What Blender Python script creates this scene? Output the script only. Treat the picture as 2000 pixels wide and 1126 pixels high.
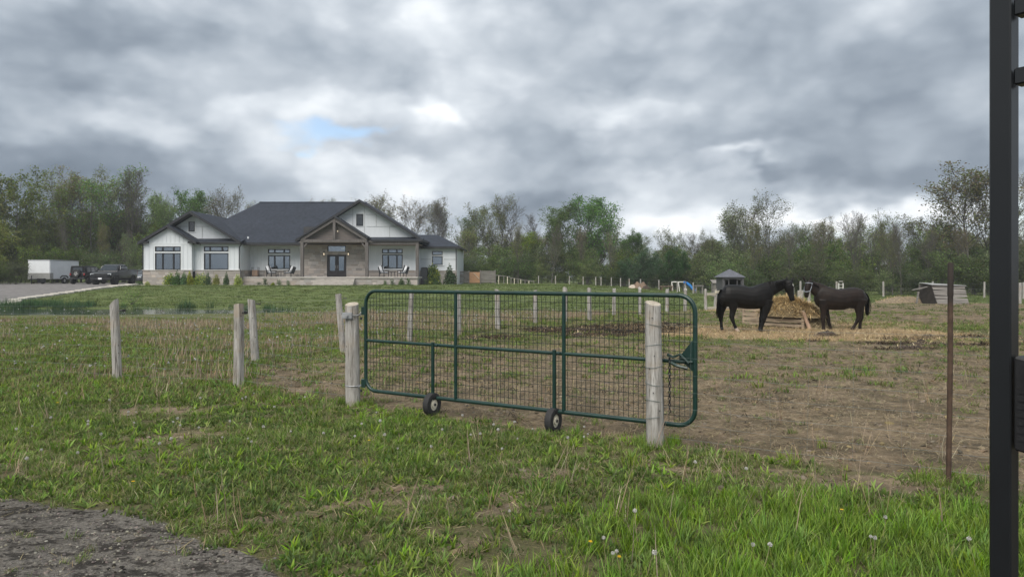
import bpy, bmesh, math, random
import numpy as np
from mathutils import Vector, Matrix

R = math.radians
scene = bpy.context.scene
for o in list(bpy.data.objects):
    bpy.data.objects.remove(o)
C = scene.collection

# ------------------------------------------------------------------ camera
F = 1390.0            # focal length in pixels of the 2000 px wide photograph
CZ = 1.65             # eye height
HOR = 540.0           # horizon row
cam_d = bpy.data.cameras.new("camera")
cam_d.sensor_width = 36.0
cam_d.lens = F / 2000 * 36
cam_d.shift_y = -23.0 / 2000
cam_d.clip_start = 0.05
cam_d.clip_end = 3000
cam = bpy.data.objects.new("camera", cam_d)
cam.location = (0, 0, CZ)
cam.rotation_euler = (R(90), 0, 0)
C.objects.link(cam)
scene.camera = cam

# ------------------------------------------------------------------ node helper
class NG:
    """small helper for building node graphs"""
    def __init__(s, tree):
        s.t = tree; s.n = tree.nodes; s.l = tree.links
    def node(s, typ, **kw):
        nd = s.n.new(typ)
        for k, v in kw.items(): setattr(nd, k, v)
        return nd
    def put(s, sock, v):
        if isinstance(v, bpy.types.NodeSocket): s.l.new(v, sock)
        elif v is not None: sock.default_value = v
    def m(s, op, a, b=None, c=None, clamp=False):
        nd = s.n.new('ShaderNodeMath'); nd.operation = op; nd.use_clamp = clamp
        s.put(nd.inputs[0], a); s.put(nd.inputs[1], b); s.put(nd.inputs[2], c)
        return nd.outputs[0]
    def add(s, a, b): return s.m('ADD', a, b)
    def mul(s, a, b): return s.m('MULTIPLY', a, b)
    def sub(s, a, b): return s.m('SUBTRACT', a, b)
    def noise(s, vec, scale, detail=4, rough=.55, dist=0.0, out=0):
        nd = s.n.new('ShaderNodeTexNoise'); s.put(nd.inputs['Vector'], vec)
        nd.inputs['Scale'].default_value = scale; nd.inputs['Detail'].default_value = detail
        nd.inputs['Roughness'].default_value = rough; nd.inputs['Distortion'].default_value = dist
        return nd.outputs[out]
    def voro(s, vec, scale, feature='F1', out='Distance'):
        nd = s.n.new('ShaderNodeTexVoronoi'); nd.feature = feature
        s.put(nd.inputs['Vector'], vec); nd.inputs['Scale'].default_value = scale
        return nd.outputs[out]
    def ramp(s, fac, stops, interp='LINEAR'):
        nd = s.n.new('ShaderNodeValToRGB'); s.put(nd.inputs[0], fac)
        nd.color_ramp.interpolation = interp
        e = nd.color_ramp.elements
        while len(e) < len(stops): e.new(0.5)
        for i, (p, c) in enumerate(stops):
            e[i].position = p
            e[i].color = (c, c, c, 1) if not hasattr(c, '__len__') else tuple(c) + ((1,) if len(c) == 3 else ())
        return nd.outputs[0]
    def mix(s, fac, a, b, blend='MIX'):
        nd = s.n.new('ShaderNodeMix'); nd.data_type = 'RGBA'; nd.blend_type = blend
        s.put(nd.inputs[0], fac)
        for k, v in ((6, a), (7, b)):
            if not isinstance(v, bpy.types.NodeSocket): v = tuple(v) + ((1,) if len(v) == 3 else ())
            s.put(nd.inputs[k], v)
        return nd.outputs[2]
    def vec(s, x, y, z):
        nd = s.n.new('ShaderNodeCombineXYZ')
        s.put(nd.inputs[0], x); s.put(nd.inputs[1], y); s.put(nd.inputs[2], z)
        return nd.outputs[0]
    def sep(s, v):
        nd = s.n.new('ShaderNodeSeparateXYZ'); s.put(nd.inputs[0], v)
        return nd.outputs
    def vmul(s, v, k):
        nd = s.n.new('ShaderNodeVectorMath'); nd.operation = 'MULTIPLY'
        s.put(nd.inputs[0], v); s.put(nd.inputs[1], k)
        return nd.outputs[0]
    def sstep(s, v, a, b, lo=0.0, hi=1.0):
        nd = s.n.new('ShaderNodeMapRange'); nd.interpolation_type = 'SMOOTHSTEP'
        s.put(nd.inputs[0], v)
        for i, q in zip((1, 2, 3, 4), (a, b, lo, hi)): nd.inputs[i].default_value = q
        return nd.outputs[0]

# ------------------------------------------------------------------ world: cloudy sky
SUN_EL, SUN_AZ = 52, 205       # sun high behind the camera, a little to the left, veiled by cloud
world = bpy.data.worlds.new("World")
scene.world = world
world.use_nodes = True
def build_world():
    g = NG(world.node_tree)
    for nd in list(g.n): g.n.remove(nd)
    out = g.node('ShaderNodeOutputWorld')
    sky = g.node('ShaderNodeTexSky', sky_type='NISHITA', sun_disc=False)
    sky.sun_elevation = R(SUN_EL); sky.sun_rotation = R(SUN_AZ)
    d = g.node('ShaderNodeTexCoord').outputs['Generated']
    x, y, z = g.sep(d)
    zc = g.m('MAXIMUM', z, 0.0)
    inv = g.m('DIVIDE', 1.0, g.add(zc, .13))
    p = g.vec(g.mul(x, inv), g.mul(y, inv), 0.0)
    az = g.m('ARCTAN2', x, y)
    el = g.m('ARCSINE', z)
    ang = g.vec(az, g.mul(el, 1.7), 3.3)
    wn = g.noise(ang, 5.0, 4, .58, out=1)                      # colour output: two independent warps
    w = g.node('ShaderNodeVectorMath', operation='MULTIPLY_ADD')
    g.l.new(wn, w.inputs[0]); w.inputs[1].default_value = (.24, .17, 0); g.l.new(g.vec(g.sub(az, .12), g.sub(el, .085), 0.0), w.inputs[2])
    wv = w.outputs[0]
    big = g.noise(p, .50, 3, .48, 0.0); big.node.noise_dimensions = '2D'
    w2 = g.node('ShaderNodeVectorMath', operation='MULTIPLY_ADD')
    g.l.new(wn, w2.inputs[0]); w2.inputs[1].default_value = (.07, .06, 0); g.l.new(g.vec(az, g.mul(el, 1.7), 8.0), w2.inputs[2])
    puff = g.noise(w2.outputs[0], 4.6, 7, .53, 0.0); puff.node.noise_dimensions = '2D'
    vo = g.node('ShaderNodeTexVoronoi'); vo.voronoi_dimensions = '2D'; vo.feature = 'SMOOTH_F1'; vo.inputs['Scale'].default_value = 8.0
    vo.inputs['Smoothness'].default_value = .35; vo.inputs['Detail'].default_value = 2.0; vo.inputs['Roughness'].default_value = .55
    g.l.new(w2.outputs[0], vo.inputs['Vector'])
    fine = g.sub(1.0, vo.outputs['Distance'])                      # rounded lumps
    B = g.m('MULTIPLY_ADD', big, .30, .685 - .15)
    B = g.m('MULTIPLY_ADD', g.sub(puff, .5), .62, B)
    B = g.m('MULTIPLY_ADD', g.sub(fine, .55), .24, B)
    def gauss(px, py, sx, sy, amp, prev):
        a0 = math.atan((px - 1000) / F)
        e0 = math.atan((HOR - py) / math.hypot(F, px - 1000))
        ma = g.node('ShaderNodeVectorMath', operation='MULTIPLY_ADD')
        g.l.new(wv, ma.inputs[0]); ma.inputs[1].default_value = (F / sx, F / sy, 0); ma.inputs[2].default_value = (-a0 * F / sx, -e0 * F / sy, 0)
        dt = g.node('ShaderNodeVectorMath', operation='DOT_PRODUCT')
        g.l.new(ma.outputs[0], dt.inputs[0]); g.l.new(ma.outputs[0], dt.inputs[1])
        return g.m('MULTIPLY_ADD', g.m('POWER', .36788, dt.outputs['Value']), amp, prev)
    for b in SKY_BLOBS: B = gauss(*b, B)
    B = g.m('MULTIPLY_ADD', B, 1.12, -.10)
    col = g.ramp(B, [(.0, (.094, .117, .146)), (.22, (.134, .160, .193)), (.42, (.203, .233, .268)),
                     (.60, (.284, .313, .346)), (.78, (.388, .415, .444)), (.94, (.505, .523, .541)), (1.0, (.545, .556, .567))], 'LINEAR')
    gap = 0.0
    for b in SKY_GAPS: gap = gauss(*b, gap)
    thin = g.sstep(g.m('MULTIPLY_ADD', g.sub(puff, .5), 1.2, gap), .35, 1.05)
    b1 = g.node('ShaderNodeBackground'); g.l.new(col, b1.inputs[0]); b1.inputs[1].default_value = .74
    b2 = g.node('ShaderNodeBackground'); g.l.new(sky.outputs[0], b2.inputs[0]); b2.inputs[1].default_value = .072
    mx = g.node('ShaderNodeMixShader')
    g.l.new(g.mul(thin, .8), mx.inputs[0]); g.l.new(b1.outputs[0], mx.inputs[1]); g.l.new(b2.outputs[0], mx.inputs[2])
    g.l.new(mx.outputs[0], out.inputs[0])
# cloud masses and breaks: (column, row) of the direction in the photograph, spread, strength
SKY_BLOBS = [
    (1000, 110, 450, 150, .04), (120, 20, 230, 55, -.24), (150, 165, 230, 60, -.22), (420, 150, 90, 60, .10),
    (150, 235, 330, 30, .16), (170, 345, 420, 62, -.42), (430, 40, 70, 45, .06),
    (650, 240, 140, 34, .20), (830, 215, 60, 28, .28), (710, 360, 190, 46, .42), (560, 350, 60, 30, -.10), (880, 290, 130, 40, -.05),
    (1010, 395, 190, 34, -.34), (1170, 235, 150, 44, .28), (1320, 355, 160, 46, .42), (1130, 330, 120, 45, -.08),
    (1440, 305, 70, 12, .26), (1340, 425, 220, 28, .24), (1450, 160, 300, 60, -.10), (1650, 290, 330, 70, -.34), (1480, 330, 40, 12, -.18),
    (1830, 130, 230, 80, -.12), (1800, 350, 240, 36, -.26), (1680, 425, 280, 20, .34),
]
SKY_GAPS = [(690, 292, 92, 24, 1.15), (1640, 448, 300, 18, .55), (1985, 430, 80, 60, .55)]
build_world()
world.cycles.sampling_method = 'MANUAL'; world.cycles.sample_map_resolution = 256

sun_d = bpy.data.lights.new("sun", 'SUN')
sun_d.energy = 1.5
sun_d.angle = R(50)
sun_d.color = (1.0, .945, .86)
sun = bpy.data.objects.new("sun", sun_d)
C.objects.link(sun)
sun.location = (-20, -30, 60)
# sun direction: azimuth measured from +Y clockwise
_sd = Vector((math.sin(R(SUN_AZ)) * math.cos(R(SUN_EL)), math.cos(R(SUN_AZ)) * math.cos(R(SUN_EL)), math.sin(R(SUN_EL))))
sun.rotation_euler = _sd.to_track_quat('Z', 'Y').to_euler()

vs = scene.view_settings
vs.view_transform = 'Standard'; vs.look = 'None'; vs.gamma = 1; vs.use_curve_mapping = False
vs.exposure = 1.48
scene.cycles.max_bounces = 5
scene.cycles.diffuse_bounces = 2
scene.cycles.transparent_max_bounces = 8
scene.cycles.volume_bounces = 0

# ------------------------------------------------------------------ pixel <-> place
def PX(px, Y): return (px - 1000) / F * Y
def PZ(py, Y): return CZ + (HOR - py) / F * Y

# ------------------------------------------------------------------ numpy noise and the lie of the land
def _hash(ix, iy, s):
    h = (ix.astype(np.int64) * 374761393 + iy.astype(np.int64) * 668265263 + s * 1274126177) & 0xffffffff
    h = ((h ^ (h >> 13)) * 1274126177) & 0xffffffff
    return ((h ^ (h >> 16)) & 0xffff) / 65535.0
def vnoise(x, y, sc, seed=0, octv=3):
    x = np.asarray(x, float) * sc; y = np.asarray(y, float) * sc
    tot = 0; amp = 1; nrm = 0
    for o in range(octv):
        ix = np.floor(x); iy = np.floor(y); fx = x - ix; fy = y - iy
        fx = fx * fx * (3 - 2 * fx); fy = fy * fy * (3 - 2 * fy)
        a = _hash(ix, iy, seed + o); b = _hash(ix + 1, iy, seed + o)
        c = _hash(ix, iy + 1, seed + o); d = _hash(ix + 1, iy + 1, seed + o)
        tot = tot + amp * ((a * (1 - fx) + b * fx) * (1 - fy) + (c * (1 - fx) + d * fx) * fy)
        nrm += amp; amp *= .5; x = x * 2.03 + 5.1; y = y * 2.03 + 3.7
    return tot / nrm
def ss(a, b, v):
    t = np.clip((np.asarray(v, float) - a) / (b - a), 0, 1)
    return t * t * (3 - 2 * t)

# left boundary of the paddock (posts), front boundary (posts and gate)
FENCE_L = [(-4.03, 10.5), (-4.9, 13.5), (-3.8, 15.8), (-2.6, 18.2), (-1.5, 19.9), (-.45, 22.0), (.78, 24.1),
           (1.89, 25.5), (2.9, 26.7), (4.27, 29.8), (5.6, 31.2), (7.15, 32.8), (8.2, 33.7), (9.6, 35.3), (10.4, 36.4)]
def xleft(y):
    ys = [p[1] for p in FENCE_L] + [54, 90]; xs = [p[0] for p in FENCE_L] + [21.5, 22]
    return np.interp(y, ys, xs)
def yfront(x):
    return np.interp(x, [-12, -6.2, -4.03, -2.02, 1.38, 3.46, 7, 14], [13.5, 11.2, 10.5, 9.05, 6.83, 5.62, 3.6, 0])
POND = (-23.5, 34.6, 12.5, 3.3)
def pond_d(x, y):
    return np.hypot((x - POND[0]) / POND[2], (y - POND[1]) / POND[3]) + .16 * (vnoise(x, y, .35, 77) - .5)
def height(x, y):
    x = np.asarray(x, float); y = np.asarray(y, float)
    ramp = ss(40, 66, y) * (1 - ss(3, 25, x)) * .85
    h = ramp + .10 * (vnoise(x, y, .18, 5, 2) - .5) * ss(3, 9, y)
    near = 1 - ss(16, 40, np.hypot(x, y))
    h = h + .05 * (vnoise(x, y, 1.3, 9, 3) - .5) * (.35 + .65 * near)
    pad = ss(-.3, .6, x - xleft(y)) * ss(-.2, .6, y - yfront(x))
    h = h + pad * (1 - ss(20, 45, y)) * .07 * (vnoise(x, y, 3.1, 21, 3) - .5)
    h = h + .022 * near * (vnoise(x, y, 7.0, 31, 2) - .5)
    pd = pond_d(x, y)
    h = h * (.25 + .75 * ss(1.1, 2.0, pd)) - .42 * (1 - ss(.75, 1.10, pd)) - .02 * (1 - ss(1.1, 2.0, pd))
    return h
def H(x, y): return float(height(np.array([x]), np.array([y]))[0])

# ------------------------------------------------------------------ mesh helpers
def link(o, parent=None):
    C.objects.link(o)
    if parent is not None: o.parent = parent
    return o
def mesh_np(name, verts, faces_list, smooth=False, cols=None):
    """verts (N,3); faces_list: list of int arrays (M,k)"""
    me = bpy.data.meshes.new(name)
    verts = np.asarray(verts, np.float32)
    me.vertices.add(len(verts)); me.vertices.foreach_set('co', verts.ravel())
    loops = np.concatenate([np.asarray(f, np.int32).ravel() for f in faces_list])
    tot = np.concatenate([np.full(len(f), f.shape[1], np.int32) for f in faces_list])
    start = np.concatenate([[0], np.cumsum(tot)[:-1]]).astype(np.int32)
    me.loops.add(len(loops)); me.loops.foreach_set('vertex_index', loops)
    me.polygons.add(len(tot)); me.polygons.foreach_set('loop_start', start); me.polygons.foreach_set('loop_total', tot)
    if smooth: me.polygons.foreach_set('use_smooth', np.ones(len(tot), bool))
    me.update(calc_edges=True)
    if cols is not None:
        a = me.color_attributes.new('Col', 'FLOAT_COLOR', 'POINT')
        c4 = np.ones((len(verts), 4), np.float32); c4[:, :3] = cols
        a.data.foreach_set('color', c4.ravel())
    return me

class MB:
    def __init__(s): s.v = []; s.f = []; s.c = []; s.col = None
    def add(s, vs, fs):
        k = len(s.v); s.v += [tuple(v) for v in vs]; s.f += [tuple(i + k for i in f) for f in fs]
        if s.col is not None: s.c += [s.col] * len(vs)
        return s
    def box(s, x0, x1, y0, y1, z0, z1):
        vs = [(x, y, z) for z in (z0, z1) for y in (y0, y1) for x in (x0, x1)]
        return s.add(vs, [(0, 2, 3, 1), (4, 5, 7, 6), (0, 1, 5, 4), (2, 6, 7, 3), (0, 4, 6, 2), (1, 3, 7, 5)])
    def bar(s, p, q, w, h, up=(0, 0, 1)):
        p = Vector(p); q = Vector(q); d = (q - p).normalized(); up = Vector(up)
        if abs(d.dot(up)) > .98: up = Vector((0, 1, 0))
        a = d.cross(up).normalized(); b = a.cross(d).normalized()
        vs = []
        for e in (p, q):
            for (i, j) in ((-1, -1), (1, -1), (1, 1), (-1, 1)): vs.append(e + a * (i * w / 2) + b * (j * h / 2))
        return s.add(vs, [(0, 1, 2, 3), (7, 6, 5, 4), (0, 4, 5, 1), (1, 5, 6, 2), (2, 6, 7, 3), (3, 7, 4, 0)])
    def tube(s, pts, rad, n=6, cap=True):
        pts = [Vector(p) for p in pts]
        if not hasattr(rad, '__len__'): rad = [rad] * len(pts)
        rings = []; prev = None
        for i, p in enumerate(pts):
            d = (pts[min(i + 1, len(pts) - 1)] - pts[max(i - 1, 0)]).normalized()
            if prev is None:
                ref = Vector((0, 0, 1)) if abs(d.z) < .9 else Vector((1, 0, 0))
                a = d.cross(ref).normalized()
            else:
                a = (prev - d * prev.dot(d))
                a = a.normalized() if a.length > 1e-6 else d.orthogonal().normalized()
            prev = a; b = d.cross(a)
            rings.append([p + (a * math.cos(2 * math.pi * k / n) + b * math.sin(2 * math.pi * k / n)) * rad[i] for k in range(n)])
        return s.rings(rings, cap)
    def rings(s, rings, cap=True):
        n = len(rings[0]); vs = [v for r in rings for v in r]; fs = []
        for i in range(len(rings) - 1):
            for k in range(n):
                k2 = (k + 1) % n
                fs.append((i * n + k, i * n + k2, (i + 1) * n + k2, (i + 1) * n + k))
        if cap:
            fs.append(tuple(reversed(range(n)))); fs.append(tuple((len(rings) - 1) * n + k for k in range(n)))
        return s.add(vs, fs)
    def prism(s, poly, y0, y1):
        """polygon in x,z swept along y"""
        n = len(poly)
        vs = [(x, y0, z) for x, z in poly] + [(x, y1, z) for x, z in poly]
        fs = [tuple(range(n)), tuple(range(2 * n - 1, n - 1, -1))]
        fs += [(i, i + n, (i + 1) % n + n, (i + 1) % n) for i in range(n)]
        return s.add(vs, fs)
    def slab(s, quad, t, d=(0, 0, -1)):
        """polygon given by 3D points, thickened by t along d"""
        d = Vector(d) * t; n = len(quad)
        vs = [Vector(q) for q in quad] + [Vector(q) + d for q in quad]
        fs = [tuple(range(n)), tuple(range(2 * n - 1, n - 1, -1))]
        fs += [(i, i + n, (i + 1) % n + n, (i + 1) % n) for i in range(n)]
        return s.add(vs, fs)
    def build(s, name, mat, parent=None, bevel=0, smooth=False, world=True, segs=1):
        vs = np.array([tuple(v) for v in s.v], float)
        if parent is not None and world:
            L = np.array(parent.get('_base', (0, 0, 0, 0)))
            c, si = math.cos(-L[3]), math.sin(-L[3])
            vs = vs - L[:3]
            vs = np.stack([vs[:, 0] * c - vs[:, 1] * si, vs[:, 0] * si + vs[:, 1] * c, vs[:, 2]], 1)
        me = bpy.data.meshes.new(name)
        me.from_pydata(vs.tolist(), [], s.f)
        bm = bmesh.new(); bm.from_mesh(me); bmesh.ops.recalc_face_normals(bm, faces=bm.faces)
        if bevel:
            bmesh.ops.bevel(bm, geom=[e for e in bm.edges if len(e.link_faces) == 2 and e.calc_face_angle(0) > .5],
                            offset=bevel, segments=segs, affect='EDGES', clamp_overlap=True)
        bm.to_mesh(me); bm.free()
        if smooth:
            me.polygons.foreach_set('use_smooth', np.ones(len(me.polygons), bool))
            me.set_sharp_from_angle(angle=R(40))
        if s.col is not None and not bevel and len(s.c) == len(s.v):
            a = me.color_attributes.new('Col', 'FLOAT_COLOR', 'POINT')
            c4 = np.ones((len(s.v), 4), np.float32); c4[:, :3] = np.array(s.c)
            a.data.foreach_set('color', c4.ravel())
        if mat: me.materials.append(mat)
        o = bpy.data.objects.new(name, me)
        return link(o, parent)

def tag(o, label=None, cat=None, group=None, kind=None):
    if label: o['label'] = label
    if cat: o['category'] = cat
    if group: o['group'] = group
    if kind: o['kind'] = kind
    return o
def thing(name, label, cat, loc=(0, 0, 0), rotz=0, group=None):
    o = bpy.data.objects.new(name, None)
    o.empty_display_size = .2
    o.location = loc; o.rotation_euler = (0, 0, rotz)
    o['_base'] = (loc[0], loc[1], loc[2], rotz)
    C.objects.link(o)
    return tag(o, label, cat, group)
def copy_tree(o, parent=None):
    c = o.copy(); C.objects.link(c); c.parent = parent
    for ch in list(o.children): copy_tree(ch, c)
    return c
# ------------------------------------------------------------------ materials
MAT = {}
def new_mat(name):
    m = bpy.data.materials.new(name); m.use_nodes = True
    g = NG(m.node_tree)
    bsdf = g.n['Principled BSDF']
    MAT[name] = m
    return m, g, bsdf
def simple(name, col, rough=.6, var=.18, scale=6, metallic=0, bump=0, bscale=40, stretch=(1, 1, 1), coat=0, spec=.5, col2=None):
    m, g, b = new_mat(name)
    tc = g.node('ShaderNodeTexCoord').outputs['Object']
    v = g.vmul(tc, stretch)
    n = g.noise(v, scale, 6, .6)
    c2 = col2 or tuple(c * (1 - var * 1.6) for c in col)
    c1 = tuple(min(1, c * (1 + var)) for c in col)
    g.l.new(g.ramp(n, [(.28, c2), (.72, c1)]), b.inputs['Base Color'])
    b.inputs['Roughness'].default_value = rough; b.inputs['Metallic'].default_value = metallic
    b.inputs['Specular IOR Level'].default_value = spec
    if coat: b.inputs['Coat Weight'].default_value = coat; b.inputs['Coat Roughness'].default_value = .05
    if bump:
        bn = g.node('ShaderNodeBump'); bn.inputs['Strength'].default_value = bump; bn.inputs['Distance'].default_value = .01
        g.l.new(g.noise(v, bscale, 5, .6), bn.inputs['Height']); g.l.new(bn.outputs[0], b.inputs['Normal'])
    return m
def vcol(name, rough=.7, rnd=.25, spec=.3, transl=0.0, hue=.02, sat=.15):
    """colour from the mesh attribute, varied per object or instance"""
    m, g, b = new_mat(name)
    a = g.node('ShaderNodeAttribute', attribute_name='Col').outputs['Color']
    r = g.node('ShaderNodeObjectInfo').outputs['Random']
    h = g.node('ShaderNodeHueSaturation')
    g.l.new(g.add(.5 - hue, g.mul(r, 2 * hue)), h.inputs['Hue'])
    r2 = g.m('FRACT', g.mul(r, 7.31)); r3 = g.m('FRACT', g.mul(r, 13.7))
    g.l.new(g.add(1 - sat, g.mul(r2, 2 * sat)), h.inputs['Saturation'])
    g.l.new(g.add(1 - rnd, g.mul(r3, 2 * rnd)), h.inputs['Value'])
    g.l.new(a, h.inputs['Color'])
    g.l.new(h.outputs[0], b.inputs['Base Color'])
    b.inputs['Roughness'].default_value = rough; b.inputs['Specular IOR Level'].default_value = spec
    if transl:
        t = g.node('ShaderNodeBsdfTranslucent'); g.l.new(h.outputs[0], t.inputs[0])
        mx = g.node('ShaderNodeMixShader'); mx.inputs[0].default_value = transl
        g.l.new(b.outputs[0], mx.inputs[1]); g.l.new(t.outputs[0], mx.inputs[2])
        g.l.new(mx.outputs[0], g.n['Material Output'].inputs[0])
    return m
leaf_m = vcol('leaves', .75, .30, .12, .40, .018, .2)
grass_m = vcol('grass_blades', .6, .24, .2, .42, .016, .12)
dry_m = vcol('dry_stalks', .8, .22, .2, .1, .01, .15)
stone_m = vcol('stone_blocks', .85, .03, .3)
bark_m = simple('bark', (.095, .088, .078), .9, .35, 3, bump=.6, bscale=20, stretch=(3, 3, .6))
white_m = simple('white_siding', (.60, .63, .66), .55, .035, 1.2, stretch=(3, 3, .5))
trim_m = simple('white_trim', (.63, .655, .675), .5, .03, 2)
black_m = simple('black_trim', (.018, .019, .022), .45, .15, 4)
frame_m = simple('window_frame_black', (.012, .014, .017), .35, .1, 4)
timber_m = simple('timber_brown', (.115, .102, .097), .75, .28, 3, bump=.4, bscale=12, stretch=(5, 5, .6))
darkboard_m = simple('dark_boards', (.16, .14, .13), .8, .2, 3, stretch=(.8, 5, 5))
soffit_m = simple('soffit', (.22, .17, .14), .7, .15, 3)
door_m = simple('door_dark', (.022, .017, .02), .35, .15, 4)
concrete_m = simple('concrete', (.44, .415, .385), .85, .12, 2, bump=.3, bscale=30)
curtain_m = simple('curtain', (.55, .57, .48), .9, .12, 9, stretch=(6, 6, .1))
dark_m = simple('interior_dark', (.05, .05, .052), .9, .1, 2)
rubber_m = simple('rubber', (.022, .022, .023), .8, .2, 12, bump=.3, bscale=60)
rim_m = simple('rim_cream', (.62, .58, .48), .5, .1, 8)
alloy_m = simple('alloy', (.55, .53, .5), .35, .1, 6, metallic=.6)
gategreen_m = simple('gate_green', (.006, .030, .024), .38, .25, 9, spec=.5)
meshwire_m = simple('gate_wire', (.007, .013, .012), .5, .2, 9)
steel_m = simple('galvanised', (.36, .37, .38), .45, .2, 12, metallic=.55)
wire_m = simple('fence_wire', (.17, .20, .195), .5, .2, 5, metallic=.3)
blackpost_m = simple('black_powder_coat', (.0055, .0068, .0082), .40, .15, 5, bump=.03, bscale=300)
plastic_m = simple('black_plastic', (.006, .006, .0068), .55, .2, 30, bump=.2, bscale=160)
chrome_m = simple('chrome', (.6, .6, .62), .2, .05, 5, metallic=.9)
carpaint_m = simple('car_paint_black', (.0045, .005, .0062), .30, .1, 2, coat=.4, spec=.3)
carsuv_m = simple('suv_paint_black', (.006, .006, .007), .45, .1, 2, spec=.3)
lamp_m = simple('headlamp', (.55, .58, .6), .12, .05, 4, spec=.8)
taillamp_m = simple('tail_lamp', (.25, .02, .02), .2, .1, 4)
plate_m = simple('number_plate', (.75, .76, .78), .5, .03, 4)
trailer_m = simple('trailer_white', (.66, .68, .70), .42, .05, 1.5)
alu_m = simple('checker_plate', (.36, .36, .35), .5, .25, 25, metallic=.5, bump=.4, bscale=90)
cushion_m = simple('cushion_white', (.7, .71, .74), .85, .08, 8)
chairdark_m = simple('chair_dark', (.02, .022, .026), .5, .1, 6)
blue_m = simple('blue_plastic', (.03, .22, .62), .4, .1, 5)
plywood_m = simple('plywood', (.42, .24, .13), .75, .15, 4, stretch=(1, 1, 4))
greywood_m = simple('grey_boards', (.20, .185, .17), .85, .35, 2.5, bump=.5, bscale=25, stretch=(.5, .5, 6))
oldwood_m = simple('old_boards', (.18, .165, .15), .85, .4, 3, bump=.5, bscale=25, stretch=(.4, .4, 8))
feeder_m = simple('feeder_boards', (.36, .28, .20), .85, .35, 4, bump=.5, bscale=30, stretch=(.6, .6, 6))
log_m = simple('peeled_log', (.40, .27, .19), .75, .25, 5, bump=.4, bscale=20, stretch=(3, 3, .6))
palewood_m = simple('pale_wood', (.60, .55, .44), .8, .12, 4, stretch=(.6, .6, 5))
shedgrey_m = simple('shed_grey_paint', (.075, .074, .078), .7, .12, 4)
shedroof_m = simple('shed_roof', (.10, .105, .125), .8, .2, 6, bump=.3)
ladder_m = simple('ladder', (.55, .54, .50), .6, .1, 4)
rock_m = simple('pale_stone', (.52, .49, .43), .9, .18, 3, bump=.5, bscale=18)
fabric_tan_m = simple('tan_cover', (.42, .36, .29), .85, .2, 4)
brownpile_m = simple('brown_heap', (.16, .11, .075), .9, .35, 6, bump=.6, bscale=30)
seed_m = simple('seed_head', (.50, .49, .46), .95, .1, 30)
yellow_m = simple('dandelion_yellow', (.75, .48, .02), .7, .1, 20)
stemgreen_m = simple('stem', (.30, .26, .14), .7, .25, 8)
pot_m = simple('pot', (.20, .18, .17), .7, .15, 6)
kerb_m = simple('edging_stone', (.42, .395, .35), .9, .12, 1.5, bump=.4, bscale=15)
grill_m = simple('ac_unit', (.03, .035, .042), .6, .1, 8)
rust_m = None

def make_post_mat():
    m, g, b = new_mat('weathered_post')
    tc = g.node('ShaderNodeTexCoord').outputs['Object']
    r = g.node('ShaderNodeObjectInfo').outputs['Random']
    x, y, z = g.sep(tc)
    v = g.vec(g.add(g.mul(x, 9), g.mul(r, 31)), g.mul(y, 9), g.mul(z, 1.1))
    n1 = g.noise(v, 2.2, 8, .65, .4)
    n2 = g.noise(tc, 3.0, 5, .6)
    n3 = g.noise(g.vec(g.mul(x, 40), g.mul(y, 40), g.mul(z, 2)), 1.5, 3, .6)
    c = g.ramp(n1, [(.25, (.11, .10, .088)), (.42, (.275, .26, .24)), (.60, (.41, .395, .375)), (.8, (.52, .505, .485))])
    c = g.mix(g.sstep(n2, .5, .7, 0, .5), c, (.33, .255, .175))
    c = g.mix(g.sstep(n3, .58, .66, 0, .75), c, (.085, .074, .062))
    kn = g.voro(g.vec(g.mul(x, 10), g.mul(y, 10), g.mul(z, 7)), 1.0)
    c = g.mix(g.sstep(kn, .05, .14, .75, 0), c, (.09, .07, .055))
    g.l.new(c, b.inputs['Base Color'])
    b.inputs['Roughness'].default_value = .9; b.inputs['Specular IOR Level'].default_value = .2
    bn = g.node('ShaderNodeBump'); bn.inputs['Strength'].default_value = 1.0; bn.inputs['Distance'].default_value = .022
    g.l.new(g.add(n1, g.mul(n3, .5)), bn.inputs['Height']); g.l.new(bn.outputs[0], b.inputs['Normal'])
    return m
post_m = make_post_mat()
def make_endgrain():
    m, g, b = new_mat('post_end_grain')
    tc = g.node('ShaderNodeTexCoord').outputs['Object']
    x, y, z = g.sep(tc)
    rr = g.m('SQRT', g.add(g.mul(x, x), g.mul(y, y)))
    rr = g.add(rr, g.mul(g.noise(tc, 14, 3), .02))
    w = g.m('SINE', g.mul(rr, 420))
    n = g.noise(tc, 22, 5, .6)
    c = g.ramp(g.add(g.mul(w, .13), n), [(.25, (.20, .17, .13)), (.55, (.40, .355, .29)), (.8, (.52, .48, .41))])
    g.l.new(c, b.inputs['Base Color']); b.inputs['Roughness'].default_value = .9
    return m
endgrain_m = make_endgrain()
def make_rust():
    m, g, b = new_mat('rusty_steel')
    tc = g.node('ShaderNodeTexCoord').outputs['Object']
    x, y, z = g.sep(tc)
    n = g.noise(tc, 9, 7, .65)
    c = g.ramp(n, [(.3, (.030, .018, .013)), (.5, (.062, .036, .023)), (.7, (.105, .066, .042))])
    c = g.mix(g.sstep(g.add(z, g.mul(n, .25)), 1.50, 1.58, 0, .85), c, (.016, .013, .012))
    g.l.new(c, b.inputs['Base Color']); b.inputs['Roughness'].default_value = .85
    bn = g.node('ShaderNodeBump'); bn.inputs['Strength'].default_value = .5; bn.inputs['Distance'].default_value = .006
    g.l.new(g.noise(tc, 60, 5), bn.inputs['Height']); g.l.new(bn.outputs[0], b.inputs['Normal'])
    return m
rust_m = make_rust()
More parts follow.
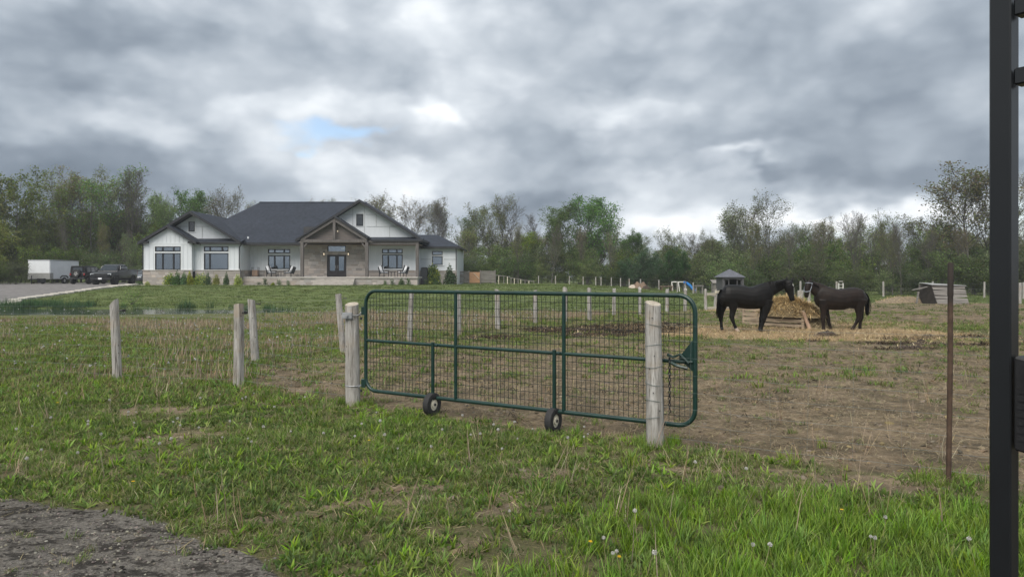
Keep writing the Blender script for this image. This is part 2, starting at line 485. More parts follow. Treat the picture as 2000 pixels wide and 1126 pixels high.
def make_roof():
    m, g, b = new_mat('asphalt_shingles')
    tc = g.node('ShaderNodeTexCoord').outputs['Object']
    x, y, z = g.sep(tc)
    row = g.m('FLOOR', g.mul(z, 7.0))
    nn = g.noise(g.vec(g.add(g.mul(x, 3.0), g.mul(row, 7.3)), g.mul(row, 3.1), g.mul(y, .6)), 1.0, 2)
    n2 = g.noise(tc, .5, 4)
    c = g.ramp(g.add(g.mul(nn, .75), g.mul(n2, .3)), [(.3, (.0085, .0120, .0195)), (.75, (.027, .034, .050))])
    g.l.new(c, b.inputs['Base Color']); b.inputs['Roughness'].default_value = .82
    b.inputs['Specular IOR Level'].default_value = .35
    bn = g.node('ShaderNodeBump'); bn.inputs['Strength'].default_value = .35; bn.inputs['Distance'].default_value = .02
    g.l.new(g.add(g.m('FRACT', g.mul(z, 7.0)), g.mul(g.noise(tc, 60, 3), .4)), bn.inputs['Height'])
    g.l.new(bn.outputs[0], b.inputs['Normal'])
    return m
roof_m = make_roof()
def make_glass():
    m, g, b = new_mat('window_glass')
    tr = g.node('ShaderNodeBsdfTransparent'); tr.inputs[0].default_value = (.42, .47, .50, 1)
    gl = g.node('ShaderNodeBsdfGlossy'); gl.inputs['Roughness'].default_value = .015
    gl.inputs['Color'].default_value = (.85, .92, .98, 1)
    tc = g.node('ShaderNodeTexCoord').outputs['Object']
    bn = g.node('ShaderNodeBump'); bn.inputs['Strength'].default_value = .05; bn.inputs['Distance'].default_value = .05
    g.l.new(g.noise(tc, 1.3, 2), bn.inputs['Height']); g.l.new(bn.outputs[0], gl.inputs['Normal'])
    mx = g.node('ShaderNodeMixShader'); mx.inputs[0].default_value = .24
    g.l.new(tr.outputs[0], mx.inputs[1]); g.l.new(gl.outputs[0], mx.inputs[2])
    g.l.new(mx.outputs[0], g.n['Material Output'].inputs[0])
    return m
glass_m = make_glass()
carglass_m = simple('car_glass', (.02, .025, .03), .06, .05, 2, spec=.9)
def make_glow():
    m, g, b = new_mat('lamp_glow')
    b.inputs['Base Color'].default_value = (.9, .8, .6, 1)
    b.inputs['Emission Color'].default_value = (1, .82, .55, 1); b.inputs['Emission Strength'].default_value = .4
    return m
glow_m = make_glow()
def make_water():
    m, g, b = new_mat('pond_water')
    tc = g.node('ShaderNodeTexCoord').outputs['Object']
    b.inputs['Base Color'].default_value = (.035, .045, .04, 1); b.inputs['Roughness'].default_value = .06
    b.inputs['Specular IOR Level'].default_value = .6
    bn = g.node('ShaderNodeBump'); bn.inputs['Strength'].default_value = .25; bn.inputs['Distance'].default_value = .05
    g.l.new(g.noise(g.vmul(tc, (1, 3, 1)), 1.5, 4), bn.inputs['Height']); g.l.new(bn.outputs[0], b.inputs['Normal'])
    return m
water_m = make_water()
def make_horse(name, col, sheen_col, marks):
    m, g, b = new_mat(name)
    tc = g.node('ShaderNodeTexCoord').outputs['Object']
    n = g.noise(g.vmul(tc, (1, 1, 1.6)), 3.2, 5, .6)
    c = g.ramp(n, [(.35, col), (.75, sheen_col)])
    for (ctr, rad, mc) in marks:
        vm = g.node('ShaderNodeVectorMath', operation='DISTANCE'); g.l.new(tc, vm.inputs[0]); vm.inputs[1].default_value = ctr
        f = g.sstep(g.add(vm.outputs['Value'], g.mul(g.sub(n, .5), .05)), rad * .8, rad, 1, 0)
        c = g.mix(f, c, mc)
    g.l.new(c, b.inputs['Base Color'])
    b.inputs['Roughness'].default_value = .5; b.inputs['Specular IOR Level'].default_value = .2
    bn = g.node('ShaderNodeBump'); bn.inputs['Strength'].default_value = .15; bn.inputs['Distance'].default_value = .01
    g.l.new(g.noise(g.vmul(tc, (40, 40, 40)), 2.0, 4), bn.inputs['Height']); g.l.new(bn.outputs[0], b.inputs['Normal'])
    return m

def make_ground():
    m, g, b = new_mat('ground_soil_and_turf')
    pos = g.node('ShaderNodeNewGeometry').outputs['Position']
    za = g.node('ShaderNodeAttribute', attribute_name='zoneA')
    zb = g.node('ShaderNodeAttribute', attribute_name='zoneB')
    dirt, straw, manure = g.sep(za.outputs['Vector']); gravel = za.outputs['Alpha']
    lawn, dry, wet = g.sep(zb.outputs['Vector']); worn = zb.outputs['Alpha']
    nL = g.noise(pos, .35, 4, .55); nM = g.noise(pos, 1.7, 5, .6); nS = g.noise(pos, 9, 6, .65); nF = g.noise(pos, 45, 5, .7)
    nT = g.noise(g.vmul(pos, (4.0, 1.2, 1)), 5, 5, .7)
    turf = g.ramp(g.add(g.mul(nS, .6), g.mul(nF, .4)), [(.3, (.05, .043, .025)), (.5, (.105, .10, .046)), (.7, (.17, .145, .085))])
    lawnc = g.ramp(g.add(g.mul(nL, .55), g.mul(nM, .5)), [(.32, (.085, .105, .034)), (.5, (.098, .132, .038)), (.68, (.125, .142, .054)), (.85, (.165, .155, .076))])
    lawnc = g.mix(g.sstep(nS, .3, .75, 0, .4), lawnc, (.07, .092, .032))
    dryc = g.ramp(nS, [(.3, (.095, .10, .042)), (.55, (.16, .145, .075)), (.8, (.25, .205, .125))])
    dirtc = g.ramp(g.add(g.mul(nS, .6), g.mul(nF, .45)), [(.32, (.052, .038, .024)), (.48, (.165, .125, .08)), (.66, (.28, .217, .145)), (.88, (.42, .335, .23))])
    dirtc = g.mix(g.sstep(nM, .40, .60, .7, 0), dirtc, (.070, .056, .034))
    dirtc = g.mix(g.sstep(nT, .58, .72, 0, .55), dirtc, (.33, .27, .175))
    strawc = g.ramp(g.add(g.mul(nT, .6), g.mul(nF, .4)), [(.3, (.13, .092, .050)), (.5, (.30, .215, .115)), (.75, (.45, .345, .20))])
    manc = g.ramp(nF, [(.3, (.022, .015, .011)), (.7, (.085, .058, .040))])
    gravc = g.ramp(g.add(g.mul(nF, .7), g.mul(nM, .3)), [(.32, (.05, .044, .038)), (.5, (.14, .128, .112)), (.64, (.22, .203, .18)), (.85, (.34, .32, .29))])
    gravc = g.mix(g.sstep(g.noise(g.vmul(pos, (1.3, 2.2, 1)), 3.4, 6, .72), .48, .57, 0, .85), gravc, (.020, .017, .014))
    def edge(mask, amt=.55, lo=.42, hi=.60):
        return g.sstep(g.add(mask, g.mul(g.sub(g.add(g.mul(nM, .5), g.mul(nS, .5)), .5), amt)), lo, hi)
    c = g.mix(lawn, turf, lawnc)
    c = g.mix(edge(dry), c, dryc)
    c = g.mix(edge(dirt, .9, .38, .66), c, dirtc)
    c = g.mix(edge(worn, 1.3, .40, .62), c, g.mix(.25, dirtc, (.27, .215, .155)))
    c = g.mix(edge(straw, .9, .36, .66), c, strawc)
    c = g.mix(edge(manure, 1.0, .40, .58), c, manc)
    c = g.mix(edge(gravel, .5), c, gravc)
    c = g.mix(edge(wet, .5), c, (.045, .04, .028))
    g.l.new(c, b.inputs['Base Color'])
    b.inputs['Roughness'].default_value = .95; b.inputs['Specular IOR Level'].default_value = .2
    bn = g.node('ShaderNodeBump'); bn.inputs['Strength'].default_value = 1.0; bn.inputs['Distance'].default_value = .055
    hoof = g.mul(g.sstep(g.voro(pos, 4.6), .05, .55), g.mul(dirt, 1.1))
    g.l.new(g.add(g.add(nS, g.mul(nF, .45)), hoof), bn.inputs['Height']); g.l.new(bn.outputs[0], b.inputs['Normal'])
    return m
ground_m = make_ground()
# ------------------------------------------------------------------ zones of the ground
def ell(x, y, cx, cy, rx, ry, rot=0, soft=.35):
    c, s = math.cos(rot), math.sin(rot)
    dx, dy = x - cx, y - cy
    d = np.hypot((dx * c + dy * s) / rx, (-dx * s + dy * c) / ry)
    return 1 - ss(1 - soft, 1 + soft, d)
MANURE = [(3.4, 22.2, 2.0, 1.5, .25), (1.6, 21.4, 1.3, .9, 0), (-.5, 19.3, .9, .45, .2), (2.4, 19.9, 1.3, .5, .3), (4.6, 23.6, 1.4, 1.1, .4),
          (9.6, 17.6, 1.1, .3, .1), (11.0, 17.3, .9, .28, 0), (9.0, 16.3, .9, .25, .1), (12.6, 17.6, .8, .28, -.1), (10.4, 18.9, .7, .25, 0),
          (12.0, 19.6, 1.0, .3, .1), (8.9, 20.0, .35, .3, 0), (13.6, 19.4, .8, .25, 0), (14.2, 37.5, 5.5, .7, 0), (7.9, 18.4, .4, .2, 0)]
WORN = [(-3.4, 7.35, .6, .26, .2), (-1.05, 5.2, .42, .12, .3), (-.75, 5.55, .5, .13, .2), (-.1, 5.0, .32, .16, .9), (.05, 5.35, .3, .12, .4), (.55, 6.0, .6, .12, -.15),
        (2.85, 5.62, .62, .22, -.35), (2.2, 5.95, .4, .12, -.3), (-.3, 4.42, .28, .16, .5), (1.3, 6.15, .7, .12, -.4), (-4.4, 8.6, .7, .25, 0), (-3.0, 5.9, .4, .12, .2),
        (.2, 5.9, .45, .1, .1), (-1.98, 8.88, .34, .2, 0), (-1.6, 4.85, .45, .10, .2), (-2.0, 6.7, .4, .12, 0)]
def gravel_mask(x, y):
    # roadside gravel in the near left corner
    e = np.interp(x, [-12, -3.71, -2.81, -1.6, -1.24, -.6], [5.9, 5.2, 4.95, 4.25, 3.85, 2.6]) + .45 * (vnoise(x, y, 1.3, 61, 4) - .5)
    return ss(-.18, .18, e - y)
def drive_right(y):
    return np.interp(y, [38, 46, 60, 66, 70], [-27.5, -32.2, -34.3, -35.6, -36.4])
def drive_mask(x, y):
    return ss(-.3, .3, drive_right(y) - x) * ss(40, 41, y) * (1 - ss(84, 86, y))
def zones(x, y):
    n = vnoise(x, y, .5, 3, 4); n2 = vnoise(x, y, 2.0, 13, 3)
    pad = ss(-.5, .5, x - xleft(y)) * ss(-.35, .35, y - yfront(x) + .25 * (n2 - .5))
    far = ss(13, 22, y)
    worn_far = ss(6, 11, x) * ss(22, 27, y) * (1 - ss(40, 47, y)) * .40
    dirt = pad * np.clip((.66 - .36 * far) + .22 * ss(1, 5, x) * (1 - ss(13, 18, y)) + .12 * (1 - ss(9, 12, y)) + worn_far + .75 * (n - .5) + .25 * (n2 - .5), 0, 1)
    # worn strip on the road side of the left fence
    yl = np.interp(x, [-12, -6.2, -4.03, -2.0], [13.4, 11.6, 11.0, 9.6])
    dirt = np.maximum(dirt, .66 * np.exp(-((y - yl - .25) / .7) ** 2) * ss(-9, -5, x) * (1 - ss(-2.6, -1.8, x)))
    straw = np.maximum.reduce([ell(x, y, 8.6, 20.7, 4.6, 2.6, .0, .4) * .95, ell(x, y, 12.5, 18.6, 4.0, 1.2, 0, .5) * .46, ell(x, y, 5.5, 22.5, 3, 2.2, .2, .5) * .55,
                               ell(x, y, 11.5, 24.5, 4, 3, 0, .6) * .5, ell(x, y, 9.6, 35.0, 2.5, 1.5, .6, .4) * .6])
    man = np.zeros_like(x)
    for q in MANURE: man = np.maximum(man, ell(x, y, *q, soft=.6) * 1.0)
    worn = np.zeros_like(x)
    for q in WORN: worn = np.maximum(worn, ell(x, y, *q, soft=.7) * (.35 + .75 * n2))
    worn = np.maximum(worn, .42 * np.clip(ss(.62, .75, vnoise(x, y, 1.1, 44, 3)), 0, 1) * (1 - pad) * (1 - ss(8, 10, y)))
    grav = gravel_mask(x, y)
    dryf = (1 - ss(-.6, .2, x - xleft(y))) * ss(12, 18, y) * (1 - ss(28, 34, y)) * (1 - ss(.9, 1.1, 2 - pond_d(x, y)))
    dry = dryf * np.clip(.18 + .9 * (n - .45) + .22 * ss(20, 28, y), 0, 1)
    lawn = ss(30, 36, y) * (1 - pad * (1 - ss(33, 37, y)) * .6)
    lawn = np.maximum(lawn, .5 * (1 - pad) * ss(9, 14, y))
    wet = (1 - ss(.95, 1.10, pond_d(x, y)))
    return dirt, straw, man, grav, lawn, dry, wet, worn

def build_ground():
    def spaced(lo, hi, n, k, c=0.0):
        t = np.linspace(math.asinh((lo - c) / k), math.asinh((hi - c) / k), n)
        return c + k * np.sinh(t)
    xs = spaced(-900, 900, 460, 3.2); ys = spaced(-60, 1500, 520, 3.0, 4.0)
    X, Y = np.meshgrid(xs, ys)
    x = X.ravel(); y = Y.ravel()
    z = height(x, y)
    nx, ny = len(xs), len(ys)
    i = np.arange((ny - 1) * (nx - 1)); r, c = i // (nx - 1), i % (nx - 1)
    a = r * nx + c
    me = mesh_np('ground', np.stack([x, y, z], 1), [np.stack([a, a + 1, a + nx + 1, a + nx], 1)], smooth=True)
    dirt, straw, man, grav, lawn, dry, wet, worn = zones(x, y)
    for nm, q in (('zoneA', (dirt, straw, man, grav)), ('zoneB', (lawn, dry, wet, worn))):
        at = me.color_attributes.new(nm, 'FLOAT_COLOR', 'POINT')
        at.data.foreach_set('color', np.stack(q, 1).astype(np.float32).ravel())
    me.materials.append(ground_m)
    o = link(bpy.data.objects.new('ground', me)); o['kind'] = 'structure'
build_ground()

# pond
def build_pond():
    m = MB(); n = 48
    cx, cy, rx, ry = POND
    rings = []
    m.add([(cx + math.cos(2 * math.pi * k / n) * rx * 1.12, cy + math.sin(2 * math.pi * k / n) * ry * 1.12, -.06) for k in range(n)], [tuple(range(n))])
    o = m.build('pond_water', water_m); o['kind'] = 'structure'
build_pond()

# driveway sheet with pale edging stones
drive_m = simple('driveway_gravel', (.15, .14, .135), .95, .3, 2.2, bump=.8, bscale=14)
def build_drive():
    ys = np.linspace(40, 86, 60); vs = []; fs = []
    for y in ys:
        xr = float(drive_right(y)); 
        for x in np.linspace(xr - 34, xr, 14):
            vs.append((x, y, H(x, y) + .05))
    for r in range(59):
        for c in range(13):
            k = r * 14 + c; fs.append((k, k + 1, k + 15, k + 14))
    m = MB(); m.add(vs, fs)
    o = m.build('driveway', drive_m, smooth=True); o['kind'] = 'structure'
    rng = random.Random(4)
    y = 41.0; i = 0
    e = MB().box(-.32, .32, -.5, .5, -.08, .11)
    proto = e.build('edging_stone', kerb_m, None, bevel=.03)
    first = True
    while y < 67.5:
        L = rng.uniform(.8, 1.3)
        s = proto if first else proto.copy()
        if not first: C.objects.link(s)
        first = False
        x = float(drive_right(y + L / 2)) + .28; x2 = float(drive_right(y + L)) + .28
        s.location = (x, y + L / 2, H(x, y + L / 2) + .02)
        s.scale = (rng.uniform(.9, 1.2), L * .97, rng.uniform(.8, 1.1))
        s.rotation_euler = (rng.uniform(-.02, .02), rng.uniform(-.02, .02), math.atan2(-(x2 - x), L / 2) + rng.uniform(-.05, .05))
        tag(s, 'pale flat edging stone in the row between lawn and gravel driveway', 'edging stone', 'edging stones along the driveway')
        y += L
    # pale walk along the front of the house
    m = MB()
    w = [(-35.4, 66.1), (-31, 66.7), (-27.5, 67.2), (-24.5, 67.7), (-22, 68.0)]
    a = [(x, y, H(x, y) + .04) for x, y in w]; b = [(x, y + .45, H(x, y + .45) + .04) for x, y in w]
    for i in range(len(w) - 1):
        m.slab([a[i], a[i + 1], b[i + 1], b[i]], .1)
    m.box(-36.2, -34.3, 63.6, 65.6, .66, .91)
    o = m.build('walkway', kerb_m); o['kind'] = 'structure'
build_drive()
# ------------------------------------------------------------------ the house
GZ = .82
step_m = simple('step_stone', (.36, .335, .305), .85, .14, 3, bump=.4, bscale=20)
stripshade_m = simple('strip_shadow_grey', (.40, .42, .43), .6, .05, 3)  # white trim strips coloured grey to carry their shadow lines
house = thing('farmhouse', 'long white bungalow with dark gabled roof, stone base and timber entry porch', 'house', (-21, 70, GZ))
rngh = random.Random(11)
def hp(mb, name, mat, parent=None, **k):
    p = parent or house
    o = mb.build(name, mat, p, world=(parent is None), **k)
    return o
def hsub(mb, name, mat, parent, **k):
    """a sub-part; the parent part sits at the house's own origin, so house coordinates serve"""
    mb.v = [(v[0] + 21, v[1] - 70, v[2] - GZ) for v in mb.v]
    return mb.build(name, mat, parent, world=False, **k)
def wall_holes(x0, x1, z0, z1, yf, yb, holes):
    m = MB()
    xs = sorted({x0, x1} | {h[0] for h in holes} | {h[1] for h in holes}); zs = sorted({z0, z1} | {h[2] for h in holes} | {h[3] for h in holes})
    xs = [x for x in xs if x0 <= x <= x1]; zs = [z for z in zs if z0 <= z <= z1]
    for i in range(len(xs) - 1):
        # merge vertically where possible
        run = None
        for j in range(len(zs) - 1):
            cx, cz = (xs[i] + xs[i + 1]) / 2, (zs[j] + zs[j + 1]) / 2
            inside = any(h[0] < cx < h[1] and h[2] < cz < h[3] for h in holes)
            if inside:
                if run: m.box(xs[i], xs[i + 1], yf, yb, run[0], run[1]); run = None
            else:
                run = (run[0], zs[j + 1]) if run else (zs[j], zs[j + 1])
        if run: m.box(xs[i], xs[i + 1], yf, yb, run[0], run[1])
    return m
def stones(x0, x1, z0, z1, yf, holes=(), bh=(.16, .26), bl=(.35, .8), thick=.10, side=None):
    """courses of rough stone blocks with recessed joints on a front wall at depth yf"""
    m = MB(); m.col = (0, 0, 0); z = z0
    while z < z1 - .02:
        h = min(rngh.uniform(*bh), z1 - z)
        if z1 - z - h < .08: h = z1 - z
        x = x0
        while x < x1 - .01:
            l = min(rngh.uniform(*bl), x1 - x)
            if x1 - x - l < .15: l = x1 - x
            a, b = x + .006, x + l - .006
            segs = [(a, b)]
            for hx0, hx1, hz0, hz1 in holes:
                if z + h / 2 > hz0 and z + h / 2 < hz1:
                    ns = []
                    for (p, q) in segs:
                        if q <= hx0 or p >= hx1: ns.append((p, q)); continue
                        if p < hx0: ns.append((p, hx0))
                        if q > hx1: ns.append((hx1, q))
                    segs = ns
            t = rngh.uniform(.0, .022); v = rngh.uniform(.75, 1.18); w = rngh.uniform(-.02, .03)
            m.col = (.365 * v + w, .335 * v + w * .5, .31 * v)
            for (p, q) in segs:
                if q - p > .02:
                    if side is None: m.box(p, q, yf - thick - t, yf, z + .006, z + h - .006)
                    else: m.box(side - .01, side + thick + t, p, q, z + .006, z + h - .006)
            x += l
        z += h
    return m
def panes_window(x0, x1, zl, zt, Y, fr=(0, .30, .72, 1), trans=None, curtain=False, grid=True):
    """lower sash zl=(z0,z1), transom zt=(z0,z1) or None; set in an opening of the wall whose face is at Y"""
    fw = .09
    m = MB(); gl = []
    for (z0, z1), split in ((zl, fr), (zt, trans or fr)) if zt else ((zl, fr),):
        m.box(x0, x1, Y - .05, Y + .06, z0, z0 + fw); m.box(x0, x1, Y - .05, Y + .06, z1 - fw, z1)
        xs = [x0 + (x1 - x0) * f for f in split]
        for k, xx in enumerate(xs):
            w = fw if k in (0, len(xs) - 1) else fw * 1.5
            c = xx + (w / 2 if k == 0 else (-w / 2 if k == len(xs) - 1 else 0))
            m.box(c - w / 2, c + w / 2, Y - .045, Y + .055, z0 + fw, z1 - fw)
        for k in range(len(xs) - 1): gl.append((xs[k] + .03, xs[k + 1] - .03, z0 + .03, z1 - .03))
    w = hp(m, 'window', frame_m)
    for (a, b, c, d) in gl:
        hsub(MB().box(a, b, Y + .015, Y + .03, c, d), 'pane', glass_m, w)
    if curtain:
        n = 60; vs = []
        a, b = (x0 + (x1 - x0) * .28, x0 + (x1 - x0) * .74) if curtain == 'mid' else (x0, x1)
        for z in (zl[0], zl[1]):
            for k in range(n): vs.append((a + (b - a) * k / (n - 1), Y + .30 + .04 * math.sin(k * 1.3), z))
        hsub(MB().add(vs, [(k, k + 1, n + k + 1, n + k) for k in range(n - 1)]), 'curtain', curtain_m, w)
    # white casing boards around the opening
    t = MB(); zz0 = zl[0]; zz1 = zt[1] if zt else zl[1]; cw = .11
    t.box(x0 - cw, x0, Y - .03, Y + .02, zz0, zz1 + cw); t.box(x1, x1 + cw, Y - .03, Y + .02, zz0, zz1 + cw)
    t.box(x0, x1, Y - .03, Y + .02, zz1, zz1 + cw)
    if zt: t.box(x0, x1, Y - .03, Y + .05, zl[1], zt[0])
    t.box(x0 - cw - .03, x1 + cw + .03, Y - .07, Y + .03, zz0 - .07, zz0)
    hsub(t, 'casing', trim_m, w)
    return w
_bat = {}
def batten(x, z0, z1, Y, w=.05):
    if 'b' not in _bat:
        m = MB().box(-.5, .5, -.5, .5, 0, 1)
        o = m.build('batten', white_m, house, world=False); _bat['b'] = o; _bat['n'] = 0
    o = _bat['b'] if _bat['n'] == 0 else _bat['b'].copy()
    if _bat['n']: C.objects.link(o)
    _bat['n'] += 1
    o.location = (x + 21, Y - .012 - 70, z0 - GZ); o.scale = (w, .03, z1 - z0)
def battens(x0, x1, z0, z1, Y, skip=(), step=.41, top=None):
    x = x0 + .1
    while x < x1:
        zt = z1 if top is None else min(z1, top(x))
        s = [(z0, zt)]
        for (a, b, c, d) in skip:
            if a - .18 < x < b + .18:
                ns = []
                for (p, q) in s:
                    if c - .1 > p: ns.append((p, min(q, c - .1)))
                    if d + .14 < q: ns.append((max(p, d + .14), q))
                s = ns
        for (p, q) in s:
            if q - p > .1: batten(x, p, q, Y)
        x += step

# reference levels
zST = 2.24                       # top of the stone base
zEV = 4.80                       # eaves
# ---- left wing -------------------------------------------------
XA, XB, XC = PX(280.4, 68), PX(374.6, 68), PX(470, 68.6)
Y1, Y2, Y3 = 68.0, 68.6, 71.1
def win_rect(x0, x1, ya, yb, Y): return (PX(x0, Y), PX(x1, Y), PZ(yb, Y), PZ(ya, Y))
w1l = win_rect(303, 353.2, 493.8, 526.9, Y1); w1t = win_rect(303, 353.2, 481, 491, Y1)
w2l = win_rect(398.5, 446.6, 493.8, 526.5, Y2); w2t = win_rect(398.5, 446.6, 481, 491, Y2)
def hole(l, t): return (l[0], l[1], l[2], t[3])
hp(wall_holes(XA, XB, zST, zEV + .1, Y1, Y1 + .2, [hole(w1l, w1t)]), 'wall', white_m)
hp(wall_holes(XB - .3, XC, zST, zEV + .1, Y2, Y2 + .2, [hole(w2l, w2t)]), 'wall', white_m)
hp(MB().box(XC - .2, XC, Y2 + .2, Y3 + .3, GZ - .3, zEV + .1), 'wall', white_m)
hp(MB().box(XA, XA + .2, Y1 + .2, 82, GZ - .3, zEV + .1).box(XB - .2, XB, Y1 + .2, Y2 + .02, zST - .1, zEV), 'wall', white_m)
hp(MB().box(XA + .01, XB - .01, Y1, Y1 + .2, GZ - .3, zST), 'foundation', dark_m); hp(MB().box(XB - .3, XC - .01, Y2 + .005, Y2 + .2, GZ - .3, zST), 'foundation', dark_m)
panes_window(w1l[0], w1l[1], w1l[2:], w1t[2:], Y1)
panes_window(w2l[0], w2l[1], w2l[2:], w2t[2:], Y2, fr=(0, .24, 1), trans=(0, .25, .75, 1))
battens(XA, XB, zST + .06, zEV - .05, Y1, [hole(w1l, w1t)])
battens(XB, XC, zST + .06, zEV - .05, Y2, [hole(w2l, w2t)])
o = hp(stones(XA - .02, XB + .1, GZ - .05, zST, Y1), 'stone_base', stone_m); o['kind'] = 'stuff'
o = hp(stones(XB + .1, XC + .1, GZ - .05, zST, Y2), 'stone_base', stone_m); o['kind'] = 'stuff'
o = hp(stones(Y2, Y3, GZ - .05, zST, 0, side=XC), 'stone_base', stone_m); o['kind'] = 'stuff'
hp(MB().box(XA - .06, XB + .16, Y1 - .16, Y1 + .02, zST, zST + .06).box(XB + .16, XC + .17, Y2 - .16, Y2 + .02, zST, zST + .06)
   .box(XC - .02, XC + .17, Y2 + .02, Y3, zST, zST + .06), 'stone_cap', concrete_m)
hp(MB().box(XA, XB, Y1 - .03, Y1, zEV - .05, zEV + .07), 'trim_band', trim_m)
# gable faces
def gable_face(ax, az, hw, zb, Y, slope):
    m = MB(); m.prism([(ax - hw, zb), (ax + hw, zb), (ax, zb + hw * slope)], Y, Y + .15)
    hp(m, 'gable_wall', white_m)
a1x, a1z, s1 = PX(325.7, 67.6), PZ(438.4, 67.6), .585
a2x, a2z, s2 = PX(371, 68.3), PZ(411.2, 68.3), .604
gable_face(a1x, a1z, (a1z - .28 - (zEV + .07)) / s1, zEV + .07, Y1 + .01, s1)
battens(a1x - 2.4, a1x + 2.4, zEV + .1, 99, Y1 + .01, top=lambda x: a1z - .34 - s1 * abs(x - a1x))
zg2 = PZ(466, 69.6)
gable_face(a2x, a2z, (a2z - .28 - zg2) / s2, zg2, 69.4, s2)
def roof_gable(ax, az, xl, xr, s, y0, y1, th=.10, fas=.24):
    """two slopes meeting at a ridge along y; fascia boards on the rakes and eaves"""
    m = MB()
    zl, zr = az - s * (ax - xl), az - s * (xr - ax)
    m.slab([(ax, y0, az), (ax, y1, az), (xl, y1, zl), (xl, y0, zl)], th)
    m.slab([(ax, y0, az + .004), (xr, y0, zr + .004), (xr, y1, zr + .004), (ax, y1, az + .004)], th)
    r = hp(m, 'roof', roof_m)
    f = MB()
    for (x, z) in ((xl, zl), (xr, zr)):
        f.slab([(ax, y0 - .03, az - .04), (x, y0 - .03, z - .04), (x, y0 - .03, z - .04 - fas), (ax, y0 - .03, az - .04 - fas)], .06, (0, 1, 0))
    f.box(xl - .03, xl + .05, y0 + .05, y1, zl - .04 - .20, zl - .02); f.box(xr - .05, xr + .03, y0 + .05, y1, zr - .24, zr - .02)
    hsub(f, 'fascia', black_m, r)
    # soffit under the overhang
    sf = MB()
    for (x, z) in ((xl, zl), (xr, zr)):
        sf.slab([(ax, y0 + .05, az - .18), (x, y0 + .05, z - .18), (x, y0 + .9, z - .18), (ax, y0 + .9, az - .18)], .03)
    hsub(sf, 'soffit', black_m, r)
    return r
roof_gable(a1x, a1z, PX(268, 67.6), PX(382.8, 67.6), s1, 67.6, 70.2)
roof_gable(a2x, a2z, a2x - 4.95, a2x + 4.93, s2, 68.25, 81.0)
# boxed eave returns on the gable ends
for (xa, xb, yy, zc) in ((PX(270, 67.6), PX(287, 67.6), 67.62, zEV + .02), (PX(366, 67.6), PX(381, 67.6), 67.62, zEV + .02)):
    hp(MB().box(xa, xb, yy, yy + .4, zc, zc + .2), 'eave_return', black_m)
# pent roof at the foot of the second gable
def pent(xa, xb, yf, yb, zf, zb):
    r = hp(MB().slab([(xa, yf, zf), (xb, yf, zf), (xb, yb, zb), (xa, yb, zb)], .10), 'pent_roof', roof_m)
    hsub(MB().box(xa, xb, yf - .04, yf + .03, zf - .2, zf - .01), 'gutter', black_m, r)
pent(PX(378, 68.2), PX(470, 68.2), 68.2, 69.45, PZ(472.3, 68.2), PZ(465.6, 69.45))
sw = win_rect(368.7, 380.8, 432.7, 452, 69.4)
def small_window(r, Y):
    m = MB(); x0, x1, z0, z1 = r; f = .07
    m.box(x0, x1, Y - .07, Y - .001, z0, z0 + f).box(x0, x1, Y - .07, Y - .001, z1 - f, z1).box(x0, x0 + f, Y - .07, Y - .001, z0 + f, z1 - f).box(x1 - f, x1, Y - .07, Y - .001, z0 + f, z1 - f)
    w = hp(m, 'window', frame_m)
    hsub(MB().box(x0 + f, x1 - f, Y - .03, Y - .002, z0 + f, z1 - f), 'pane', carglass_m, w)
    t = MB(); c = .10
    t.box(x0 - c, x0, Y - .04, Y - .001, z0 - c, z1 + c).box(x1, x1 + c, Y - .04, Y - .001, z0 - c, z1 + c).box(x0, x1, Y - .04, Y - .001, z1, z1 + c).box(x0, x1, Y - .04, Y - .001, z0 - c, z0)
    hsub(t, 'casing', trim_m, w)
small_window(sw, 69.4)
def strip(p, q, Y, name='panel_strip', w=.06):
    """flat trim strip on a gable face between two pixel points"""
    m = MB(); m.bar((PX(p[0], Y), Y - .012, PZ(p[1], Y)), (PX(q[0], Y), Y - .012, PZ(q[1], Y)), .03, w, up=(0, 0, 1)) if abs(p[0] - q[0]) > abs(p[1] - q[1]) else \
        m.bar((PX(p[0], Y), Y - .012, PZ(p[1], Y)), (PX(q[0], Y), Y - .012, PZ(q[1], Y)), w, .03, up=(0, 1, 0))
    hp(m, name, stripshade_m)
strip((348, 442), (366, 442), 69.4); strip((383, 442), (408, 442), 69.4); strip((352, 442), (352, 466), 69.4); strip((395, 442), (395, 466), 69.4)
# downspout at the corner of the left wing
dx = PX(467, 68.4)
hp(MB().tube([(PX(471, 68.2), 68.3, zEV - .05), (dx, 68.5, zEV - .3), (dx, 68.5, 2.45), (dx + .17, 68.36, 2.2), (dx + .17, 68.36, 1.0), (dx + .3, 68.15, .9)], .05, 8), 'downspout', black_m)
hp(MB().tube([(XA - .05, 67.95, zEV), (XA - .05, 67.95, .9)], .05, 8), 'downspout', black_m)
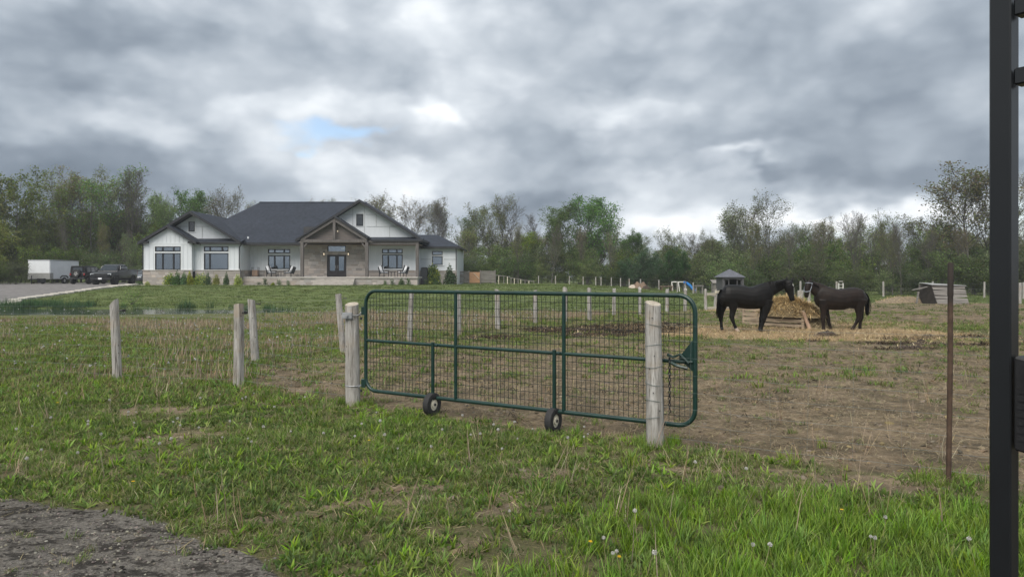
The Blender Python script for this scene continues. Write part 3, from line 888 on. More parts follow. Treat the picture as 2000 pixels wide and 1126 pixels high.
# ---- main roof --------------------------------------------------
ez, ye, yr, yb = 4.97, 69.2, 77.5, 85.8
rz = PZ(395.3, 77.5)
XL, XRl, XRr, XR = -32.5, PX(507, 77.5), -15.8, -8.75
m = MB()
m.slab([(XL, ye, ez), (XR, ye, ez), (XRr, yr, rz), (XRl, yr, rz)], .10)
m.slab([(XR, yb, ez), (XL, yb, ez), (XRl, yr, rz), (XRr, yr, rz)], .10)
m.slab([(XL, yb, ez), (XL, ye, ez), (XRl, yr, rz)], .10)
m.slab([(XR, ye, ez), (XR, yb, ez), (XRr, yr, rz)], .10)
mr = hp(m, 'roof', roof_m)
hsub(MB().box(PX(472, ye), PX(588, 68.9), ye - .05, ye + .04, ez - .25, ez - .02), 'gutter', black_m, mr)
hsub(MB().tube([(PX(492, 71), 70.0, 5.3), (PX(492, 71), 70.0, PZ(463, 70.0))], .06, 8).tube([(PX(492, 71), 70.0, PZ(466, 70)), (PX(492, 71), 70, PZ(462, 70))], .09, 8), 'vent_pipe', trim_m, mr)
hsub(MB().tube([(XRl, yr, rz + .02), (XRr, yr, rz + .02)], .07, 5), 'ridge_cap', roof_m, mr)
hp(MB().box(XC + .1, -8.9, ye + .06, Y3, zEV - .06, zEV - .02), 'porch_ceiling', soffit_m)
# back and end walls, floor inside (dark rooms behind the glass)
hp(MB().box(XC, -5.8, 85, 85.2, GZ - .3, zEV + .2).box(XA, XC, 80.6, 80.8, GZ - .3, zEV + .2), 'wall', white_m)
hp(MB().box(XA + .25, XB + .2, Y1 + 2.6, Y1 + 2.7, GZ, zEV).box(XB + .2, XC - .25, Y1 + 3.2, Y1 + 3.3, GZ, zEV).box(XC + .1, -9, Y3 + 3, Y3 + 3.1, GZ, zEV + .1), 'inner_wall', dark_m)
# ---- porch walls -------------------------------------------------
XD, XE = PX(593, 70.8), PX(714, 70.8)
XF = PX(813, 71.1)
w3l = win_rect(523.7, 567, 498.5, 525.5, Y3); w3t = win_rect(523.7, 567, 486.3, 494.5, Y3)
w4l = win_rect(746.3, 786.5, 497, 524.5, Y3); w4t = win_rect(746.3, 786.5, 486, 494.7, Y3)
hp(wall_holes(XC, XD, zST, zEV, Y3, Y3 + .2, [hole(w3l, w3t)]), 'wall', white_m)
hp(wall_holes(XE, XF, zST, zEV, Y3, Y3 + .2, [hole(w4l, w4t)]), 'wall', white_m)
hp(MB().box(XC, XD, Y3, Y3 + .2, 1.5, zST), 'foundation', dark_m); hp(MB().box(XE, XF, Y3, Y3 + .2, 1.5, zST), 'foundation', dark_m)
panes_window(w3l[0], w3l[1], w3l[2:], w3t[2:], Y3, curtain='mid')
panes_window(w4l[0], w4l[1], w4l[2:], w4t[2:], Y3, curtain='all')
battens(XC + .2, XD, zST + .06, zEV - .1, Y3, [hole(w3l, w3t)])
battens(XE, XF, zST + .06, zEV - .1, Y3, [hole(w4l, w4t)])
o = hp(stones(XC + .12, XD, 1.6, zST, Y3), 'stone_base', stone_m); o['kind'] = 'stuff'
o = hp(stones(XE, XF, 1.6, zST, Y3), 'stone_base', stone_m); o['kind'] = 'stuff'
hp(MB().box(XC + .17, XD, Y3 - .16, Y3 + .02, zST, zST + .06), 'stone_cap', concrete_m); hp(MB().box(XE, XF, Y3 - .16, Y3 + .02, zST, zST + .06), 'stone_cap', concrete_m)
hp(MB().box(XF - .2, XF, Y3 + .2, 75, GZ - .3, zEV), 'wall', white_m)
# entry wall of stone with door and transom
Y4 = 70.8
dr = win_rect(639.2, 677, 496, 535.6, Y4); tr = win_rect(640, 676, 479, 492.3, Y4)
zP = 1.625
hp(wall_holes(XD, XE, zP - .1, 6.6, Y4 + .002, Y4 + .25, [(dr[0], dr[1], zP - .2, dr[3]), tr]), 'wall', dark_m)
o = hp(stones(XD, XE, zP, PZ(471, Y4), Y4, [(dr[0], dr[1], zP - .2, dr[3]), tr], bh=(.14, .3)), 'stone_wall', stone_m); o['kind'] = 'stuff'
d = hp(MB().box(dr[0], dr[0] + .07, Y4 - .06, Y4 + .1, zP, dr[3]).box(dr[1] - .07, dr[1], Y4 - .06, Y4 + .1, zP, dr[3]).box(dr[0] + .07, dr[1] - .07, Y4 - .06, Y4 + .1, dr[3] - .07, dr[3]), 'door_frame', frame_m)
mid = (dr[0] + dr[1]) / 2
for (a, b, hx) in ((dr[0] + .08, mid - .006, mid - .1), (mid + .006, dr[1] - .08, mid + .1)):
    ga, gb, gz0, gz1 = a + .18, b - .18, zP + .62, dr[3] - .24
    mdoor = wall_holes(a, b, zP + .02, dr[3] - .08, Y4 + .0, Y4 + .06, [(ga, gb, gz0, gz1)])
    do = hp(mdoor, 'door', door_m)
    hsub(MB().box(ga, gb, Y4 + .02, Y4 + .03, gz0, gz1), 'pane', glass_m, do)
    hsub(MB().box(ga, gb, Y4 + .05, Y4 + .055, gz0, gz1), 'blind', simple('door_blind', (.30, .35, .33), .9, .05, 3) if 'door_blind' not in MAT else MAT['door_blind'], do)
    hsub(MB().tube([(hx, Y4 - .05, zP + .85), (hx, Y4 - .05, zP + 1.15)], .018, 6), 'handle', alloy_m, do)
    hsub(MB().box(a + .15, b - .15, Y4 - .015, Y4 - .001, zP + .12, zP + .5), 'door_panel', door_m, do)
m = MB(); f = .08
m.box(tr[0], tr[1], Y4 - .06, Y4 + .05, tr[2], tr[2] + f).box(tr[0], tr[1], Y4 - .06, Y4 + .05, tr[3] - f, tr[3]).box(tr[0], tr[0] + f, Y4 - .06, Y4 + .05, tr[2] + f, tr[3] - f).box(tr[1] - f, tr[1], Y4 - .06, Y4 + .05, tr[2] + f, tr[3] - f)
w = hp(m, 'transom_window', frame_m)
hsub(MB().box(tr[0] + f, tr[1] - f, Y4 - .005, Y4 + .005, tr[2] + f, tr[3] - f), 'pane', glass_m, w)
for px, r_ in ((667, .05), (670, .05), (674, .07)): hsub(MB().box(PX(px, 71.6) - r_, PX(px, 71.6) + r_, 71.7, 71.8, PZ(485, 71.7) - .06, PZ(485, 71.7) + .05), 'ceiling_lamp', glow_m, w)
# ---- timber entry gable --------------------------------------------
Ye = 68.0
ax, az = PX(652.7, Ye), PZ(421.8, Ye)
xl, xr = PX(585.2, Ye), PX(718.4, Ye); zl = PZ(463, Ye)
se = (az - zl) / (ax - xl)
m = MB()
m.slab([(ax, Ye - .1, az), (ax, 76.5, az), (xl, 76.5, zl), (xl, Ye - .1, zl)], .14)
m.slab([(ax, Ye - .1, az + .004), (xr, Ye - .1, zl + .004), (xr, 76.5, zl + .004), (ax, 76.5, az + .004)], .14)
er = hp(m, 'entry_roof', roof_m)
f = MB()
for x in (xl, xr): f.slab([(ax, Ye - .14, az + .01), (x, Ye - .14, zl + .01), (x, Ye - .14, zl - .12), (ax, Ye - .14, az - .12)], .05, (0, 1, 0))
hsub(f, 'fascia', black_m, er)
for x in (xl, xr):                                                    # rafters, king post, tie beam
    hp(MB().slab([(ax, Ye, az - .15), (x + (.1 if x == xl else -.1), Ye, zl - .09), (x + (.1 if x == xl else -.1), Ye, zl - .42), (ax, Ye, az - .48)], .28, (0, 1, 0)), 'rafter', timber_m)
bx0, bx1, bz0, bz1 = PX(589.7, Ye), PX(716.6, Ye), PZ(473, Ye), PZ(467, Ye)
hp(MB().box(bx0, bx1, Ye + .02, Ye + .28, bz0, bz1), 'tie_beam', timber_m, bevel=.01)
hp(MB().box(ax - .13, ax + .13, Ye - .03, Ye + .25, bz1 + .002, az - .3), 'king_post', timber_m, bevel=.01)
hp(MB().prism([(ax - (az - .3 - bz0) / se, bz0 + .01), (ax + (az - .3 - bz0) / se, bz0 + .01), (ax, az - .3)], Ye + .55, Ye + .62), 'gable_boards', darkboard_m)
for k_ in range(1, 9):
    zz = bz0 + .1 + k_ * .27; hw_ = (az - .34 - zz) / se
    if hw_ > .2: hp(MB().box(ax - hw_, ax + hw_, Ye + .535, Ye + .55, zz, zz + .022), 'board_joint', soffit_m)
hp(MB().box(bx0, bx1, Ye + .3, Y4 - .12, bz0 - .04, bz0 + .005), 'porch_ceiling', soffit_m)
hp(MB().tube([(ax + .22, Ye + .42, bz1 + .75), (ax + .22, Ye + .42, bz1 + .82)], .04, 6), 'porch_lamp', glow_m)
for px in (590, 716.4):
    x = PX(px, Ye + .1)
    hp(MB().box(x - .15, x + .15, Ye + .0, Ye + .3, zP, bz0 - .002), 'porch_post', timber_m, bevel=.012)
    s_ = 1 if px < 650 else -1
    hp(MB().bar((x + s_ * .16, Ye + .15, bz0 - .45), (x + s_ * .5, Ye + .15, bz0 - .02), .12, .12), 'knee_brace', timber_m)
# ---- right gable -----------------------------------------------------
Yg = 70.2
gx, gz = PX(701.3, 69.3), PZ(388.9, 69.3)
gr = PX(824.6, 68.9); sg = (gz - PZ(466.5, 68.9)) / (gr - gx)
roof_gable(gx, gz, gx - 6.2, gr, sg, 69.3, 77.0)
zgf = PZ(464, Yg)
gable_face(gx, gz, (gz - .24 - zgf) / sg, zgf, Yg, sg)
w5 = win_rect(696, 709.7, 417.7, 441, Yg); small_window(w5, Yg)
for p, q in (((672, 418.6), (688, 418.6)), ((715, 418.6), (735, 418.6)), ((716, 442), (772, 442)), ((690, 442), (711.5, 442)), ((689, 405), (689, 441)),
             ((712, 404), (712, 464)), ((761, 442.5), (761, 464)), ((688, 442), (688, 464)), ((735, 419), (735, 441)), ((762, 442), (776, 442))):
    strip(p, q, Yg, w=.05)
pent(PX(719, 68.9), gr + .05, 68.95, 70.3, PZ(467.6, 68.95), PZ(463.6, 70.3))
hp(MB().box(PX(719.5, 69.1), PX(816, 69.1), 69.05, 69.3, PZ(477.5, 69.1), PZ(471.5, 69.1)), 'porch_beam', timber_m)
x = PX(815, 69.15)
hp(MB().box(x - .14, x + .14, 69.02, 69.32, zP, PZ(471.8, 69.1)), 'porch_post', timber_m, bevel=.012)
# ---- porch floor and steps -------------------------------------------
xs0, xs1 = XC + .12, PX(819, 68.9)
xe0, xe1 = PX(584, 67.7), PX(726, 67.7)
hp(MB().box(xs0, xe0, 68.9, Y3, zP - .12, zP).box(xe0, xs1, 67.75, Y3 - .002, zP - .12, zP + .003), 'porch_floor', concrete_m, bevel=.015)
o = hp(stones(xs0, xe0, GZ - .1, zP - .12, 69.05), 'porch_plinth', stone_m); o['kind'] = 'stuff'
o = hp(stones(xe0 + .05, xs1 - .05, GZ - .1, zP - .123, 67.95), 'porch_plinth', stone_m); o['kind'] = 'stuff'
hp(MB().box(xs0, xe0, 69.04, 69.4, GZ - .2, zP - .13).box(xe0 + .06, xs1 - .06, 67.94, 68.9, GZ - .2, zP - .13), 'porch_core', concrete_m)
sx0, sx1 = PX(616, 67.4), PX(692, 67.4)
for k in range(4):
    hp(MB().box(sx0 - k * .03, sx1 + k * .03, 67.82 - .36 * (k + 1), 67.82 - .36 * k - .002, GZ - .1, zP - .165 * (k + 1)), 'step', step_m, bevel=.012)
# ---- right wing ----------------------------------------------------------
Yw = 74.0
XG, XH = PX(815, Yw), PX(892.5, Yw)
w6l = win_rect(844, 864.6, 499.8, 517.2, Yw); w6t = win_rect(844, 864.6, 490.3, 498, Yw)
zew = PZ(485, Yw)
hp(wall_holes(XG, XH, zST, zew + .1, Yw, Yw + .2, [hole(w6l, w6t)]), 'wall', white_m)
hp(MB().box(XG, XH, Yw + .01, Yw + .2, GZ - .3, zST).box(XH - .2, XH, Yw + .2, 84, GZ - .3, zew + .1), 'wall', white_m)
panes_window(w6l[0], w6l[1], w6l[2:], w6t[2:], Yw, fr=(0, 1))
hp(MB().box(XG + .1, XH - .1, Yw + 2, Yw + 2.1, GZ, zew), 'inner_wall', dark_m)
o = hp(stones(XG, XH, GZ - .1, zST, Yw), 'stone_base', stone_m); o['kind'] = 'stuff'
hp(MB().box(XG, XH, Yw - .15, Yw + .02, zST, zST + .06), 'stone_cap', concrete_m)
strip((822, 506), (842, 506), Yw); strip((867, 506), (892, 506), Yw); strip((819, 487), (819, 525), Yw)
hp(MB().tube([(XH - .08, Yw - .08, zew), (XH - .08, Yw - .08, 1.0)], .045, 8), 'downspout', black_m)
zwr = PZ(457.8, 78); yw0, yw1, xw1 = 73.5, 83.5, PX(899.5, 73.5)
m = MB(); xwr = PX(855, 78.5); e0 = zew + .2
m.slab([(XG - 3, yw0, e0), (xw1, yw0, e0), (xwr, 78.5, zwr), (XG - 3, 78.5, zwr)], .10)
m.slab([(xw1, yw0, e0), (xw1, yw1, e0), (xwr, 78.5, zwr)], .10)
m.slab([(xw1, yw1, e0), (XG - 3, yw1, e0), (XG - 3, 78.5, zwr), (xwr, 78.5, zwr)], .10)
wr = hp(m, 'roof', roof_m)
hsub(MB().box(XG + .4, xw1 + .02, yw0 - .05, yw0 + .03, e0 - .24, e0 - .02).box(xw1 - .03, xw1 + .04, yw0 + .03, yw1, e0 - .24, e0 - .02), 'gutter', black_m, wr)
hsub(MB().box(XG - .5, xw1 - .05, yw0 + .04, Yw, e0 - .2, e0 - .16), 'soffit', black_m, wr)
# wall lanterns by the door
for px in (634, 681.5):
    x = PX(px, Y4)
    z = PZ(496, Y4)
    l = hp(MB().box(x - .05, x + .05, Y4 - .16, Y4 - .11, z - .1, z + .15).box(x - .09, x + .09, Y4 - .34, Y4 - .16, z + .18, z + .22).box(x - .09, x + .09, Y4 - .34, Y4 - .16, z - .16, z - .13)
           .box(x - .015, x + .015, Y4 - .26, Y4 - .24, z + .22, z + .32), 'wall_lantern', black_m)
    hsub(MB().tube([(x, Y4 - .25, z - .11), (x, Y4 - .25, z + .1)], .035, 8), 'bulb', glow_m, l)

# ------------------------------------------------------------------ furniture and things at the house
def porch_chair(loc, rot, label):
    t = thing('porch_chair', label, 'chair', loc, rot, 'chairs on the porch')
    W, D = .62, .62
    m = MB(); m.box(-W / 2, W / 2, -D / 2, D / 2, .34, .40); m.build('seat', chairdark_m, t, world=False)
    for sx in (-1, 1):
        for sy in (-1, 1):
            MB().bar((sx * W / 2, sy * D / 2, 0), (sx * W / 2, sy * D / 2, .62 if sy < 0 else .45), .05, .05).build('leg', chairdark_m, t, world=False)
        MB().box(sx * W / 2 - .05, sx * W / 2 + .05, -D / 2 - .05, D / 2, .60, .64).build('armrest', chairdark_m, t, world=False)
    MB().bar((0, D / 2 - .02, .36), (0, D / 2 + .22, 1.05), W, .05, up=(1, 0, 0)).build('back_frame', chairdark_m, t, world=False)
    MB().bar((0, D / 2 - .12, .46), (0, D / 2 + .13, 1.08), .16, W * .86, up=(1, 0, 0)).build('back_cushion', cushion_m, t, world=False, bevel=.05, segs=2)
    MB().box(-W * .43, W * .43, -D / 2, D / 2 - .1, .40, .50).build('seat_cushion', cushion_m, t, world=False, bevel=.04, segs=2)
    return t
cyy = 69.9
porch_chair((PX(530, cyy), cyy, zP), R(62), 'dark porch chair with white cushion, leftmost on the left porch')
porch_chair((PX(562, cyy), cyy, zP), R(-62), 'dark porch chair with white cushion beside the left timber entry post')
cyy = 69.4
porch_chair((PX(750, cyy), cyy, zP + .003), R(55), 'dark porch chair with white cushion, left of the pair right of the door')
porch_chair((PX(785, cyy), cyy, zP + .003), R(-55), 'dark porch chair with white cushion nearest the right porch post')
def porch_table(loc, label):
    t = thing('porch_table', label, 'table', loc, 0, 'small tables on the porch')
    MB().tube([(0, 0, .46), (0, 0, .50)], .32, 14).build('tabletop', chairdark_m, t, world=False)
    for k in range(4):
        a = k * math.pi / 2 + .78
        MB().bar((.26 * math.cos(a), .26 * math.sin(a), 0), (.22 * math.cos(a), .22 * math.sin(a), .46), .035, .035).build('leg', chairdark_m, t, world=False)
porch_table((PX(546, 69.8), 69.8, zP), 'small round dark table between the chairs on the left porch')
porch_table((PX(767.5, 69.3), 69.3, zP + .003), 'small round dark table between the chairs right of the door')
def crate(loc):
    t = thing('log_rack', 'black metal log rack with split firewood beside the left porch wall', 'log rack', loc)
    m = MB()
    for sx in (-.3, .3):
        for sy in (-.17, .17): m.bar((sx, sy, 0), (sx, sy, .95), .03, .03)
        m.bar((sx, -.17, .93), (sx, .17, .93), .03, .03)
    m.bar((-.3, -.17, .08), (.3, -.17, .08), .03, .03).bar((-.3, .17, .08), (.3, .17, .08), .03, .03)
    m.build('rack_frame', black_m, t, world=False)
    rg = random.Random(5)
    for i in range(5):
        for j in range(5):
            MB().tube([(-.22 + .11 * i + rg.uniform(-.01, .01), -.2, .15 + .12 * j), (-.22 + .11 * i, .2, .15 + .12 * j)], rg.uniform(.045, .058), 6).build('log', log_m, t, world=False)
crate((PX(499, 70.3), 70.3, zP))
def ac_unit():
    Y = 71.8; x0, x1 = PX(822, Y), PX(834.5, Y); z0 = H((x0 + x1) / 2, Y) - .02; z1 = PZ(522.5, Y)
    t = thing('air_conditioner', 'dark boxy air conditioner unit beside the right porch end', 'air conditioner', ((x0 + x1) / 2, Y, z0))
    MB().box(x0, x1, Y, Y + .7, z0, z1).build('cabinet', grill_m, t, bevel=.03)
    for k in range(14):
        z = z0 + .12 + k * (z1 - z0 - .2) / 14
        MB().box(x0 + .04, x1 - .04, Y - .02, Y, z, z + .03).build('louvre', black_m, t)
    MB().tube([((x0 + x1) / 2, Y + .35, z1), ((x0 + x1) / 2, Y + .35, z1 + .04)], .26, 14).build('fan_cover', black_m, t)
ac_unit()
# ------------------------------------------------------------------ vehicles (built facing local +x, wheels on z=0)
def wheel(t, x, y, r, w, rimmat, spokes=5, name='wheel'):
    s = 1 if y > 0 else -1
    m = MB()
    prof = [(.55, -.5), (.92, -.5), (1, -.36), (1, .36), (.92, .5), (.55, .5)]
    rings = []
    for k in range(20):
        a = 2 * math.pi * k / 20
        rings.append([(x + math.cos(a) * r * p, y + q * w, r + math.sin(a) * r * p) for p, q in prof])
    n = len(prof); vs = [v for rg in rings for v in rg]
    fs = [(i * n + j, i * n + (j + 1) % n, ((i + 1) % 20) * n + (j + 1) % n, ((i + 1) % 20) * n + j) for i in range(20) for j in range(n)]
    tw = m.add(vs, fs).build(name, rubber_m, t, world=False, smooth=True)
    rm = MB().tube([(x, y + s * w * .1, r), (x, y + s * w * .3, r)], r * .6, 20)
    for k in range(spokes):
        a = 2 * math.pi * k / spokes + .3
        rm.bar((x, y + s * w * .38, r), (x + math.cos(a) * r * .56, y + s * w * .38, r + math.sin(a) * r * .56), r * .2, w * .12, up=(0, 1, 0))
    rm.tube([(x, y + s * w * .3, r), (x, y + s * w * .48, r)], r * .16, 10)
    rm.build('rim', rimmat, tw, world=False)
    return tw
def body_loft(secs, n_side=None):
    """secs: list of (x, [(y,z)...right half from bottom to top]) mirrored"""
    m = MB(); rings = []
    for x, prof in secs:
        full = [(x, -y, z) for y, z in prof] + [(x, y, z) for y, z in reversed(prof)]
        rings.append(full)
    return m.rings(rings, True)
def pickup(loc, rot, label):
    t = thing('pickup_truck', label, 'pickup truck', loc, rot)
    def prof(w, zb, zs, zt): return [(w * .86, zb), (w, zb + .18), (w, zs), (w * .97, zt)]
    L = 2.9
    secs = [(-L, prof(.96, .55, 1.0, 1.38)), (-L + .1, prof(1.0, .5, 1.0, 1.42)), (-.75, prof(1.01, .45, 1.0, 1.42)), (.2, prof(1.01, .45, 1.0, 1.34)),
            (1.25, prof(1.01, .45, 1.0, 1.28)), (1.35, prof(1.0, .45, 1.0, 1.27)), (2.4, prof(.98, .42, .95, 1.16)), (2.75, prof(.95, .42, .9, 1.10)), (L, prof(.88, .5, .85, 1.0))]
    body_loft(secs).build('body', carpaint_m, t, world=False, bevel=.03, smooth=True)
    # bed opening
    MB().box(-2.78, -.85, -.82, .82, 1.30, 1.432).build('bed_liner', black_m, t, world=False)
    for s in (-1, 1): MB().box(-2.85, -.8, s * .95 - .06, s * .95 + .06, 1.40, 1.48).build('bed_rail', carpaint_m, t, world=False, bevel=.02)
    MB().box(-2.92, -2.82, -.95, .95, .75, 1.46).build('tailgate', carpaint_m, t, world=False, bevel=.02)
    cab = [(-.85, [(.92, 1.36), (.80, 1.66), (.70, 1.90)]), (-.55, [(.94, 1.36), (.84, 1.70), (.74, 1.95)]), (.35, [(.94, 1.33), (.84, 1.70), (.73, 1.95)]), (.62, [(.94, 1.32), (.84, 1.62), (.70, 1.86)]), (1.42, [(.90, 1.24), (.89, 1.27), (.86, 1.29)])]
    body_loft(cab).build('cab', carpaint_m, t, world=False, bevel=.03, smooth=True)
    MB().slab([(1.36, -.76, 1.335), (1.36, .76, 1.335), (.70, .65, 1.84), (.70, -.65, 1.84)], .03, (.5, 0, .7)).build('windscreen', carglass_m, t, world=False)
    for s in (-1, 1):
        for (a, b) in ((-.15, .62), (-.76, -.24)):
            MB().slab([(a, s * .915, 1.42), (b + (.28 if b > .5 else 0), s * .915, 1.42), (b, s * .80, 1.80), (a, s * .80, 1.80)], .03, (0, s, .2)).build('side_window', carglass_m, t, world=False)
        MB().box(.72, .92, s * 1.14 - .11, s * 1.14 + .11, 1.32, 1.58).build('wing_mirror', black_m, t, world=False, bevel=.04, segs=2)
        MB().box(2.62, 2.88, s * .76 - .16, s * .76 + .16, .90, 1.04).build('headlight', lamp_m, t, world=False, bevel=.03)
        MB().box(-2.93, -2.86, s * .9 - .07, s * .9 + .07, .95, 1.30).build('tail_light', taillamp_m, t, world=False)
        for xx in (.05, -.5): MB().box(xx - .1, xx + .1, s * 1.02 - .015, s * 1.02 + .015, 1.18, 1.21).build('door_handle', black_m, t, world=False)
        MB().box(-.7, 1.2, s * .98 - .08, s * .98 + .08, .38, .45).build('running_board', black_m, t, world=False)
        for xx in (1.85, -1.85):
            pts = [(xx + .52 * math.cos(a), s * 1.0, .42 + .52 * math.sin(a)) for a in np.linspace(0, math.pi, 9)]
            MB().tube(pts, .055, 6).build('wheel_arch', black_m, t, world=False)
            MB().tube([(xx, s * .72, .42), (xx, s * 1.008, .42)], .47, 18).build('wheel_well', rubber_m, t, world=False)
            wheel(t, xx, s * .88, .41, .28, black_m)
    g = MB().box(2.84, 2.93, -.58, .58, .72, 1.05).build('grille', black_m, t, world=False, bevel=.03)
    for k in range(4): MB().box(2.925, 2.94, -.52, .52, .76 + k * .07, .785 + k * .07).build('grille_bar', plastic_m, g, world=False)
    MB().box(2.80, 2.98, -.92, .92, .45, .68).build('bumper', black_m, t, world=False, bevel=.05, segs=2)
    MB().box(2.98, 2.995, -.16, .16, .50, .65).build('number_plate', plate_m, t, world=False)
    return t
dz = H(-38.2, 68) + .05
pickup((-38.55, 69.0, dz), R(-90 + 6), 'black pickup truck parked facing the field beside the house')
def offroader(loc, rot, label):
    t = thing('off_road_car', label, 'car', loc, rot)
    def prof(w, zb, zt): return [(w * .9, zb), (w, zb + .12), (w, zt)]
    body_loft([(-1.75, prof(.76, .55, 1.12)), (-1.7, prof(.78, .52, 1.14)), (.55, prof(.78, .5, 1.14)), (1.75, prof(.66, .55, 1.08)), (1.95, prof(.6, .6, .98))]).build('body', carsuv_m, t, world=False, bevel=.03, smooth=True)
    body_loft([(-1.72, [(.76, 1.13), (.72, 1.60), (.66, 1.80)]), (-1.2, [(.76, 1.13), (.72, 1.62), (.66, 1.82)]), (.3, [(.76, 1.13), (.71, 1.6), (.65, 1.80)]), (.62, [(.74, 1.13), (.73, 1.16), (.70, 1.18)])]).build('hard_top', carsuv_m, t, world=False, bevel=.03, smooth=True)
    MB().slab([(-1.735, -.5, 1.22), (-1.735, .5, 1.22), (-1.715, .46, 1.66), (-1.715, -.46, 1.66)], .03, (-1, 0, 0)).build('rear_window', carglass_m, t, world=False)
    for s in (-1, 1):
        for (a, b) in ((-1.55, -.85), (-.75, -.15), (-.05, .42)):
            MB().slab([(a, s * .755, 1.22), (b, s * .755, 1.22), (b - .02, s * .72, 1.66), (a + .02, s * .72, 1.66)], .025, (0, s, .1)).build('side_window', carglass_m, t, world=False)
        MB().box(-1.83, -1.74, s * .68 - .06, s * .68 + .06, .88, 1.08).build('tail_light', taillamp_m, t, world=False)
        MB().box(.35, .5, s * .92 - .09, s * .92 + .09, 1.15, 1.36).build('wing_mirror', black_m, t, world=False, bevel=.03)
        for xx in (-1.2, 1.35):
            MB().box(xx - .5, xx + .5, s * .82 - .1, s * .82 + .1, .78, .90).build('fender_flare', plastic_m, t, world=False, bevel=.04)
            wheel(t, xx, s * .78, .39, .26, black_m)
    MB().box(-1.92, -1.75, -.75, .75, .48, .66).build('rear_bumper', black_m, t, world=False, bevel=.03)
    # spare wheel on the tailgate
    n = 24; prof2 = [(.55, .02), (.92, .02), (1, .08), (1, .2), (.92, .26), (.55, .26)]
    cz, cy, rr = 1.06, .06, .40
    vs = [(-1.76 - q, cy + math.cos(2 * math.pi * k / n) * rr * p, cz + math.sin(2 * math.pi * k / n) * rr * p) for k in range(n) for p, q in prof2]
    fs = [(i * 6 + j, i * 6 + (j + 1) % 6, ((i + 1) % n) * 6 + (j + 1) % 6, ((i + 1) % n) * 6 + j) for i in range(n) for j in range(6)]
    sp = MB().add(vs, fs).build('spare_wheel', rubber_m, t, world=False, smooth=True)
    rm = MB().tube([(-1.80, cy, cz), (-1.95, cy, cz)], rr * .66, 24)
    rm.build('rim', alloy_m, sp, world=False)
    hole_m = MB()
    for k in range(5):
        a = 2 * math.pi * k / 5 + .3
        hole_m.tube([(-1.945, cy + math.cos(a) * rr * .38, cz + math.sin(a) * rr * .38), (-1.956, cy + math.cos(a) * rr * .38, cz + math.sin(a) * rr * .38)], rr * .12, 8)
    hole_m.build('rim_holes', black_m, sp, world=False)
    MB().tube([(-1.95, cy, cz), (-1.97, cy, cz)], rr * .14, 10).build('hub_cap', black_m, sp, world=False)
    return t
offroader((-43.0, 72.2, H(-43, 72) + .05), R(90), 'black boxy off-road car seen from behind with spare wheel on its tailgate')
def trailer(loc, rot, label):
    t = thing('cargo_trailer', label, 'trailer', loc, rot)
    Wd, L, z0, z1 = 1.12, 4.8, .48, 2.38
    MB().box(-L, 0, -Wd, Wd, z0, z1).build('body', trailer_m, t, world=False, bevel=.05, segs=2)
    MB().box(-L - .02, .02, -Wd - .02, Wd + .02, z1 - .03, z1 + .05).build('roof_rail', steel_m, t, world=False, bevel=.02)
    MB().box(.002, .018, -Wd - .005, Wd + .005, z0, z0 + .62).build('stone_guard', alu_m, t, world=False)
    for s in (-1, 1):
        MB().box(-.5, .0, s * (Wd + .006) - .008, s * (Wd + .006) + .008, z0, z0 + .62).build('stone_guard', alu_m, t, world=False)
        MB().tube([(-2.9, s * (Wd + .03), .62), (-2.6, s * (Wd + .03), .82), (-1.9, s * (Wd + .03), .82), (-1.6, s * (Wd + .03), .62)], .06, 6).build('fender', black_m, t, world=False)
        wheel(t, -2.25, s * (Wd - .02), .33, .2, alloy_m)
        for k in range(6): MB().box(-4.4 + k * .75, -4.385 + k * .75, s * (Wd + .004) - .004, s * (Wd + .004) + .004, z0 + .7, z1 - .1).build('panel_seam', trim_m, t, world=False)
    MB().bar((0, -.6, .45), (1.3, 0, .45), .08, .1).bar((0, .6, .45), (1.3, 0, .45), .08, .1).build('tongue', black_m, t, world=False)
    MB().tube([(1.1, 0, .0), (1.1, 0, .85)], .04, 8).tube([(1.1, 0, .85), (1.1, .22, .85)], .02, 6).build('jack', black_m, t, world=False)
    MB().box(.05, .45, .1, .75, .1, .55).build('tool_box', black_m, t, world=False, bevel=.02)
    return t
trailer((-47.6, 71.6, H(-47.6, 72) + .05), R(-90), 'white enclosed cargo trailer with metal stone guard at the edge of the drive')
def sedan(loc, rot, label):
    t = thing('parked_car', label, 'car', loc, rot)
    def prof(w, zb, zt): return [(w * .9, zb), (w, zb + .15), (w, zt - .12), (w * .94, zt)]
    body_loft([(-2.2, prof(.78, .45, .95)), (-2.0, prof(.88, .3, 1.02)), (0, prof(.9, .28, 1.0)), (1.3, prof(.9, .28, .98)), (2.1, prof(.82, .32, .8)), (2.25, prof(.7, .4, .7))]).build('body', simple('car_paint_grey', (.09, .1, .115), .25, .05, 2, coat=1), t, world=False, bevel=.04, smooth=True)
    body_loft([(-1.7, [(.8, .98), (.78, 1.02)]), (-1.0, [(.82, .98), (.66, 1.45)]), (.1, [(.82, .98), (.66, 1.47)]), (1.1, [(.82, .96), (.78, 1.0)])]).build('cabin', carglass_m, t, world=False, bevel=.03, smooth=True)
    MB().box(-1.0, .1, -.64, .64, 1.45, 1.50).build('roof', MAT['car_paint_grey'], t, world=False, bevel=.02)
    for s in (-1, 1):
        MB().box(2.02, 2.2, s * .64 - .15, s * .64 + .15, .62, .76).build('headlight', lamp_m, t, world=False, bevel=.03)
        MB().box(.75, .9, s * .98 - .07, s * .98 + .07, .98, 1.12).build('wing_mirror', black_m, t, world=False, bevel=.03)
        for xx in (1.35, -1.35): wheel(t, xx, s * .82, .32, .2, alloy_m)
    MB().box(2.18, 2.27, -.4, .4, .42, .62).build('grille', black_m, t, world=False)
    return t
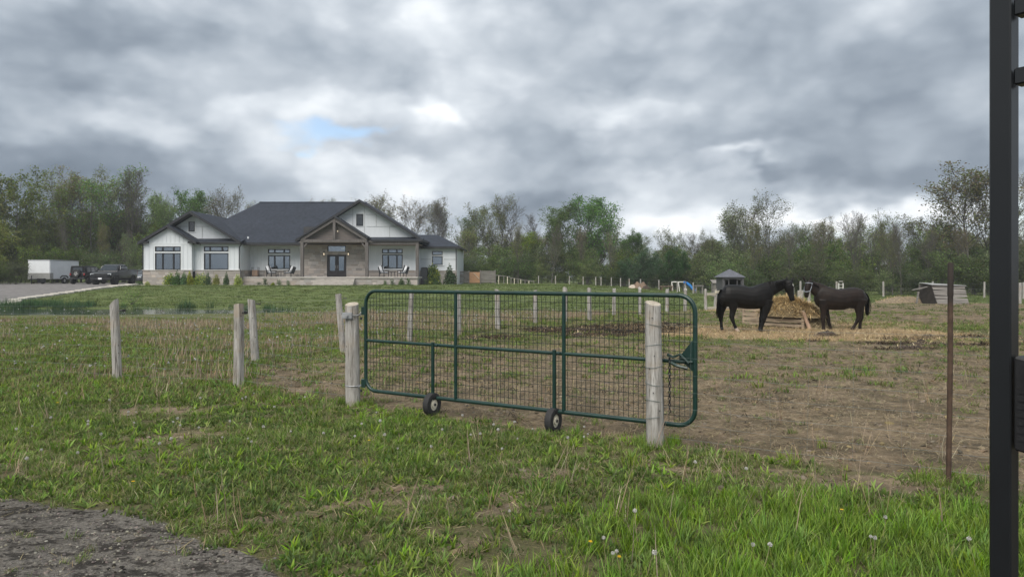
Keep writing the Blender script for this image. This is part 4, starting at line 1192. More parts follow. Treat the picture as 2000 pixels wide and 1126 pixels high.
sedan((-39.6, 76.6, H(-39.6, 76) + .05), R(-90), 'dark grey car mostly hidden behind the left corner of the house')
# ------------------------------------------------------------------ posts, gate, wire fences
rngf = random.Random(21)
def round_post_mesh(mb, cx, cy, z0, z1, r, lean=(0, 0), n=18, cut=0.0, cutdir=0.0, seed=0, wob=.05):
    """weathered round post; top may be cut at a slant"""
    rg = random.Random(seed); ph = [rg.uniform(0, 6.28) for _ in range(4)]
    rings = []; K = 9
    for i in range(K + 1):
        t = i / K; ring = []
        for k in range(n):
            a = 2 * math.pi * k / n
            rr = r * (1.04 - .06 * t + wob * math.sin(a * 2 + ph[0] + t * 2) * .6 + wob * .5 * math.sin(a * 5 + ph[1]) + wob * .4 * math.sin(t * 9 + ph[2] + a))
            z = z0 + (z1 - z0) * t
            if i == K: z += cut * r * math.cos(a - cutdir)
            ring.append((cx + lean[0] * t + rr * math.cos(a), cy + lean[1] * t + rr * math.sin(a), z))
        rings.append(ring)
    # slight chamfer
    last = rings[-1]; mx = sum(p[0] for p in last) / n; my = sum(p[1] for p in last) / n
    mb.rings(rings, True)
    return [(mx + (p[0] - mx) * .93, my + (p[1] - my) * .93, p[2] + .004) for p in last]
def post_thing(name, label, cat, x, y, ztop, r, lean=(0, 0), cut=0, cutdir=0, seed=0, parent=None, z0=None):
    z0 = H(x, y) - .12 if z0 is None else z0
    if parent is None:
        t = thing(name, label, cat, (x, y, z0 + .12))
        m = MB(); top = round_post_mesh(m, x, y, z0, ztop, r, lean, 18, cut, cutdir, seed)
        m.build('shaft', post_m, t, smooth=True)
        MB().add(top, [tuple(range(len(top)))]).build('cut_end', endgrain_m, t)
        return t
    m = MB(); top = round_post_mesh(m, x, y, z0, ztop, r, lean, 10, cut, cutdir, seed)
    o = m.build('post', post_m, parent, smooth=True)
    return o
# gate posts
hx, hy = -2.02, 9.05
gp1 = post_thing('gate_post', 'round weathered wooden post carrying the green gate hinges', 'post', hx, hy, PZ(594, hy), .088, (-.015, 0), .25, 1.4, 3)
nx_, ny_ = 1.38, 6.83
gp2 = post_thing('gate_post', 'thick round pale wooden post standing in front of the green gate', 'post', nx_, ny_, PZ(592.5, ny_), .079, (-.028, 0), .30, 1.9, 7)
# wire turns, insulator and strap on the posts
m = MB()
for z in (1.18, .99, .80, .63, .46, .30):
    pts = [(nx_ - .015 + .084 * math.cos(a), ny_ + .084 * math.sin(a), z + .018 * math.sin(a * 1.0 + z * 9)) for a in np.linspace(0, 6.28, 17)]
    m.tube(pts, .0026, 4, False)
m.build('wire_wraps', wire_m, gp2)
m = MB()
for (dx_, z) in ((.03, 1.31), (-.05, 1.26), (.06, 1.1), (-.03, .9), (.05, .7), (-.04, .55), (.02, .38)):
    m.tube([(nx_ + dx_, ny_ - .075, z), (nx_ + dx_, ny_ - .085, z)], .005, 6)
m.build('nails', black_m, gp2)
MB().box(hx - .115, hx + .015, hy - .125, hy - .075, 1.12, 1.20).tube([(hx - .05, hy - .13, 1.16), (hx - .05, hy - .15, 1.16)], .022, 8).build('insulator_bracket', steel_m, gp1, bevel=.012, segs=2)
m = MB()
for z in (1.16, .27):
    pts = [(hx + .094 * math.cos(a), hy + .094 * math.sin(a), z) for a in np.linspace(0, 6.28, 17)]
    m.tube(pts, .006, 4, False)
m.build('strap', steel_m, gp1)

# the green gate -----------------------------------------------------
GA, GB = Vector((-1.84, 8.96, 0)), Vector((1.74, 6.76, 0))
gate = thing('farm_gate', 'long dark green tubular farm gate with wire mesh and two wheels', 'gate', (GA.x, GA.y, 0), 0)
gd = (GB - GA).normalized(); gl = (GB - GA).length
gn = Vector((gd.y, -gd.x, 0))                        # towards the camera
def gp(s, z, off=0.0): v = GA + gd * s + gn * off; return (v.x, v.y, z)
zb_, zt_, zm_ = .225, 1.47, .85
rr = .16; path = []
def corner(cs, cz, a0, a1): 
    for a in np.linspace(a0, a1, 7): path.append(gp(cs + rr * math.cos(a), cz + rr * math.sin(a)))
corner(gl - rr, zt_ - rr, math.pi / 2, 0); corner(gl - rr, zb_ + rr, 0, -math.pi / 2)
corner(rr, zb_ + rr, -math.pi / 2, -math.pi); corner(rr, zt_ - rr, math.pi, math.pi / 2)
path.append(path[0])
MB().tube(path, .0225, 10, False).build('outer_frame', gategreen_m, gate, smooth=True)
MB().tube([gp(.02, zm_), gp(gl - .02, zm_ - .015)], .019, 10).build('middle_rail', gategreen_m, gate, smooth=True)
for t_ in (.333, .667):
    MB().tube([gp(gl * t_, zb_ + .01, .004), gp(gl * t_, zt_ - .01, .004)], .021, 10).build('upright', gategreen_m, gate, smooth=True)
for k, t_ in enumerate((.261, .645)):
    s_ = gl * t_
    MB().tube([gp(s_, zb_ - .02, .045), gp(s_, zm_ + .03, .045)], .021, 10).tube([gp(s_, zm_ - .005, .03), gp(s_ + .06, zm_ - .005, .03)], .016, 8)\
        .tube([gp(s_, zb_ + .0, .05), gp(s_ + .01, zb_ + .0, 0)], .018, 8).build('wheel_post', gategreen_m, gate, smooth=True)
    # wheel: axle along the gate
    c = Vector(gp(s_ - .012, H(*gp(s_, 0)[:2]) + .122, .045)); R_ = .136; W_ = .086
    n = 26; prof = [(.52, -.45), (.80, -.5), (.95, -.42), (1.0, -.22), (1.0, .22), (.95, .42), (.80, .5), (.52, .45)]
    vs = []
    for i in range(n):
        a = 2 * math.pi * i / n; u = gn * math.cos(a) + Vector((0, 0, 1)) * math.sin(a)
        kk = 1.0 + (.03 if i % 2 else 0)
        for p_, q_ in prof: vs.append(c + u * (R_ * p_ * (kk if p_ > .9 else 1)) + gd * (q_ * W_))
    L_ = len(prof)
    fs = [(i * L_ + j, i * L_ + (j + 1) % L_, ((i + 1) % n) * L_ + (j + 1) % L_, ((i + 1) % n) * L_ + j) for i in range(n) for j in range(L_)]
    wh = MB().add(vs, fs).build('wheel', rubber_m, gate, smooth=True)
    hb = MB().tube([c - gd * .03, c + gd * .028], R_ * .56, 22).tube([c + gd * .028, c + gd * .042], R_ * .30, 18)
    hb.v = [(v[0] - GA.x, v[1] - GA.y, v[2]) for v in hb.v]; hb.build('rim', rim_m, wh, world=False, smooth=True)
    ax_ = MB().tube([c - gd * .06, c + gd * .052], .016, 8); ax_.v = [(v[0] - GA.x, v[1] - GA.y, v[2]) for v in ax_.v]
    ax_.build('axle', black_m, wh, world=False)
    MB().tube([c - gd * .06, Vector(gp(s_ - .05, zb_ - .04, .045)), Vector(gp(s_, zb_ + .02, .045))], .013, 8).build('wheel_fork', gategreen_m, gate, smooth=True)
# mesh: about five by ten centimetre openings
m = MB(); s_ = .05; off = -.026
while s_ < gl - .03:
    m.tube([gp(s_, zb_ + (.02 if .15 < s_ < gl - .15 else .09), off), gp(s_, zt_ - (.02 if .15 < s_ < gl - .15 else .09), off)], .0027, 4, False); s_ += .0525
z = zb_ + .085
while z < zt_ - .03:
    m.tube([gp(.02, z, off - .004), gp(gl - .02, z, off - .004)], .0027, 4, False); z += .089
m.build('wire_mesh', meshwire_m, gate)
# hinges, latch and chain
for z in (1.20, .29):
    MB().box(0, .05, -.03, .03, z - .03, z + .07).build('hinge_block', gategreen_m, gate, world=False).location = (-.055, .01, 0)
    MB().tube([gp(-.17, z - .03, .0), gp(-.10, z - .035, .02), gp(-.05, z, .02), gp(-.03, z + .02, 0)], .010, 8).build('hinge_bolt', steel_m, gate, smooth=True)
    MB().tube([gp(-.06, z - .09, .02), gp(-.06, z - .06, .02)], .014, 8).build('hinge_nut', black_m, gate)
m = MB()
m.add([gp(gl - .02, zm_ + .20, .01), gp(gl - .02, zm_ - .10, .01), gp(gl - .16, zm_ + .02, .01), gp(gl - .02, zm_ + .20, -.01), gp(gl - .02, zm_ - .10, -.01), gp(gl - .16, zm_ + .02, -.01)],
      [(0, 1, 2), (5, 4, 3), (0, 3, 4, 1), (1, 4, 5, 2), (2, 5, 3, 0)])
m.tube([gp(gl - .26, zm_ + .05, .03), gp(gl - .2, zm_ + .03, .05), gp(gl - .13, zm_ + .06, .05), gp(gl - .05, zm_ - .02, .04)], .014, 6)
m.tube([gp(gl - .24, zm_ - .02, .03), gp(gl - .16, zm_ - .05, .05), gp(gl - .06, zm_ - .07, .04)], .016, 6)
m.build('latch', gategreen_m, gate)
m = MB()
zc_ = zm_ + .02; k = 0
while zc_ > .33:
    pts = []
    for a in np.linspace(0, 2 * math.pi, 9):
        u = .011 * math.cos(a); v = .019 * math.sin(a)
        pts.append(gp(gl - .235 + (u if k % 2 else 0), zc_ + v, .045 + (0 if k % 2 else u)))
    m.tube(pts, .0042, 4, False); zc_ -= .03; k += 1
m.build('chain', black_m, gate)

# wire fence spans -------------------------------------------------------
def wire_span(fence, p, q, zs, stay=.38, r=.0016, sag=.015, zoff=0.0):
    m = MB(); p = Vector((p[0], p[1], 0)); q = Vector((q[0], q[1], 0)); d = q - p; n = max(2, int(d.length / 1.0))
    g0, g1 = H(p.x, p.y), H(q.x, q.y)
    for z in zs:
        pts = []
        for i in range(n + 1):
            t = i / n; w = p + d * t
            pts.append((w.x, w.y - .0, g0 * (1 - t) + g1 * t + z - sag * math.sin(math.pi * t) + rngf.uniform(-.006, .006)))
        m.tube(pts, r, 3, False)
    if stay:
        k = max(1, int(d.length / stay))
        for i in range(1, k):
            t = i / k; w = p + d * t; g = g0 * (1 - t) + g1 * t
            m.tube([(w.x + rngf.uniform(-.03, .03), w.y, g + zs[0]), (w.x, w.y, g + zs[-1] - .01)], r * .8, 3, False)
    return m.build('wire_span', wire_m, fence)
ZS = [.10, .24, .38, .54, .70, .86, 1.02, 1.16]
# fence on the road side, left of the gate
ff = thing('front_wire_fence', 'woven wire fence on two grey wooden posts left of the green gate', 'fence', (-5.1, 10.8, 0))
p0, p1 = (-6.2, 11.2), (-4.03, 10.5)
post_thing('post', None, None, p0[0], p0[1], PZ(591, 11.2), .066, (-.06, 0), 1.0, -.3, 31, ff)
post_thing('post', None, None, p1[0], p1[1], PZ(594, 10.5), .072, (0, 0), .2, -1.0, 32, ff)
for (x, y, z) in ((p0[0] + .09, p0[1] - .03, 1.12), (p1[0] + .09, p1[1] - .03, 1.12)):
    MB().tube([(x - .06, y, z), (x + .05, y, z)], .012, 6).tube([(x + .02, y, z - .02), (x + .02, y, z + .02)], .024, 8).build('insulator', plastic_m, ff)
wire_span(ff, p0, p1, ZS); wire_span(ff, p1, (hx, hy), ZS); wire_span(ff, (-13.5, 13.8), p0, ZS)
# paddock fence running away behind the gate
pf = thing('paddock_fence', 'line of grey wooden posts with wire running away behind the gate to the far paddock', 'fence', (2, 24, 0))
tops = [(None, None), (585, .075), (574, .068), (572, .065), (566.5, .072), (566.5, .075), (567.5, .068), (564, .085), (563.5, .08), (563.5, .075), (562.5, .07), (564, .09), (564.5, .08), (566, .075), (570, .075)]
for i, ((x, y), (tp, r)) in enumerate(zip(FENCE_L, tops)):
    if tp is None: continue
    lean = (-.09, 0) if i == 1 else ((-.12, 0) if i == 2 else ((.06, 0) if i == 3 else (rngf.uniform(-.03, .03), 0)))
    x0 = x - lean[0] * .5
    post_thing('post', None, None, x0, y, max(PZ(tp, y), H(x, y) + .95), r, lean, rngf.choice([.2, .6, 1.0]), rngf.uniform(-3, 3), 50 + i, pf)
    if i in (1, 2): MB().tube([(x + .05, y - .02, PZ(tp + 8, y)), (x + .14, y - .02, PZ(tp + 8, y))], .012, 6).build('insulator', plastic_m, pf)
for i in range(len(FENCE_L) - 1):
    far = i > 4
    wire_span(pf, FENCE_L[i], FENCE_L[i + 1], ZS[1::2] if far else ZS, None if far else .45, .0022 if far else .0018)
MB().bar((9.6, 35.25, PZ(574, 35.3)), (10.4, 36.35, PZ(574, 36.3)), .05, .13).build('rail', palewood_m, pf)
MB().bar((10.4, 36.3, PZ(570, 36.3)), (12.0, 38.2, PZ(568, 38.2)), .05, .13).build('rail', palewood_m, pf)
MB().bar((9.6, 35.25, PZ(602, 35.3)), (12.0, 38.2, PZ(598, 38.2)), .05, .13).build('rail', palewood_m, pf)
post_thing('post', None, None, 12.0, 38.2, PZ(566, 38.2), .07, (0, 0), .2, 0, 71, pf)
# near right fence: rusty pipe post
tp = thing('pipe_post', 'tall rusty steel pipe post standing in the grass by the black gate', 'post', (3.46, 5.62, H(3.46, 5.62)))
MB().tube([(3.445, 5.62, -.1), (3.46, 5.62, .9), (3.462, 5.62, 1.50)], .0195, 12).build('pipe', rust_m, tp, smooth=True)
MB().tube([(3.462, 5.62, 1.50), (3.464, 5.62, 1.75), (3.466, 5.62, 1.76)], [.0215, .0215, .015], 12).build('sleeve', rust_m, tp, smooth=True)
wf = thing('near_wire_fence', 'thin wire mesh strung from the thick gate post to the rusty pipe and beyond', 'fence', (2.4, 6.2, 0))
wire_span(wf, (nx_, ny_), (3.46, 5.62), ZS, .32, .0012); wire_span(wf, (3.46, 5.62), (7.2, 3.5), ZS, .32, .0012)
# posts at the right-hand and far side of the paddock
bf = thing('far_paddock_fence', 'row of pale wooden posts at the far side of the paddock', 'fence', (28, 56, 0))
fps = []
for (px, pt, pb) in ((1549, 562, 588), (1560.5, 567, 590), (1566, 567, 591), (1580, 566, 592)):
    Y = 2293 / (pb - HOR); fps.append((PX(px, Y), Y)); post_thing('post', None, None, PX(px, Y), Y, PZ(pt, Y), .10 if pt > 565 else .085, (0, 0), .2, 0, px, bf)
far_line = [(22.5, 55.5), (26, 57), (30, 57.5), (34, 57.5), (37.5, 56.5), (38.8, 54), (34.6, 50.5), (30.7, 43), (27.2, 36)]
for i, (x, y) in enumerate(far_line):
    post_thing('post', None, None, x, y, H(x, y) + 1.25, .075, (0, 0), .2, 0, 90 + i, bf)
for i in range(len(far_line) - 1): wire_span(bf, far_line[i], far_line[i + 1], [.3, .7, 1.1], None, .003)
rf = thing('right_side_fence', 'close-set grey wooden posts glimpsed right of the black gate frame', 'fence', (19.4, 27, 0))
for (x, y) in ((19.05, 27.0), (19.55, 26.8), (20.2, 27.4), (17.9, 22.0)):
    post_thing('post', None, None, x, y, H(x, y) + 1.13, .08, (0, 0), .2, 0, int(x * 10), rf)
wire_span(rf, (17.9, 22), (19.05, 27), ZS[::2], None, .002); wire_span(rf, (19.05, 27), (27.2, 36), ZS[::2], None, .002)
# far pasture fence on the rise behind the lawn
pg = thing('pasture_fence', 'thin far fence of slim posts along the rise in front of the woods', 'fence', (8, 66, .5))
cols = [(1052, 543.5, 80), (1085, 546, 78), (1112, 546, 77), (1139, 546, 76), (1163.6, 545.5, 74), (1174, 546.5, 73), (1194, 547, 72), (1212, 548, 70), (1229, 548.5, 68), (1251, 548.5, 66), (1287, 549.5, 63), (1323, 550, 60), (1354, 552, 57), (1392, 551, 54)]
pr = None
for i, (px, pt, Y) in enumerate(cols):
    x = PX(px, Y); post_thing('post', None, None, x, Y, max(PZ(pt, Y), H(x, Y) + .9), .055, (0, 0), .2, 0, 130 + i, pg)
    if pr: wire_span(pg, pr, (x, Y), [.3, .6, .9], None, .004)
    pr = (x, Y)
# board fence panels and wire run beside the house
bd = thing('board_fence', 'weathered grey board fence with plywood gate right of the house', 'fence', (-5, 78, .85))
def boards(px0, px1, pt, pb, Y, n=9):
    x0, x1 = PX(px0, Y), PX(px1, Y); z0, z1 = PZ(pb, Y), PZ(pt, Y)
    for k in range(n):
        a = z0 + (z1 - z0) * k / n; b = z0 + (z1 - z0) * (k + 1) / n
        MB().box(x0, x1, Y + rngf.uniform(0, .02), Y + .05, a + .006, b - rngf.uniform(.004, .03)).build('board', greywood_m, bd)
    for x in (x0, x1): MB().box(x - .06, x + .06, Y + .06, Y + .18, z0 - .2, z1 + .08).build('post', greywood_m, bd)
boards(894, 916, 529.5, 552, 78); boards(938, 967, 528.5, 551.5, 78)
x0, x1, z0, z1 = PX(917, 78), PX(937, 78), PZ(552, 78), PZ(531, 78)
MB().box(x0, x1, 77.9, 77.95, z0, z1).build('plywood_gate', plywood_m, bd)
MB().bar((x0 + .45, 77.87, z1 - .1), (x1 - .05, 77.87, z0 + .45), .04, .12, up=(0, 1, 0)).build('brace', palewood_m, bd)
kn = thing('kennel_fence', 'low wire run with pale timber rails stepping down from the board fence', 'fence', (-1, 79, .8))
kp = [(968, 536), (974, 537.5), (984, 538), (991, 539.5), (998, 541.5), (1004.5, 543), (1012, 544), (1017, 545), (1025.5, 546.5), (1033, 547.5), (1043, 548.5)]
pr = None
for i, (px, pt) in enumerate(kp):
    Y = 78.2 + i * .25; x = PX(px, Y); zt = PZ(pt, Y)
    MB().bar((x, Y, H(x, Y) - .1), (x, Y, zt), .08, .08).build('post', palewood_m if i % 2 else greywood_m, kn)
    if pr: MB().bar(pr, (x, Y, zt - .03), .05, .09).build('rail', greywood_m, kn)
    pr = (x, Y, zt - .03)

# the black steel gate close to the camera ------------------------------------
bg = thing('steel_gate', 'black square-tube steel gate frame close to the camera at the right edge', 'gate', (1.005, 1.45, 0))
gdir = Vector((.559, -.829, 0)); gnor = Vector((-.829, -.559, 0))
def bgp(s, z, off=0.0): v = Vector((1.0175, 1.472, 0)) + gdir * s + gnor * off; return (v.x, v.y, z)
def sq(p, q, w): return MB().bar(p, q, w, w, up=gnor)
sq(bgp(0, .06), bgp(0, 2.75), .040).build('stile', blackpost_m, bg, bevel=.003)
sq(bgp(1.05, .06), bgp(1.05, 2.75), .040).build('stile', blackpost_m, bg, bevel=.003)
for z in (2.055, 2.195, .12, .45):
    sq(bgp(.0235, z), bgp(1.026, z), .034).build('cross_bar', blackpost_m, bg, bevel=.003)
for k in range(1, 9):
    s = .0235 + k * 1.0 / 9
    sq(bgp(s, .47), bgp(s, 2.03), .016).build('picket', blackpost_m, bg)
m = MB()
q = [bgp(.025, 1.49, .022), bgp(.12, 1.47, .022), bgp(.12, 1.285, .022), bgp(.025, 1.30, .022)]
m.slab(q, .045, (-gnor.x, -gnor.y, 0))
lb = m.build('lock_box', plastic_m, bg, bevel=.004)
k = MB()
for i in range(7):
    for j in range(3):
        cx = .04 + j * .022; cz = 1.325 + i * .016
        k.slab([bgp(cx - .007, cz - .005, .024), bgp(cx + .007, cz - .005, .024), bgp(cx + .007, cz + .005, .024), bgp(cx - .007, cz + .005, .024)], .006, (-gnor.x, -gnor.y, 0))
k.v = [(v[0] - 1.005, v[1] - 1.45, v[2]) for v in k.v]; k.build('grip_studs', plastic_m, lb, world=False)
kb = MB().tube([bgp(.072, 1.458, .02), bgp(.072, 1.458, .035)], .022, 20); kb.v = [(v[0] - 1.005, v[1] - 1.45, v[2]) for v in kb.v]
kb.build('lock_knob', plastic_m, lb, world=False, smooth=True)
# ------------------------------------------------------------------ horses
def superring(c, up, side, a, b, n=18, e=2.3):
    out = []
    for k in range(n):
        t = 2 * math.pi * k / n; ct, st = math.cos(t), math.sin(t)
        u = math.copysign(abs(ct) ** (2 / e), ct); v = math.copysign(abs(st) ** (2 / e), st)
        out.append(c + up * (u * a) + side * (v * b))
    return out
def chain(mb, pts, side):
    """pts: (x,y,z,a,b)"""
    side = Vector(side).normalized(); P = [Vector(p[:3]) for p in pts]; rings = []
    for i, p in enumerate(pts):
        d = (P[min(i + 1, len(P) - 1)] - P[max(i - 1, 0)]).normalized()
        up = side.cross(d).normalized()
        rings.append(superring(P[i], up, side, p[3], p[4]))
    mb.rings(rings, True)
def hair(mb, roots, n, spread, seed, width=.012):
    """tapered strands following a path list of points"""
    rg = random.Random(seed)
    for _ in range(n):
        off = Vector((rg.gauss(0, 1), rg.gauss(0, 1), rg.gauss(0, .4)))
        pts = []; L = len(roots); cut = rg.uniform(.75, 1.0)
        for i, r in enumerate(roots):
            t = i / (L - 1)
            pts.append(Vector(r) + off * spread * (.25 + t * .9) * (1 - .45 * max(0, t - .6) / .4))
        k = max(2, int(L * cut))
        mb.tube(pts[:k], [width * (1 - .75 * i / (k - 1)) for i in range(k)], 3, False)
def horse(name, label, Y, x0z, z0z, k, spec, mats, face):
    ox, oz = x0z, z0z
    X = (ox / 5.882 + 1380 - 1000) / F * Y
    gz = H(X, Y)
    t = thing(name, label, 'horse', (X, Y, gz))
    def q(zx, zy, y, a, b): return ((zx - ox) * k, y, (oz - zy) * k, a * k, b)
    mb = MB()
    tor = [q(zx, (tp + bt) / 2, 0, (bt - tp) / 2, hw) for zx, tp, bt, hw in spec['torso']]
    if face < 0: tor = tor
    chain(mb, tor, (0, 1, 0))
    chain(mb, [q(zx, zy, y, a, b) for zx, zy, a, b, y in spec['neck']], (0, 1, 0))
    sh = Vector(spec['head_side']).normalized()
    chain(mb, [q(zx, zy, y, a, b) for zx, zy, a, b, y in spec['head']], sh)
    for leg in spec['legs']: chain(mb, [q(zx, zy, leg[0], a, b) for zx, zy, a, b in leg[1]], (0, 1, 0))
    for (zx, zy, zx2, zy2, y, r) in spec['ears']:
        a = Vector(q(zx, zy, y, 0, 0)[:3]); b = Vector(q(zx2, zy2, y, 0, 0)[:3])
        mb.tube([a, a + (b - a) * .4, a + (b - a) * .75, b], [r * .85, r, r * .72, r * .3], 8)
    body = mb.build('body', mats[0], t, world=False, smooth=True)
    rm = body.modifiers.new('fuse', 'REMESH'); rm.mode = 'VOXEL'; rm.voxel_size = .012; rm.use_smooth_shade = True
    sm = body.modifiers.new('soften', 'SMOOTH'); sm.factor = .5; sm.iterations = 3
    hm = MB()
    for i, path in enumerate(spec['tail']):
        hair(hm, [q(zx, zy, y, 0, 0)[:3] for zx, zy, y in path], 90, .035, 5 + i, .013)
    hm.build('tail', mats[1], t, world=False)
    mm = MB(); rg = random.Random(3)
    crest = [Vector(q(zx, zy, 0, 0, 0)[:3]) for zx, zy in spec['crest']]
    for i in range(170):
        u = rg.random() * (len(crest) - 1); j = min(int(u), len(crest) - 2); p = crest[j].lerp(crest[j + 1], u - j)
        L = rg.uniform(.10, spec['mane_len']); s = rg.choice((-1, -1, 1))
        y0 = s * .02
        mm.tube([p + Vector((0, y0, -.01)), p + Vector((rg.uniform(-.02, .02), s * .075, .0 - L * .35)), p + Vector((rg.uniform(-.04, .04), s * (.10 + rg.uniform(0, .03)), -L))], [.012, .011, .003], 3, False)
    for (zx, zy, y) in spec['forelock']:
        p = Vector(q(zx, zy, y, 0, 0)[:3])
        for i in range(16):
            mm.tube([p, p + Vector((rg.uniform(-.03, .03) + .03 * face, -.05, -.06)), p + Vector((rg.uniform(-.05, .05) + .05 * face, -.07, -.15))], [.01, .009, .002], 3, False)
    mm.build('mane', mats[1], t, world=False)
    for (zx, zy, y) in spec['eyes']:
        p = Vector(q(zx, zy, y, 0, 0)[:3]); e = MB()
        e.tube([p + Vector((0, -.018, 0)), p + Vector((0, -.008, 0)), p + Vector((0, .01, 0)), p + Vector((0, .02, 0))], [.006, .017, .017, .006], 8)
        e.build('eye', mats[2], t, world=False, smooth=True)
    return t, q
black_spec = dict(
    torso=[(146, 228, 300, .06), (160, 195, 350, .14), (195, 168, 400, .215), (250, 156, 412, .255), (320, 155, 408, .265), (400, 163, 425, .28), (470, 178, 437, .295), (540, 178, 438, .295), (600, 156, 432, .265), (650, 140, 425, .225), (700, 146, 408, .19), (738, 200, 370, .135), (757, 242, 330, .06)],
    neck=[(640, 240, 100, .15, 0), (690, 222, 96, .14, 0), (745, 200, 84, .115, 0), (800, 180, 70, .095, 0), (850, 160, 60, .082, 0), (895, 144, 52, .075, 0), (925, 135, 44, .07, -.01)],
    head=[(908, 118, 36, .070, 0), (930, 140, 52, .095, -.01), (940, 175, 55, .10, -.02), (948, 210, 50, .092, -.03), (958, 250, 38, .07, -.045), (966, 285, 31, .06, -.055), (971, 310, 31, .060, -.06), (972, 328, 27, .052, -.064), (970, 342, 16, .034, -.066)],
    head_side=(.42, .9, 0),
    ears=[(915, 112, 914, 60, -.05, .036), (975, 130, 996, 72, .0, .036)],
    legs=[(-.13, [(285, 320, 78, .12), (290, 395, 52, .092), (287, 455, 36, .062), (274, 520, 30, .05), (284, 560, 22, .04), (308, 625, 17, .033), (324, 655, 20, .038), (338, 680, 20, .04), (350, 700, 26, .05)]),
          (.13, [(212, 320, 66, .12), (205, 400, 46, .09), (187, 470, 32, .06), (178, 540, 26, .05), (182, 600, 17, .035), (186, 640, 18, .037), (190, 662, 18, .04), (196, 684, 24, .05)]),
          (-.12, [(682, 330, 70, .10), (667, 430, 50, .075), (650, 500, 36, .055), (640, 545, 31, .05), (628, 590, 22, .036), (615, 640, 19, .034), (608, 665, 22, .04), (600, 685, 22, .04), (606, 702, 30, .05)]),
          (.12, [(688, 330, 66, .10), (676, 430, 46, .07), (658, 510, 33, .05), (646, 550, 29, .048), (638, 600, 20, .035), (630, 645, 19, .035), (626, 668, 21, .04), (630, 687, 26, .048)])],
    tail=[[(168, 215, 0), (148, 260, 0), (140, 330, -.01), (136, 400, -.02), (134, 470, -.02), (140, 530, -.02), (152, 580, -.02)]],
    crest=[(600, 150), (660, 130), (730, 118), (800, 112), (860, 102), (905, 92)], mane_len=.24, forelock=[(925, 95, -.04)],
    eyes=[(930, 165, -.115)])
brown_spec = dict(
    torso=[(1838, 265, 320, .05), (1818, 228, 375, .14), (1772, 199, 420, .215), (1700, 182, 430, .255), (1620, 190, 425, .265), (1550, 204, 445, .29), (1480, 200, 446, .29), (1410, 182, 440, .265), (1350, 166, 430, .225), (1300, 168, 418, .185), (1262, 205, 388, .13), (1240, 250, 338, .06)],
    neck=[(1345, 245, 88, .145, 0), (1300, 225, 86, .13, 0), (1260, 202, 76, .11, 0), (1225, 178, 62, .092, -.01), (1195, 152, 50, .082, -.02)],
    head=[(1188, 118, 30, .06, -.02), (1168, 136, 44, .090, -.03), (1155, 168, 46, .096, -.05), (1147, 205, 42, .086, -.07), (1140, 240, 34, .070, -.09), (1135, 268, 30, .062, -.10), (1133, 288, 27, .056, -.105), (1132, 300, 17, .04, -.11)],
    head_side=(.8, -.6, 0),
    ears=[(1132, 118, 1106, 58, -.02, .036), (1183, 114, 1188, 56, -.06, .036)],
    legs=[(-.12, [(1330, 330, 62, .10), (1322, 430, 38, .07), (1320, 500, 28, .05), (1320, 545, 26, .045), (1322, 600, 18, .034), (1325, 635, 19, .036), (1325, 650, 20, .04), (1322, 664, 26, .048)]),
          (.12, [(1350, 330, 60, .10), (1384, 430, 38, .07), (1404, 500, 28, .05), (1415, 545, 26, .045), (1428, 600, 18, .034), (1438, 635, 19, .036), (1442, 650, 20, .04), (1442, 666, 25, .048)]),
          (-.13, [(1732, 320, 82, .12), (1722, 415, 52, .092), (1728, 480, 35, .06), (1728, 530, 30, .05), (1706, 572, 21, .04), (1680, 615, 17, .033), (1665, 640, 19, .036), (1655, 655, 20, .04), (1648, 668, 25, .048)]),
          (.13, [(1770, 330, 70, .12), (1785, 420, 46, .09), (1796, 480, 33, .06), (1798, 535, 28, .05), (1791, 580, 18, .036), (1786, 630, 18, .035), (1785, 648, 20, .04), (1783, 664, 25, .048)])],
    tail=[[(1822, 250, 0), (1840, 285, 0), (1848, 340, -.02), (1846, 410, -.04), (1838, 480, -.05), (1832, 540, -.05)], [(1822, 250, 0), (1838, 290, 0), (1842, 360, 0), (1838, 440, -.02), (1846, 500, -.02), (1858, 540, 0)]],
    crest=[(1390, 172), (1340, 158), (1290, 146), (1245, 130), (1205, 112)], mane_len=.15, forelock=[(1155, 100, -.06)],
    eyes=[(1122, 158, -.10), (1190, 160, -.12)])
kb_ = 21.4 / F / 5.882; kn_ = 22.4 / F / 5.882
sock = ((338 - 450) * kb_, -.13, (690 - 678) * kb_)
star = ((984 - 450) * kb_, -.075, (690 - 160) * kb_)
mb_ = make_horse('coat_black', (.0035, .0033, .0034), (.009, .0078, .0074), [(sock, .10, (.42, .33, .27)), (star, .05, (.5, .48, .44))])
mn_ = make_horse('coat_dark_brown', (.0075, .0055, .0046), (.024, .0155, .012), [])
mane_m = simple('mane_black', (.0035, .0032, .0032), .8, .25, 10, spec=.08)
eye_m = simple('horse_eye', (.008, .006, .005), .08, .1, 4)
horse('horse', 'black horse with one white hind sock bending its head over the hay feeder', 21.4, 450, 690, kb_, black_spec, (mb_, mane_m, eye_m), 1)
t, q = horse('horse', 'dark brown horse wearing a halter, standing right of the hay feeder', 22.4, 1560, 662, kn_, brown_spec, (mn_, mane_m, eye_m), -1)
halter_m = simple('halter', (.30, .33, .38), .7, .1, 10)
m = MB()
side = Vector((.8, -.6, 0)).normalized(); upv = Vector((-.6, -.8, 0)).normalized()
def hring(zx, zy, y, ra, rb, tilt=0):
    c = Vector(q(zx, zy, y, 0, 0)[:3])
    m.tube([c + side * (rb * math.cos(a)) + upv * (ra * math.sin(a)) + Vector((0, 0, tilt * math.sin(a))) for a in np.linspace(0, 6.283, 19)], .011, 5, False)
hring(1143, 222, -.08, .118, .092, -.03)
